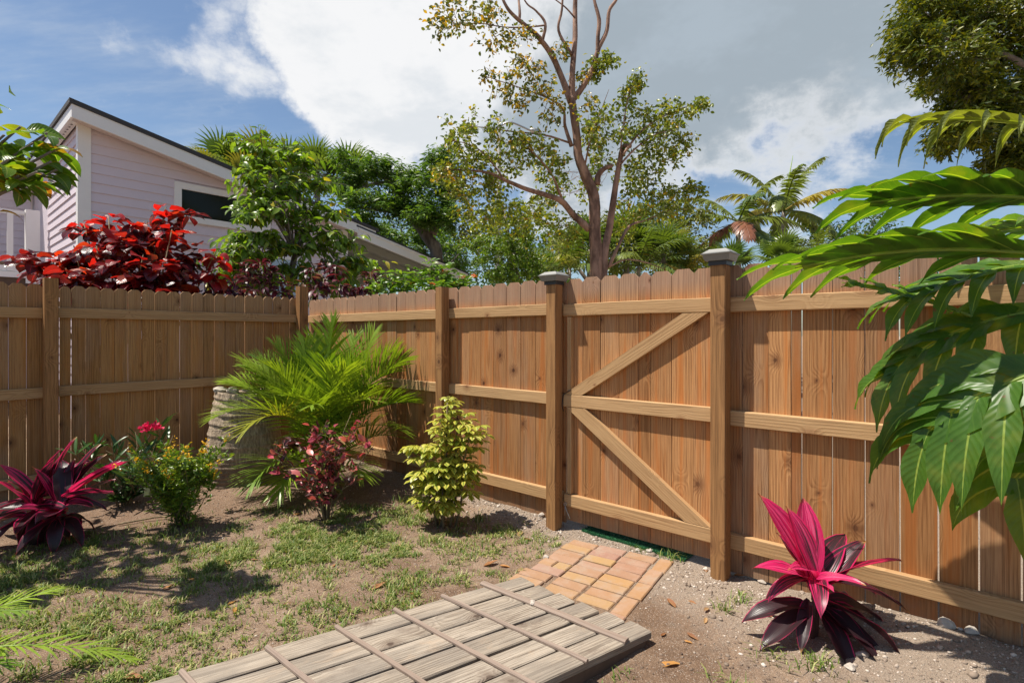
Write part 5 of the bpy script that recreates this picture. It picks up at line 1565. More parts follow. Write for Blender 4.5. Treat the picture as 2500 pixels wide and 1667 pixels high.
# porch at the right end of the house
zp = lambda s: 3.86 - 0.222 * (s - 4.86)
porch = obj('porch_roof', MB().add(*roofslab(4.82, 8.35, -.36, 4.6, lambda s: zp(s) - .01, lambda s: zp(s) + .03)).mesh('porch_roof'), M_SHINGLE, house)
obj('fascia', MB().add(*roofslab(4.86, 8.28, -.35, -.31, lambda s: zp(s) - .24, lambda s: zp(s) - .012)).mesh('fascia'), M_WHITE, porch)
obj('fascia_cap', MB().add(*roofslab(4.86, 8.28, -.372, -.352, lambda s: zp(s) - .06, lambda s: zp(s) - .013)).mesh('fascia_cap'), M_WHITE, porch)
obj('ceiling', MB().add(*roofslab(4.80, 8.2, -.308, 4.5, lambda s: zp(s) - .05, lambda s: zp(s) - .012)).mesh('ceiling'), M_PORCH, porch)
for k in range(6):
    y = .35 + k * .68
    obj('rafter', MB().add(*roofslab(4.80, 8.15, y, y + .06, lambda s: zp(s) - .21, lambda s: zp(s) - .051)).mesh('rafter'), M_PORCH, porch)
obj('porch_post', MB().box(7.62, 7.74, -.28, -.16, .3, zp(7.7) - .20).mesh('porch_post'), M_WHITE, house)
obj('porch_post', MB().box(7.62, 7.74, 3.8, 3.92, .3, zp(7.7) - .20).mesh('porch_post'), M_WHITE, house)
obj('porch_wall', MB().box(4.78, 8.0, 4.5, 4.6, .3, 3.0).mesh('porch_wall'), M_DARKIN, house)

# rear wing with its raised deck, left edge
wing = thing('house_wing', 'lilac rear wing with white eaves at the far left edge', 'house', (HC[0], HC[1], 0), RZL)
z = 2.4
while z < 4.9:
    V = [(-7, 4.56, z), (-0.05, 4.56, z), (-0.05, 4.59, z + BOARD + .012), (-7, 4.59, z + BOARD + .012), (-7, 4.6, z), (-.05, 4.6, z), (-.05, 4.6, z + BOARD + .012), (-7, 4.6, z + BOARD + .012)]
    obj('siding_board', mesh_np('siding_board', V, [(0, 1, 2, 3), (7, 6, 5, 4), (0, 4, 5, 1), (1, 5, 6, 2), (2, 6, 7, 3), (3, 7, 4, 0)]), M_LILAC, wing)
    z += BOARD
obj('wall', MB().box(-7, -.06, 4.602, 4.8, 0, 5.0).mesh('wall'), M_LILAC, wing)
obj('fascia', MB().box(-7, -.18, 3.9, 3.95, 4.72, 4.95).mesh('fascia'), M_WHITE, wing)
obj('soffit', MB().box(-7, -.18, 3.952, 4.55, 4.80, 4.83).mesh('soffit'), M_WHITE, wing)
obj('roof', MB().box(-7.05, -.18, 3.86, 8.0, 4.952, 5.0).mesh('roof'), M_SHINGLE, wing)
dk = thing('balcony', 'white railed balcony beside the lilac wall at the left edge', 'balcony', (HC[0], HC[1], 0), RZL)
obj('floor', MB().box(-5, -.06, 2.72, 4.55, 2.50, 2.60).mesh('floor'), M_WHITE, dk)
obj('beam', MB().box(-5, -.06, 2.76, 2.86, 2.30, 2.498).mesh('beam'), M_DARKWOOD, dk)
obj('top_rail', MB().box(-5, -.35, 2.74, 2.86, 3.70, 3.76).mesh('top_rail'), M_WHITE, dk)
obj('lower_rail', MB().box(-5, -.35, 2.76, 2.84, 2.61, 2.72).mesh('lower_rail'), M_WHITE, dk)
obj('newel_post', MB().box(-.345, -.14, 2.71, 2.87, 2.40, 3.80).mesh('newel_post'), M_WHITE, dk)
for k in range(22):
    x = -.60 - k * .205
    obj('baluster', MB().box(x, x + .085, 2.735, 2.775, 2.62, 3.70).mesh('baluster'), M_WHITE, dk)
obj('bench_board', MB().box(-5, -.40, 3.3, 3.6, 2.62, 2.84).mesh('bench_board'), M_DARKWOOD, dk)
def bag_mat():
    m, nt, out = new_mat('printed_bag')
    c = nd(nt, 'ShaderNodeTexCoord').outputs['Object']
    s = nd(nt, 'ShaderNodeSeparateXYZ', {0: c})
    zz_ = mth(nt, 'ADD', s.outputs[2], mth(nt, 'MULTIPLY', s.outputs[0], 0.5))
    col = ramp(nt, mth(nt, 'DIVIDE', zz_, 0.75), [(0.0, (.75, .74, .72)), (0.36, (.75, .74, .72)), (0.38, (.02, .22, .32)), (0.66, (.02, .22, .32)), (0.68, (.75, .55, .05)), (1.0, (.80, .66, .18))], 'CONSTANT')
    principled(nt, out, col, 0.35, noise(nt, c, 9.0, 4), 0.6, 0.03)
    return m
bgp = Vector((HC[0] + DL[0] * -1.02 - NL[0] * 2.98, HC[1] + DL[1] * -1.02 - NL[1] * 2.98, 2.60))
bag = thing('soil_bag', 'yellow, teal and white printed bag leaning behind the balcony rails', 'bag', tuple(bgp), RZL)
V, F = [], []
for i in range(13):
    t = i / 12; zb = t * .78
    w_ = .17 * (1 - .25 * max(0, t - .8) / .2); th_ = .10 * math.sin(math.pi * min(1, .12 + .83 * t)) + .01
    for k in range(16):
        a = 2 * math.pi * k / 16
        V.append((w_ * math.copysign(abs(math.cos(a)) ** .6, math.cos(a)) + rs.uniform(-.006, .006), th_ * math.copysign(abs(math.sin(a)) ** .8, math.sin(a)) + rs.uniform(-.006, .006), zb))
F = [(i * 16 + k, i * 16 + (k + 1) % 16, (i + 1) * 16 + (k + 1) % 16, (i + 1) * 16 + k) for i in range(12) for k in range(16)] + [tuple(range(12 * 16, 13 * 16)), tuple(reversed(range(16)))]
obj('sack', mesh_np('sack', V, F, smooth=True), bag_mat(), bag)
fc = bpy.data.curves.new('lettering', 'FONT')
fc.body = 'POTTING'
fc.size = 0.115
fc.extrude = 0.001
fo = bpy.data.objects.new('lettering', fc)
COL.objects.link(fo)
fo.parent = bag
fo.location = (.02, -.125, .22)
fo.rotation_euler = (R(90), R(-62), 0)
fc.materials.append(M_WHITE)
bpy.context.view_layer.update()
lm = bpy.data.meshes.new_from_object(fo.evaluated_get(bpy.context.evaluated_depsgraph_get()))
lm.materials.clear()
lm.materials.append(M_WHITE)
fm = bpy.data.objects.new('print', lm)
COL.objects.link(fm)
fm.parent = bag
fm.location, fm.rotation_euler = fo.location.copy(), fo.rotation_euler.copy()
bpy.data.objects.remove(fo)
fm.name = 'lettering'

# ------------------------------------------------------------------ crowns
def crown(clusters, per_twig, leaf, size, droopy=0.15, twigs=14, spread=1.0, flat=1.0):
    """leaf positions along random twigs inside the given clusters; clusters: (centre, radius xyz)"""
    pos, dd, tw = [], [], []
    for c, rad in clusters:
        rad = np.asarray(rad, float)
        for _ in range(twigs):
            d = rdir(1, -.8, 1)[0]
            a = c + d * rad * rs.uniform(.05, .5)
            b = c + unit(d + jit(1, .25)[0]) * rad * rs.uniform(.75, 1.12)
            b = b + np.array([0, 0, -droopy]) * np.linalg.norm(rad) * rs.uniform(0, 1)
            tw.append((a, b))
            t = rs.uniform(.15, 1.03, per_twig)[:, None]
            pos.append(a + (b - a) * t + jit(per_twig, size * .55))
            dv = unit(b - a)
            dd.append(unit(rdir(per_twig, -.6, .7) + dv * .6 + np.array([0, 0, -.35])))
    return np.concatenate(pos), np.concatenate(dd), tw
def twig_mesh(tw, org, r=.008):
    n = len(tw)
    a = np.array([t[0] for t in tw]); b = np.array([t[1] for t in tw])
    d = unit(b - a); x = unit(np.cross(d, [0.3, .2, .9])); y = np.cross(d, x)
    V = np.zeros((n, 6, 3))
    for k in range(3):
        o = x * math.cos(2.094 * k) + y * math.sin(2.094 * k)
        V[:, k] = a + o * r; V[:, 3 + k] = b + o * r * .4
    F = np.array([(0, 1, 4, 3), (1, 2, 5, 4), (2, 0, 3, 5)])
    return V.reshape(-1, 3) - org, (F[None] + (np.arange(n) * 6)[:, None, None]).reshape(-1, 4)
def tree(name, label, base, limbs, clusters, mat, bark, leafL, leafW, per=24, twigs=14, group=None, droopy=.15, twr=.008, size=None, lp=None):
    base = np.asarray(base, float)
    t = thing(name, label, 'tree', tuple(base), group=group)
    pos, dd, tw = crown(clusters, per, None, size or leafL, droopy, twigs)
    proto = lp or leaf_proto(leafL, leafW, .7, .8, nv=2, fold=.3, droop=.5)
    n = len(pos)
    blades('crown', proto, pos, dd, unit(rdir(n, -.2, 1)), rs.uniform(.7, 1.25, n), mat, t, loc0=base)
    mb = MB()
    limb_tree(mb, limbs, 4, 9, base, .05)
    V, F = twig_mesh(tw, base, twr)
    obj('twigs', mesh_np('twigs', V, F), bark, t, kind='stuff')
    obj('trunk', mb.mesh('trunk', True), bark, t)
    return t

# big forked tree behind the gate
Z3 = lambda x, y, Y: at(1000 + x * .4464, y * .4464, Y)
M_GUMBO = leaf_mat('olive_leaf', [(0.0, (0.11, 0.165, 0.024)), (0.55, (0.205, 0.265, 0.038)), (0.86, (0.31, 0.35, 0.05)), (0.96, (0.40, 0.34, 0.035)), (1.0, (0.54, 0.34, 0.03))], 0.45, 0.34, 0.5, (1.35, 1.25, .4))
M_GUMBO_Y = leaf_mat('yellowing_leaf', [(0.0, (0.08, 0.12, 0.022)), (0.50, (0.17, 0.20, 0.035)), (0.68, (0.42, 0.34, 0.035)), (1.0, (0.60, 0.34, 0.03))], 0.40, 0.34, 0.5, (1.3, 1.2, .4))
D = 9.0
limbs = [
    ([Z3(1022, 1760, D) * [1, 1, 0], Z3(1022, 1510, D), Z3(1012, 1250, D), Z3(1008, 1080, D), Z3(962, 960, D), Z3(922, 850, D), Z3(915, 750, D), Z3(897, 620, D), Z3(884, 530, D)], [.19, .165, .15, .145, .135, .115, .105, .10, .098]),
    ([Z3(884, 560, D), Z3(830, 420, D), Z3(775, 300, D), Z3(700, 200, D - .1), Z3(620, 130, D - .2), Z3(545, 60, D - .3), Z3(500, -30, D - .3), Z3(470, -160, D)], [.085, .068, .062, .056, .046, .038, .03, .02]),
    ([Z3(888, 560, D), Z3(890, 400, D), Z3(905, 200, D + .1), Z3(906, 0, D + .2), Z3(930, -200, D)], [.082, .066, .060, .052, .03]),
    ([Z3(892, 545, D), Z3(945, 480, D), Z3(1000, 380, D), Z3(1032, 270, D), Z3(1078, 170, D), Z3(1092, 60, D), Z3(1135, -10, D), Z3(1180, -150, D)], [.075, .066, .058, .052, .045, .04, .034, .02]),
    ([Z3(1028, 290, D), Z3(1030, 200, D), Z3(1036, 110, D), Z3(1010, 0, D), Z3(1000, -120, D)], [.05, .046, .046, .034, .02]),
    ([Z3(725, 230, D), Z3(742, 130, D), Z3(690, 60, D), Z3(640, 20, D), Z3(600, -60, D)], [.040, .032, .022, .018, .012]),
    ([Z3(600, 115, D - .2), Z3(602, 60, D - .2), Z3(592, -40, D)], [.035, .030, .022]),
    ([Z3(885, 300, D), Z3(815, 170, D), Z3(832, 60, D), Z3(840, -60, D)], [.040, .032, .028, .02]),
    ([Z3(740, 140, D), Z3(640, 150, D - .3), Z3(520, 150, D - .5), Z3(390, 130, D - .6), Z3(250, 130, D - .8)], [.020, .016, .013, .010, .006]),
    ([Z3(905, 100, D), Z3(850, 40, D), Z3(770, -20, D)], [.02, .016, .012]),
    ([Z3(1062, 1760, D) * [1, 1, 0], Z3(1060, 1480, D), Z3(1092, 1250, D + .1), Z3(1116, 1090, D + .1), Z3(1132, 980, D + .1), Z3(1150, 880, D + .1), Z3(1168, 805, D + .1), Z3(1210, 800, D)], [.12, .11, .095, .082, .074, .070, .060, .05]),
    ([Z3(1025, 1010, D), Z3(1032, 960, D), Z3(1062, 925, D), Z3(1108, 905, D + .05)], [.075, .065, .055, .045]),
    ([Z3(985, 1255, D), Z3(900, 1180, D), Z3(830, 1100, D - .2), Z3(740, 1065, D - .3), Z3(640, 1035, D - .5), Z3(520, 985, D - .7), Z3(430, 945, D - .8), Z3(300, 930, D - 1.0), Z3(190, 930, D - 1.1)], [.085, .075, .068, .056, .048, .038, .028, .016, .010]),
    ([Z3(1090, 1460, D), Z3(1130, 1370, D), Z3(1200, 1240, D + .2), Z3(1290, 1205, D + .4), Z3(1420, 1150, D + .6)], [.045, .038, .032, .022, .01]),
    ([Z3(1080, 1465, D), Z3(1180, 1420, D), Z3(1290, 1435, D + .1), Z3(1390, 1470, D + .2)], [.022, .018, .015, .01]),
    ([Z3(885, 800, D), Z3(850, 690, D), Z3(840, 600, D - .2), Z3(760, 540, D - .5), Z3(600, 480, D - .8), Z3(450, 430, D - 1)], [.05, .036, .026, .016, .012, .006]),
    ([Z3(870, 780, D), Z3(740, 740, D - .3), Z3(560, 720, D - .6), Z3(420, 700, D - .8), Z3(300, 690, D - 1)], [.025, .02, .015, .011, .006]),
    ([Z3(1165, 850, D), Z3(1230, 760, D), Z3(1300, 690, D + .2), Z3(1420, 620, D + .4), Z3(1540, 575, D + .5)], [.03, .024, .019, .013, .006]),
    ([Z3(1150, 900, D), Z3(1250, 800, D), Z3(1360, 730, D), Z3(1470, 710, D)], [.025, .018, .013, .007]),
    ([Z3(1150, 860, D), Z3(1165, 720, D), Z3(1190, 560, D), Z3(1230, 440, D)], [.02, .016, .012, .006]),
    ([Z3(960, 900, D), Z3(985, 780, D - .2), Z3(1030, 650, D - .4), Z3(1090, 490, D - .5)], [.022, .016, .011, .005]),
    ([Z3(830, 1080, D - .2), Z3(780, 960, D - .4), Z3(700, 860, D - .6), Z3(610, 780, D - .8)], [.03, .022, .016, .008]),
    ([Z3(520, 985, D - .7), Z3(440, 880, D - .8), Z3(350, 800, D - .9), Z3(200, 760, D - 1)], [.022, .016, .012, .006]),
]
gum_base = Z3(1030, 1760, D) * [1, 1, 0]
gum = thing('forked_tree', 'tall forked tree with reddish brown trunk and sparse olive leaves behind the gate', 'tree', tuple(gum_base))
def CL(lst):
    return [(Z3(x, y, D + dy), (rx * .4464 * D / 1294, rd, rz * .4464 * D / 1294)) for x, y, rx, rz, dy, rd in lst]
green_cl = CL([(260, 730, 90, 70, -1, .6), (390, 700, 110, 80, -.8, .7), (300, 830, 110, 80, -.9, .7), (200, 930, 70, 60, -1, .5), (430, 830, 110, 90, -.7, .8), (560, 780, 110, 90, -.7, .8), (620, 880, 120, 90, -.5, .9),
    (480, 940, 120, 80, -.6, .8), (330, 970, 110, 90, -.8, .7), (280, 1080, 110, 90, -.8, .7), (420, 1080, 130, 90, -.5, .8), (400, 1180, 130, 80, -.3, .8), (550, 1130, 110, 80, 0, .8), (560, 1230, 130, 80, .2, .8), (680, 1200, 110, 80, .3, .8),
    (750, 820, 100, 80, -.4, .8), (780, 920, 100, 80, 0, .8), (820, 1010, 90, 80, .4, .8), (720, 1120, 90, 60, .4, .8), (830, 1220, 90, 80, .6, .8), (860, 1310, 90, 70, .5, .8),
    (1020, 640, 90, 80, -.3, .6), (980, 720, 80, 90, -.3, .6), (1080, 760, 100, 90, .2, .8), (1180, 700, 100, 90, .3, .8), (1200, 520, 60, 70, .2, .4), (1235, 450, 50, 45, .2, .3), (1290, 660, 90, 80, .3, .6), (1370, 610, 90, 60, .4, .5), (1470, 620, 80, 60, .5, .4), (1580, 580, 50, 35, .5, .3),
    (1420, 720, 110, 80, .4, .6), (1480, 790, 70, 70, .5, .5), (1340, 770, 100, 80, .4, .7), (1260, 850, 110, 90, .5, .8), (1400, 880, 90, 70, .5, .6), (1200, 960, 100, 90, .6, .8), (1300, 980, 100, 80, .6, .8), (1230, 1080, 110, 80, .7, .8), (1360, 1080, 110, 70, .7, .8), (1480, 1060, 100, 60, .8, .6), (1560, 1030, 60, 50, .8, .4), (1280, 1180, 110, 70, .8, .8), (1450, 1160, 100, 70, .9, .7),
    (1050, 870, 90, 80, .6, .8), (980, 1010, 70, 80, .9, .8), (1180, 1250, 90, 70, .9, .8), (1080, 330, 60, 45, 0, .3), (1010, 370, 50, 45, 0, .3)])
yel_cl = CL([(200, 60, 90, 70, -.8, .5), (300, 40, 90, 70, -.7, .5), (260, 130, 100, 60, -.8, .5), (170, 150, 60, 45, -.8, .4), (420, 100, 80, 60, -.5, .5), (450, 210, 80, 50, -.5, .4), (560, 210, 80, 60, -.4, .5), (640, 200, 60, 50, -.2, .4), (480, 40, 70, 50, -.5, .4),
    (470, 430, 90, 60, -.9, .5), (560, 440, 90, 70, -.8, .5), (660, 380, 80, 60, -.6, .5), (560, 540, 90, 50, -.8, .5), (700, 460, 90, 80, -.5, .6), (760, 540, 80, 90, -.4, .6), (780, 620, 70, 70, -.4, .6), (660, 520, 90, 60, -.6, .5), (820, 280, 50, 45, 0, .3), (940, 430, 50, 60, .1, .4), (960, 590, 60, 70, -.1, .5), (640, 780, 90, 50, -.7, .5), (220, 960, 70, 60, -1.1, .4), (600, 340, 60, 40, -.5, .4)])
p1, d1, tw1 = crown(green_cl, 19, None, .10, .12, 11)
p2, d2, tw2 = crown(yel_cl, 13, None, .10, .15, 7)
gl = leaf_proto(.082, .046, .6, .8, nv=3, fold=.3, droop=.7)
blades('crown', gl, p1, d1, unit(rdir(len(p1), -.2, 1)), rs.uniform(.65, 1.2, len(p1)), M_GUMBO, gum, loc0=gum_base)
blades('crown', gl, p2, d2, unit(rdir(len(p2), -.2, 1)), rs.uniform(.65, 1.2, len(p2)), M_GUMBO_Y, gum, loc0=gum_base)
for k, lm_ in enumerate(limbs):
    mb = MB()
    limb_tree(mb, [(lm_[0], np.array(lm_[1]) * (.66 if k in (0, 10) else .74))], 5, 12, gum_base, .05)
    obj('trunk' if k in (0, 10) else 'limb', mb.mesh('limb', True), M_BARK_RED, gum)
mb = MB()
V, F = twig_mesh(tw1 + tw2, gum_base, .006)
mb.add(V, [tuple(f) for f in F])
# bare fine twigs in the upper crown
for _ in range(70):
    a = Z3(rs.uniform(560, 1080), rs.uniform(-60, 330), D + rs.uniform(-.3, .3))
    b = a + unit(rdir(1, -.1, 1)[0]) * rs.uniform(.3, 1.1)
    mb.tube([a, (a + b) / 2 + jit(1, .05)[0], b], [.008, .006, .003], 4)
obj('twigs', mb.mesh('twigs', True), M_BARK_RED, gum, kind='stuff')

# feathery tree behind the house
M_FEATHER = leaf_mat('feathery_leaf', [(0.0, (0.055, 0.125, 0.020)), (0.7, (0.115, 0.215, 0.030)), (1.0, (0.19, 0.29, 0.04))], 0.42, 0.42, 0.4)
def feather_proto(n=13, L=.42, w=.12):
    V, UV, F = [], [], []
    for i in range(n):
        t = (i + 1) / n; y = L * t; z = -.10 * t * t
        for sd in (-1, 1):
            b = len(V); l = w * math.sin(math.pi * min(1, .2 + .72 * t)); ww = L / n * .42
            V += [(0, y - ww / 2, z), (0, y + ww / 2, z), (sd * l * .9, y + ww * .5 + l * .35, z - l * .22), (sd * l * .95, y - ww * .35 + l * .35, z - l * .22)]
            UV += [(.5, t), (.5, t), (1, t), (1, t)]; F.append((b, b + 1, b + 2, b + 3))
    return np.array(V), np.array(UV), np.array(F)
Z2 = lambda x, y, Y: at(500 + x * .3189, 300 + y * .3189, Y)
def CL2(lst, f, sc):
    lst = [(x, y, rx, rz, (Y + 3.0 if f is Z2 and y > 780 and x > 1300 else Y), rd) for x, y, rx, rz, Y, rd in lst]
    return [(f(x, y, Y), (rx * sc * Y / 1294, rd, rz * sc * Y / 1294)) for x, y, rx, rz, Y, rd in lst]
limbs = [
    ([Z2(1790, 1500, 14) * [1, 1, 0], Z2(1780, 1080, 14), Z2(1720, 900, 14), Z2(1620, 760, 14), Z2(1540, 630, 14), Z2(1400, 430, 14), Z2(1250, 350, 14)], [.34, .30, .27, .24, .20, .14, .08]),
    ([Z2(1740, 850, 14), Z2(1820, 700, 14), Z2(1930, 560, 14), Z2(2000, 430, 14)], [.20, .17, .12, .06]),
    ([Z2(1600, 740, 14), Z2(1420, 680, 13.6), Z2(1250, 660, 13.2), Z2(1100, 640, 13)], [.12, .09, .06, .03]),
    ([Z2(1420, 450, 14), Z2(1250, 480, 13.6), Z2(1100, 560, 13.4), Z2(1010, 640, 13)], [.09, .07, .05, .03]),
    ([Z2(1560, 650, 14), Z2(1480, 480, 14), Z2(1500, 330, 14)], [.12, .08, .04]),
]
cl = CL2([(1080, 290, 110, 60, 13.6, .9), (1200, 290, 120, 60, 13.6, 1), (1330, 300, 110, 60, 13.8, 1), (1260, 380, 120, 60, 13.6, 1), (1400, 380, 110, 70, 14, 1), (1540, 390, 110, 60, 14, 1), (1660, 420, 110, 70, 14, 1), (1600, 500, 120, 70, 13.6, 1), (1480, 500, 110, 70, 13.6, 1),
    (1760, 290, 70, 60, 14.4, .8), (1850, 260, 70, 60, 14.4, .8), (1780, 480, 110, 80, 14, 1), (1860, 380, 90, 80, 14.4, 1), (1300, 560, 110, 70, 13, .9), (1200, 620, 100, 70, 13, .9), (1400, 640, 110, 70, 13, .9), (1500, 620, 80, 60, 13.5, .9), (1680, 620, 100, 80, 13.5, 1), (1820, 640, 90, 80, 13.6, 1), (1900, 520, 90, 80, 14.4, 1),
    (1350, 800, 90, 70, 13, .9), (1440, 880, 90, 60, 13, .8), (1560, 860, 90, 70, 13.2, .9), (1660, 960, 90, 80, 13.4, .9), (1700, 840, 90, 70, 13, .9), (1850, 800, 100, 90, 13.8, 1), (1880, 960, 90, 80, 13.8, 1), (1780, 1060, 90, 60, 13.4, .8), (1950, 1060, 80, 70, 14, .9), (1250, 740, 80, 50, 13, .8), (1120, 420, 80, 60, 13.5, .8), (1060, 500, 70, 60, 13.2, .8), (1620, 740, 90, 45, 13.2, .8), (1720, 720, 90, 50, 13.2, .8), (1830, 740, 90, 60, 13.4, .8), (1780, 860, 100, 70, 17, 1), (1900, 700, 90, 70, 13.6, .9), (1560, 980, 90, 70, 17, 1), (1900, 1100, 90, 70, 17, 1)], Z2, .3189)
fb = Z2(1790, 1500, 14) * [1, 1, 0]
feath = thing('feathery_tree', 'broad dark green tree with feathery leaves behind the house porch', 'tree', tuple(fb))
p1, d1, tw1 = crown(cl, 34, None, .12, .10, 15)
d1 = unit(d1 * np.array([1, 1, .5]))
blades('crown', leaf_proto(.17, .045, .7, .7, nv=2, fold=.2, droop=.5), p1, d1, unit(rdir(len(p1), .5, 1)), rs.uniform(.7, 1.25, len(p1)), M_FEATHER, feath, loc0=fb)
for k, lm_ in enumerate(limbs):
    mb = MB()
    limb_tree(mb, [(lm_[0], np.array(lm_[1]) * .58)], 4, 9, fb, .06)
    obj('trunk' if k == 0 else 'limb', mb.mesh('limb', True), M_BARK_GREY, feath)
V, F = twig_mesh(tw1, fb, .012)
mb = MB().add(V, [tuple(f) for f in F])
for _ in range(46):
    a = Z2(rs.uniform(1000, 1400), rs.uniform(420, 720), 13 + rs.uniform(-.3, .3)); b = a + np.array([-rs.uniform(.3, 1.3), rs.uniform(-.3, .3), -rs.uniform(.1, .9)])
    mb.tube([a, (a + b) / 2 + np.array([0, 0, .12]), b], [.02, .014, .006], 4)
obj('twigs', mb.mesh('twigs', True), M_BARK_GREY, feath, kind='stuff')

# bright shrub-tree left of the trunk
M_BRIGHT = leaf_mat('bright_green_leaf', [(0.0, (0.08, 0.165, 0.018)), (0.7, (0.155, 0.265, 0.024)), (1.0, (0.25, 0.33, 0.04))], 0.42, 0.38, 0.45, (1.25, 1.2, .3))
c6 = lambda x, y, Y: at(850 + x * .2041, 380 + y * .2041, Y)
cl = CL2([(1450, 1080, 150, 45, 10, .5), (1650, 1040, 160, 50, 10, .6), (1900, 990, 160, 60, 10, .6), (2100, 1010, 130, 60, 10, .6), (1750, 1130, 170, 50, 9.8, .6), (1980, 1120, 150, 60, 9.8, .6), (1650, 1240, 150, 50, 9.8, .6), (1900, 1250, 160, 60, 9.7, .6), (2120, 1200, 130, 70, 9.8, .6), (1850, 1370, 150, 60, 9.7, .6), (2080, 1340, 140, 70, 9.7, .6), (1750, 1460, 140, 50, 9.6, .5), (1980, 1470, 150, 60, 9.6, .5), (2200, 1440, 140, 70, 9.7, .6), (2260, 1300, 120, 70, 9.8, .6), (2350, 1500, 120, 60, 9.6, .5), (2600, 1520, 150, 50, 9.6, .5), (2450, 1440, 120, 60, 9.8, .5)], c6, .2041)
bb = c6(2000, 1800, 9.8) * [1, 1, 0]
tree('bright_green_tree', 'low bright green layered tree left of the forked trunk', bb, [([bb, c6(2000, 1400, 9.8), c6(1980, 1150, 9.9), c6(1900, 1020, 10)], [.05, .04, .03, .015]), ([c6(2000, 1400, 9.8), c6(1750, 1250, 9.8), c6(1500, 1090, 10)], [.03, .02, .008])], cl, M_BRIGHT, M_BARK_GREY, .060, .032, per=26, twigs=16, droopy=.05)

# ------------------------------------------------------------------ palms behind
def palm(name, label, base, top, r, fronds, L, mat, group=None, n=30, ll=.55, lw=.05, g=.8, seed=0, dead=(), lean=0, els=(75, -25), yellow=False):
    base, top = np.asarray(base, float), np.asarray(top, float)
    t = thing(name, label, 'palm', tuple(base), group=group)
    P, rr = smooth_path([base, (base + top) / 2 + np.array([lean, 0, 0]), top], [r * 1.35, r, r * .8], 6)
    obj('trunk', mesh_np('trunk', *tube(P - base, rr, 9), smooth=True), M_PALMTRUNK, t)
    rr_ = np.random.RandomState(seed)
    for k in range(fronds):
        az = 2.399 * k + rr_.uniform(-.3, .3)
        el = R(els[0] + (els[1] - els[0]) * (k + .5) / fronds + rr_.uniform(-8, 8))
        d = (math.cos(az) * math.cos(el), math.sin(az) * math.cos(el), math.sin(el))
        Vv, U, F = frond_mesh(top - base, d, L * rr_.uniform(.85, 1.1), g, n=n, ll=ll, lw=lw, lift=.15, ldroop=1.3, seed=seed * 50 + k, start=.16, rachis=L * .012, segs=14, ragged=.2)
        obj('frond', mesh_np('frond', Vv, F, U, np.full(len(Vv), rr_.rand())), M_PALM_DEAD if k in dead else mat, t)
    return t
Zp = lambda x, y, Y: at(1700 + x * .2126, 380 + y * .2126, Y)
b = Zp(990, 1700, 17) * [1, 1, 0]
pl = palm('tall_palm', 'taller grey-trunked palm with arching fronds right of the capped post', b, Zp(1000, 640, 17), .075, 12, 2.45, M_PALM_FAR, 'tall palms behind the fence', n=46, ll=.55, lw=.075, g=.52, seed=3, els=(68, -18))
sp = MB().tube(np.array([Zp(1000, 640, 17), Zp(1040, 380, 17), Zp(1110, 0, 17)]) - b, [.05, .03, .006], 6)
obj('spear_leaf', sp.mesh('spear_leaf', True), M_STEM, pl)
b = Zp(500, 1700, 15.5) * [1, 1, 0]
palm('tall_palm', 'shorter palm with one dead rusty frond right beside the capped post', b, Zp(480, 760, 15.5), .085, 11, 2.0, M_PALM_FAR, 'tall palms behind the fence', n=42, ll=.52, lw=.075, g=.62, seed=5, dead=(9, 7), els=(62, -28))
# low fan and feather palms between the trunks
M_FAN = palm_mats('fan_palm_leaf', (0.060, 0.120, 0.032), (0.13, 0.20, 0.045), (.26, .22, .05))
def fanpalm(label, base, top, r, nl, L, seed, W=.06, petl=.5):
    base, top = np.asarray(base, float), np.asarray(top, float)
    t = thing('fan_palm', label, 'palm', tuple(base), group='fan palms behind the fences')
    obj('trunk', mesh_np('trunk', *tube(np.array([base, (base + top) / 2, top]) - base, [r * 1.2, r, r], 8), smooth=True), M_PALMTRUNK, t)
    q = np.random.RandomState(seed)
    pr = [fan_proto(22, L, W, 270, 1.5, seed + j) for j in range(3)]
    mes = []
    for p in pr:
        me = mesh_np('fan_leaf', p[0], p[2], p[1]); me.materials.append(M_FAN); mes.append(me)
    mb = MB()
    for k in range(nl):
        az = 2.399 * k; el = R(75 - 105 * (k + .5) / nl + q.uniform(-8, 8))
        d = np.array([math.cos(az) * math.cos(el), math.sin(az) * math.cos(el), math.sin(el)])
        c = top + d * petl * q.uniform(.8, 1.15)
        mb.tube(np.array([top, c]) - base, [.014, .009], 4)
        M = frames(d[None], np.array([[-d[0] * .4, -d[1] * .4, 1.0]]))[0]
        o = bpy.data.objects.new('fan_leaf', mes[k % 3]); COL.objects.link(o); o.parent = t
        m4 = Matrix(M.tolist()).to_4x4(); m4.translation = Vector(c - base); o.matrix_local = m4
    obj('petiole', mb.mesh('petiole', True), M_STEM, t)
for i, (u, v, Y, L, lab) in enumerate([(545, 415, 17, .85, 'fan palm crown peeping over the house roof, leftmost'), (632, 405, 17.5, .85, 'fan palm crown standing highest behind the drooping tree'), (708, 425, 17.5, .8, 'fan palm crown right behind the drooping tree top'), (775, 425, 17.5, .8, 'fan palm crown between the drooping tree and feathery tree'), (850, 435, 18, .8, 'fan palm crown half hidden by the feathery tree'), (600, 450, 16.5, .7, 'lower fan palm crown just above the house roof')]):
    top = at(u, v, Y)
    fanpalm(lab, top * [1, 1, 0], top, .09, 15, L, 60 + i, .07, .6)
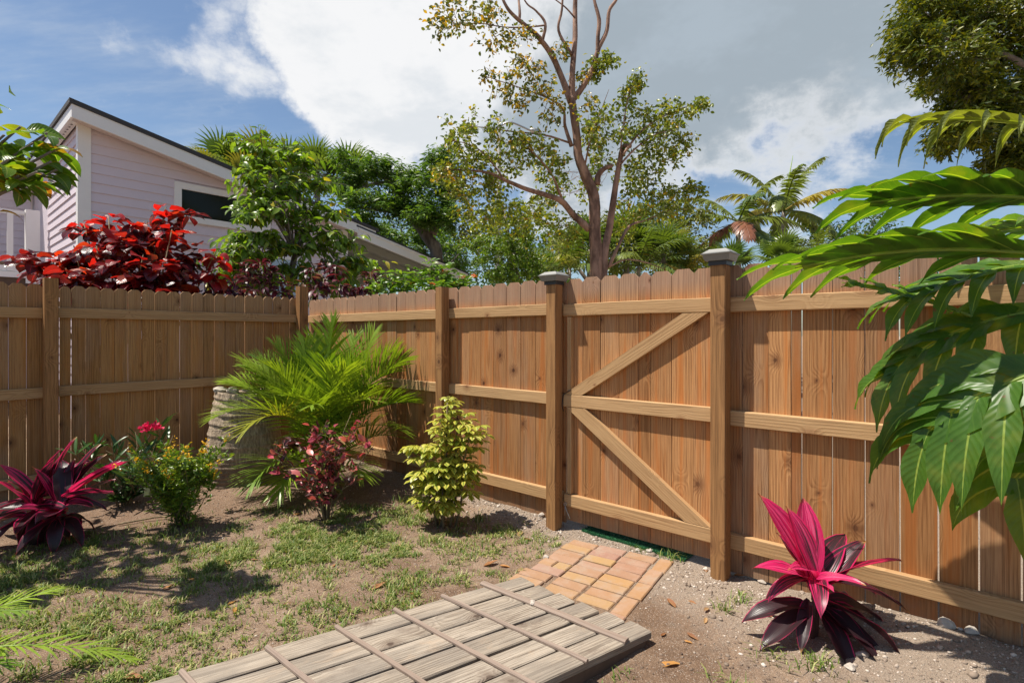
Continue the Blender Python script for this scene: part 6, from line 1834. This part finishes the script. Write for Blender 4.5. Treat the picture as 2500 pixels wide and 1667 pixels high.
for i, (u, v, Y, L, lab) in enumerate([(1530, 600, 12.0, .62, 'dark fan palm right of the forked trunk'), (1620, 620, 12.5, .6, 'fan palm left of the capped post'), (1905, 640, 13.5, .50, 'fan palm between the tall palms and the round tree'), (1440, 610, 12.5, .55, 'fan palm just behind the forked trunk'), (1785, 655, 12.5, .40, 'tiny fan palm at the foot of the shorter palm')]):
    top = at(u, v, Y)
    fanpalm(lab, top * [1, 1, 0], top, .07, 18, L, 80 + i, .05, .42)
for i, (u, v, Y, L, g, lab) in enumerate([(1560, 650, 11.5, 1.25, .9, 'low feather palm behind the gate pickets'), (1665, 665, 12.5, .9, .9, 'low feather palm beside the capped post'), (1985, 640, 15, 1.1, .7, 'feather palm with yellowing fronds left of the round tree'), (1390, 655, 11.5, 1.0, .8, 'small feather palm left of the forked trunk')]):
    top = at(u, v, Y)
    palm('feather_palm', lab, top * [1, 1, 0], top, .05, 11, L, M_PALM_FAR, 'low feather palms behind the gate', n=26, ll=.40, lw=.035, g=g, seed=20 + i, els=(78, 5))

# round tree right of the palms, and the tree mass low behind
M_ROUND = leaf_mat('round_tree_leaf', [(0.0, (0.045, 0.095, 0.020)), (0.7, (0.090, 0.165, 0.026)), (1.0, (0.15, 0.22, 0.03))], 0.36, 0.36, 0.5)
cl = [(at(u, v, Y), (rx * Y / 1294, rd, rz * Y / 1294)) for u, v, Y, rx, rz, rd in [(2010, 560, 18, 50, 40, 1), (2060, 580, 18, 50, 40, 1), (2120, 545, 18.5, 50, 45, 1), (2150, 580, 18, 50, 45, 1), (2090, 620, 17.5, 60, 40, 1), (2020, 610, 17.5, 55, 45, 1), (2160, 630, 17.5, 55, 40, 1), (1990, 640, 17, 60, 35, 1), (2200, 600, 18, 45, 45, 1), (2100, 660, 17, 70, 40, 1), (2230, 650, 17.5, 50, 40, 1), (2180, 690, 17, 70, 40, 1), (2300, 680, 17, 70, 50, 1), (2400, 690, 17, 70, 60, 1)]]
rb = at(2100, 700, 18) * [1, 1, 0]
tree('round_tree', 'mid green rounded tree behind the fence between palms and lobed leaves', rb, [([rb, at(2100, 680, 18), at(2095, 600, 18)], [.16, .13, .06]), ([at(2100, 660, 18), at(2150, 600, 18.2)], [.08, .03]), ([at(2100, 660, 18), at(2030, 590, 17.8)], [.08, .03])], cl, M_ROUND, M_BARK_GREY, .13, .055, per=26, twigs=20, droopy=-.05, twr=.012)
M_HAZEL = leaf_mat('yellow_green_leaf', [(0.0, (0.085, 0.12, 0.022)), (0.7, (0.17, 0.20, 0.03)), (1.0, (0.30, 0.28, 0.05))], 0.38, 0.4, 0.4)
for k, (lab, mat, lst, bu) in enumerate([
    ('yellow-green tree seen between the forked trunk and the palms', M_HAZEL, [(1640, 510, 15, 45, 45, 1), (1690, 530, 15, 45, 45, 1), (1600, 550, 14.5, 50, 45, 1), (1660, 590, 14.5, 60, 45, 1), (1700, 600, 15, 40, 45, 1), (1560, 520, 15, 40, 40, 1), (1600, 630, 14, 60, 40, 1), (1500, 640, 14, 60, 40, 1), (1480, 560, 14.5, 50, 50, 1), (1700, 665, 14, 40, 35, 1)], 1650),
    ('dim leafy tree behind the left limb of the forked tree', M_GUMBO, [(1230, 520, 13.5, 60, 50, 1), (1300, 540, 13.5, 60, 50, 1), (1200, 580, 13, 60, 40, 1), (1370, 600, 13, 60, 50, 1), (1270, 600, 13.2, 60, 45, 1), (1330, 640, 12.8, 60, 40, 1), (1150, 560, 13.5, 50, 50, 1), (1420, 560, 13.5, 50, 50, 1)], 1280),
    ('soft green tree filling the gap right behind the forked trunk', M_BRIGHT, [(1400, 640, 15, 60, 40, 1), (1460, 600, 15.5, 50, 45, 1), (1520, 640, 15, 60, 40, 1), (1580, 600, 15.5, 50, 40, 1), (1640, 650, 15, 60, 40, 1), (1560, 560, 16, 50, 40, 1), (1350, 590, 15.5, 50, 50, 1), (1300, 650, 15, 60, 40, 1), (1700, 640, 15.5, 45, 40, 1)], 1500),
    ('green tree low behind the porch end', M_FEATHER, [(1120, 620, 16, 60, 50, 1), (1180, 660, 16, 60, 40, 1), (1060, 600, 17, 60, 50, 1), (980, 560, 18, 70, 60, 1), (900, 500, 19, 80, 60, 1), (820, 480, 20, 80, 60, 1), (1010, 500, 18, 70, 60, 1), (740, 450, 20, 70, 50, 1), (660, 430, 20, 60, 50, 1), (1240, 690, 16, 60, 40, 1), (900, 690, 19, 70, 50, 1), (960, 660, 19, 70, 50, 1), (1020, 690, 18, 70, 50, 1), (1080, 690, 17, 60, 40, 1), (860, 620, 20, 70, 60, 1), (1140, 700, 17, 60, 40, 1), (1190, 720, 16.5, 60, 40, 1), (940, 730, 19, 80, 40, 1)], 1000)]):
    cl = [(at(u, v, Y), (rx * Y / 1294, rd, rz * Y / 1294)) for u, v, Y, rx, rz, rd in lst]
    b = at(bu, 700, lst[0][2]) * [1, 1, 0]
    tree('background_tree', lab, b, [([b, b + [0, 0, 1.8], cl[0][0]], [.12, .10, .04]), ([b + [0, 0, 1.5], cl[3][0]], [.07, .03]), ([b + [0, 0, 1.6], cl[-1][0]], [.07, .03])], cl, mat, M_BARK_GREY, .12, .06, per=24, twigs=20, group='trees behind the fences', twr=.012)

# dark tree hanging in at the upper right
M_DARKT = leaf_mat('dark_evergreen_leaf', [(0.0, (0.045, 0.080, 0.008)), (0.6, (0.125, 0.165, 0.012)), (1.0, (0.27, 0.28, 0.02))], 0.36, 0.38, 0.4, (1.4, 1.2, .3))
lst = [(2240, 30, 60, 50), (2300, 60, 60, 60), (2230, 90, 50, 45), (2360, 30, 70, 60), (2420, 80, 70, 70), (2280, 120, 60, 50), (2340, 140, 60, 60), (2400, 170, 60, 60), (2470, 120, 70, 70), (2310, 190, 45, 40), (2370, 220, 50, 45), (2440, 230, 60, 50), (2330, 260, 40, 35), (2490, 250, 60, 60), (2420, 280, 45, 35), (2480, 330, 50, 50), (2500, 400, 40, 40), (2330, 310, 30, 25), (2470, 30, 80, 60), (2560, 200, 80, 80), (2560, 60, 90, 80), (2570, 320, 60, 60), (2390, -40, 90, 60), (2280, -30, 60, 40), (2500, -60, 90, 60), (2500, 370, 45, 40), (2455, 385, 30, 30), (2350, 335, 25, 22)]
Yd = 8.0
cl = [(at(u, v, Yd + rs.uniform(-.5, .5)), (rx * Yd / 1294, .55, rz * Yd / 1294)) for u, v, rx, rz in lst]
tb = np.array([9.3, 8.3, 0.0])
tree('dark_tree', 'dark dense evergreen crown hanging in at the upper right corner', tb, [([tb, [9.2, 8.2, 3.0], [8.8, 8.1, 5.0], at(2480, 60, Yd)], [.24, .2, .15, .05]), ([[8.9, 8.1, 4.6], at(2520, 240, Yd), at(2400, 230, Yd), at(2330, 250, Yd)], [.08, .05, .03, .012]), ([[8.8, 8.1, 5.0], at(2420, 120, Yd), at(2280, 90, Yd)], [.08, .04, .014]), ([[9.0, 8.1, 4.0], at(2520, 370, Yd), at(2480, 390, Yd)], [.05, .03, .01])], cl, M_DARKT, M_BARK_GREY, .10, .032, per=46, twigs=34, droopy=.22)

# street lamp
M_CONC = plain('pale_concrete', (0.26, 0.25, 0.235), 0.85, 0.1, 5)
pb = at(1216, 700, 25) * [1, 1, 0]
lamp = thing('street_lamp', 'pale concrete street lamp pole with curved arm behind the trees', 'street lamp', tuple(pb))
obj('pole', mesh_np('pole', *tube([(0, 0, -.1), (0, 0, 5), at(1219, 288, 25) - pb], [.19, .15, .075], 12), smooth=True), M_CONC, lamp)
ap, ar = smooth_path([at(1220, 312, 25) - pb, at(1232, 302, 25) - pb, at(1250, 300, 25) - pb, at(1275, 310, 25) - pb, at(1296, 320, 25) - pb], [.045] * 5, 4)
obj('arm', mesh_np('arm', *tube(ap, ar, 8), smooth=True), M_STEEL, lamp)
hv, hf = tube([at(1292, 317, 25) - pb, at(1300, 318, 25) - pb, at(1312, 323, 25) - pb, at(1322, 329, 25) - pb], [.05, .12, .14, .06], 10)
obj('lamp_head', mesh_np('lamp_head', hv * 1.0, hf, smooth=True), M_STEEL, lamp)

# ------------------------------------------------------------------ lawn, stones, litter
M_GRASS = leaf_mat('grass_blade', [(0.0, (0.085, 0.150, 0.028)), (0.5, (0.18, 0.25, 0.052)), (0.75, (0.29, 0.33, 0.10)), (1.0, (0.46, 0.40, 0.20))], 0.25, 0.5, 0.3)
def deck_mask(x, y):
    t = x * AX[0] + y * AX[1]; b = x * BXX[0] + y * BXX[1]
    return (b > 1.45) & (b < 2.33) & (t > -2.08)
def brick_mask(x, y):
    dx, dy = x - BO[0], y - BO[1]
    a = dx * BX[0] + dy * BX[1]; c = -dx * BX[1] + dy * BX[0]
    return (a > -.02) & (a < .72) & (c < .01) & (c > -.95)
N = 560000
x = rs.uniform(-4.2, 0.5, N); y = rs.uniform(1.55, 4.6, N)
big = fnoise(x * 1.0 + 3.3, y * 1.0 + 8.1, 3); fine = fnoise(x * 5.5, y * 5.5, 3); clump = fnoise(x * 17, y * 17, 2)
cx_, cy_ = -1.35, 2.85
ell = ((x - cx_) / 1.75) ** 2 + ((y - cy_) / 1.25) ** 2
dens = np.clip(1.5 - ell, 0, 1) * np.clip((big - .30) * 4.0, .22, 1) * np.clip((fine - .36) * 5, .04, 1) * np.clip((clump - .32) * 4, .08, 1) * 1.05
keep = (rs.rand(N) < dens) & ~deck_mask(x, y) & ~brick_mask(x, y)
x, y = x[keep], y[keep]
# loose tufts elsewhere
for (tx, ty, nt_, rd) in [(.85, 3.52, 60, .07), (1.02, 3.38, 60, .07), (1.15, 2.35, 50, .09), (1.1, 2.75, 40, .06), (-.55, 3.62, 120, .12), (-.9, 4.5, 120, .12), (-.15, 3.5, 60, .1), (-1.0, 3.75, 120, .15), (.9, 2.15, 40, .07), (-.25, 4.05, 60, .08), (1.22, 2.85, 40, .06), (-2.3, 3.6, 150, .2), (-2.9, 3.2, 120, .15), (-.35, 3.3, 60, .1), (1.33, 2.28, 70, .10)]:
    x = np.concatenate([x, tx + rs.normal(0, rd * .5, nt_)]); y = np.concatenate([y, ty + rs.normal(0, rd * .5, nt_)])
n = len(x)
h = rs.uniform(.010, .042, n) * (0.6 + .8 * fnoise(x * 3, y * 3, 2)); h[-1100:] *= 1.7
a = rs.uniform(0, 2 * math.pi, n); lean = rs.uniform(.3, 1.5, n)
w = rs.uniform(.0018, .0038, n)
sx, sy = np.cos(a), np.sin(a)
z = gh(x, y) - .002
B = np.stack([x, y, z], 1)
S = np.stack([-sy, sx, np.zeros(n)], 1) * w[:, None]
L1 = np.stack([sx * h * lean * .35, sy * h * lean * .35, h * .6], 1)
L2 = np.stack([sx * h * lean, sy * h * lean, h * (1 - .25 * lean)], 1)
V = np.stack([B - S, B + S, B + L1 + S * .8, B + L1 - S * .8, B + L2 + S * .1, B + L2 - S * .1], 1).reshape(-1, 3)
F = (np.array([(0, 1, 2, 3), (3, 2, 4, 5)])[None] + (np.arange(n) * 6)[:, None, None]).reshape(-1, 4)
g = obj('grass', mesh_np('grass', V, F, None, np.repeat(rs.rand(n) * .8 + .2 * fnoise(x * 2, y * 2, 2), 6), True), M_GRASS, kind='stuff')
g['label'] = 'patchy short lawn grass on the bare soil'

import bmesh
def scatter_stones(name, x, y, r, mat, label, sub=1):
    bm = bmesh.new(); bmesh.ops.create_icosphere(bm, subdivisions=sub, radius=1.0)
    V0 = np.array([v.co for v in bm.verts]); F0 = np.array([[v.index for v in f.verts] for f in bm.faces]); bm.free()
    n = len(x)
    V = V0[None] * (1 + rs.uniform(-.22, .22, (n, len(V0), 1))) * rs.uniform(.65, 1.2, (n, 1, 3)) * np.array([1, 1, .62])
    a = rs.uniform(0, 6.28, n); c, s_ = np.cos(a), np.sin(a)
    V = np.stack([V[..., 0] * c[:, None] - V[..., 1] * s_[:, None], V[..., 0] * s_[:, None] + V[..., 1] * c[:, None], V[..., 2]], -1) * r[:, None, None]
    V += np.stack([x, y, gh(x, y) + r * .15], 1)[:, None]
    F = (F0[None] + (np.arange(n) * len(V0))[:, None, None]).reshape(-1, 3)
    o = obj(name, mesh_np(name, V.reshape(-1, 3), F, None, np.repeat(rs.rand(n), len(V0))), mat, kind='stuff')
    o['label'] = label
def pebble_mat():
    m, nt, out = new_mat('coral_gravel')
    r = nd(nt, 'ShaderNodeAttribute', attribute_name='rnd').outputs['Fac']
    col = ramp(nt, r, [(0, (.17, .125, .09)), (.45, (.29, .225, .175)), (.8, (.43, .36, .295)), (1, (.58, .51, .44))])
    principled(nt, out, col, .92)
    return m
M_PEB = pebble_mat()
N = 9000
s = rs.uniform(-4.4, 2.0, N); dd_ = np.abs(rs.normal(0, 1, N)) * np.interp(s, [-4.4, -2.4, -1.2, 0, .6, 2], [.05, .09, .16, .30, .38, .40]) - .10
kp = rs.rand(N) < np.interp(s, [-4.4, -2.5, -2.2, -1.2, 0, 2], [.05, .15, .7, .8, 1, 1])
s, dd_ = s[kp], dd_[kp]
px = P0[0] + DR[0] * s + NR[0] * dd_; py = P0[1] + DR[1] * s + NR[1] * dd_
kp = ~deck_mask(px, py) & ~brick_mask(px, py)
px, py = px[kp], py[kp]
r = .0025 + .0045 * rs.rand(len(px)) ** 2 + .010 * (rs.rand(len(px)) ** 14) + .016 * (rs.rand(len(px)) ** 60)
scatter_stones('gravel', px, py, r, M_PEB, 'pale crushed coral gravel along the foot of the right fence')
N = 15000
px = rs.uniform(-4, 2.2, N); py = rs.uniform(1.6, 5.2, N)
inside = ((px - P0[0]) * NR[0] + (py - P0[1]) * NR[1] > 0) & ~deck_mask(px, py) & ~brick_mask(px, py)
px, py = px[inside], py[inside]
scatter_stones('soil_crumbs', px, py, .0018 + .005 * rs.rand(len(px)) ** 5, M_PEB, 'small pale stone crumbs strewn over the soil', 1)
def clod_mat():
    m, nt, out = new_mat('soil_clod')
    r = nd(nt, 'ShaderNodeAttribute', attribute_name='rnd').outputs['Fac']
    principled(nt, out, ramp(nt, r, [(0, (.10, .065, .045)), (1, (.23, .165, .12))]), .95)
    return m
N = 13000
px = rs.uniform(-4, 1.9, N); py = rs.uniform(1.9, 5.6, N)
ok = (fnoise(px * 2.2, py * 2.2, 3) > .47) & ~deck_mask(px, py) & ~brick_mask(px, py) & ((px - P0[0]) * NR[0] + (py - P0[1]) * NR[1] > 0)
px, py = px[ok], py[ok]
scatter_stones('soil_clods', px, py, .0025 + .009 * rs.rand(len(px)) ** 4, clod_mat(), 'dark crumbly soil clods in the planting bed', 1)

# a few single stones by the fence
for i, (u, v, r, lab) in enumerate([(1862, 1420, .030, 'pale stone right of the tall capped post'), (1322, 1270, .026, 'white stone left of the post by the gate'), (1557, 1345, .016, 'round stone at the back edge of the bricks'), (1585, 1346, .020, 'pale stone beside the green turf strip'), (2310, 1565, .032, 'grey rock at the foot of the right fence, left one'), (2370, 1580, .028, 'grey rock at the foot of the right fence, right one'), (2075, 1625, .022, 'rounded stone in the shade of the right cordyline'), (1335, 1362, .020, 'chipped stone touching the left edge of the bricks')]):
    Y = 1294 * 1.42 / (v - 818); X = (u - 1250) / 1294 * Y
    tag(obj('stone', stone_mesh('stone', r, 60 + i, 2, .7), M_STONE, None, (X, Y, float(gh(X, Y)) + r * .3), (0, 0, i)), lab, 'stone', 'loose stones')
# fallen leaves
M_FALLEN = leaf_mat('fallen_leaf', [(0.0, (0.24, 0.10, 0.045)), (0.4, (0.42, 0.20, 0.07)), (0.7, (0.50, 0.25, 0.06)), (1.0, (0.40, 0.26, 0.15))], 0.2, 0.6, 0.3, (1.2, 1, .6), rib=(.45, .28, .12), ribw=.05)
fl = [mesh_np('fallen_leaf', *(lambda p: (p[0], p[2], p[1]))(leaf_proto(.10, .042, .7, .8, nv=5, fold=fo_, droop=dr_, wave=.06, nu=4)), smooth=True) for fo_, dr_ in ((.5, -.35), (.35, .25), (.6, -.2))]
for m_ in fl:
    m_.materials.append(M_FALLEN)
spots = [(905, 1440, 1.0), (1275, 1300, .9), (1300, 1318, .8), (1180, 1382, 1.0), (1262, 1395, .9), (1245, 1385, .7), (1650, 1480, .8), (1680, 1465, .7), (1730, 1485, .6), (1720, 1520, .5), (1660, 1618, 1.1), (1590, 1555, .6), (1625, 1545, .5), (1690, 1570, .5), (735, 1262, .7), (960, 1340, .7), (825, 1382, .7), (865, 1335, .6), (395, 1447, .6), (555, 1478, .6), (572, 1500, .6), (560, 1385, .6), (630, 1372, .5), (300, 1655, .9), (245, 1610, .6), (320, 1400, .5), (465, 1418, .6), (1150, 1310, .7), (1725, 1395, .7), (1790, 1405, .7), (1340, 1440, .6), (690, 1480, .6), (1860, 1500, .5), (1705, 1560, .6), (1380, 1335, .5), (640, 1605, .5), (430, 1350, .5), (1000, 1450, .5)]
for i, (u, v, sc) in enumerate(spots):
    Y = 1294 * 1.42 / (v - 818); X = (u - 1250) / 1294 * Y
    zg = float(gh(X, Y)) + .003
    if deck_mask(np.array(X), np.array(Y)):
        continue
    o = obj('fallen_leaf', fl[i % 3], None, None, (X, Y, zg), (rs.uniform(-.08, .08), rs.uniform(-.2, .2), rs.uniform(0, 6.28)))
    o.scale = (sc, sc, sc)
    on = 'on the soil right of the ramp' if X > .45 and Y < 3.2 else 'on the soil left of the bricks' if X > -.35 else 'on the patchy lawn left of the ramp'
    tag(o, 'small dry orange-brown leaf fallen ' + on, 'leaf', 'fallen leaves ' + on)
stk = MB().tube([(-2.75, 3.95, .03), (-2.55, 4.05, .045), (-2.35, 4.14, .04), (-2.28, 4.2, .05)], [.006, .006, .005, .003], 6).tube([(-2.5, 4.07, .045), (-2.42, 4.05, .05)], [.004, .002], 5)
tag(obj('stick', stk.mesh('stick', True), M_TWIG, None, (-.15, -.05, 0)), 'thin dry stick lying in the bed beside the cordyline', 'stick')
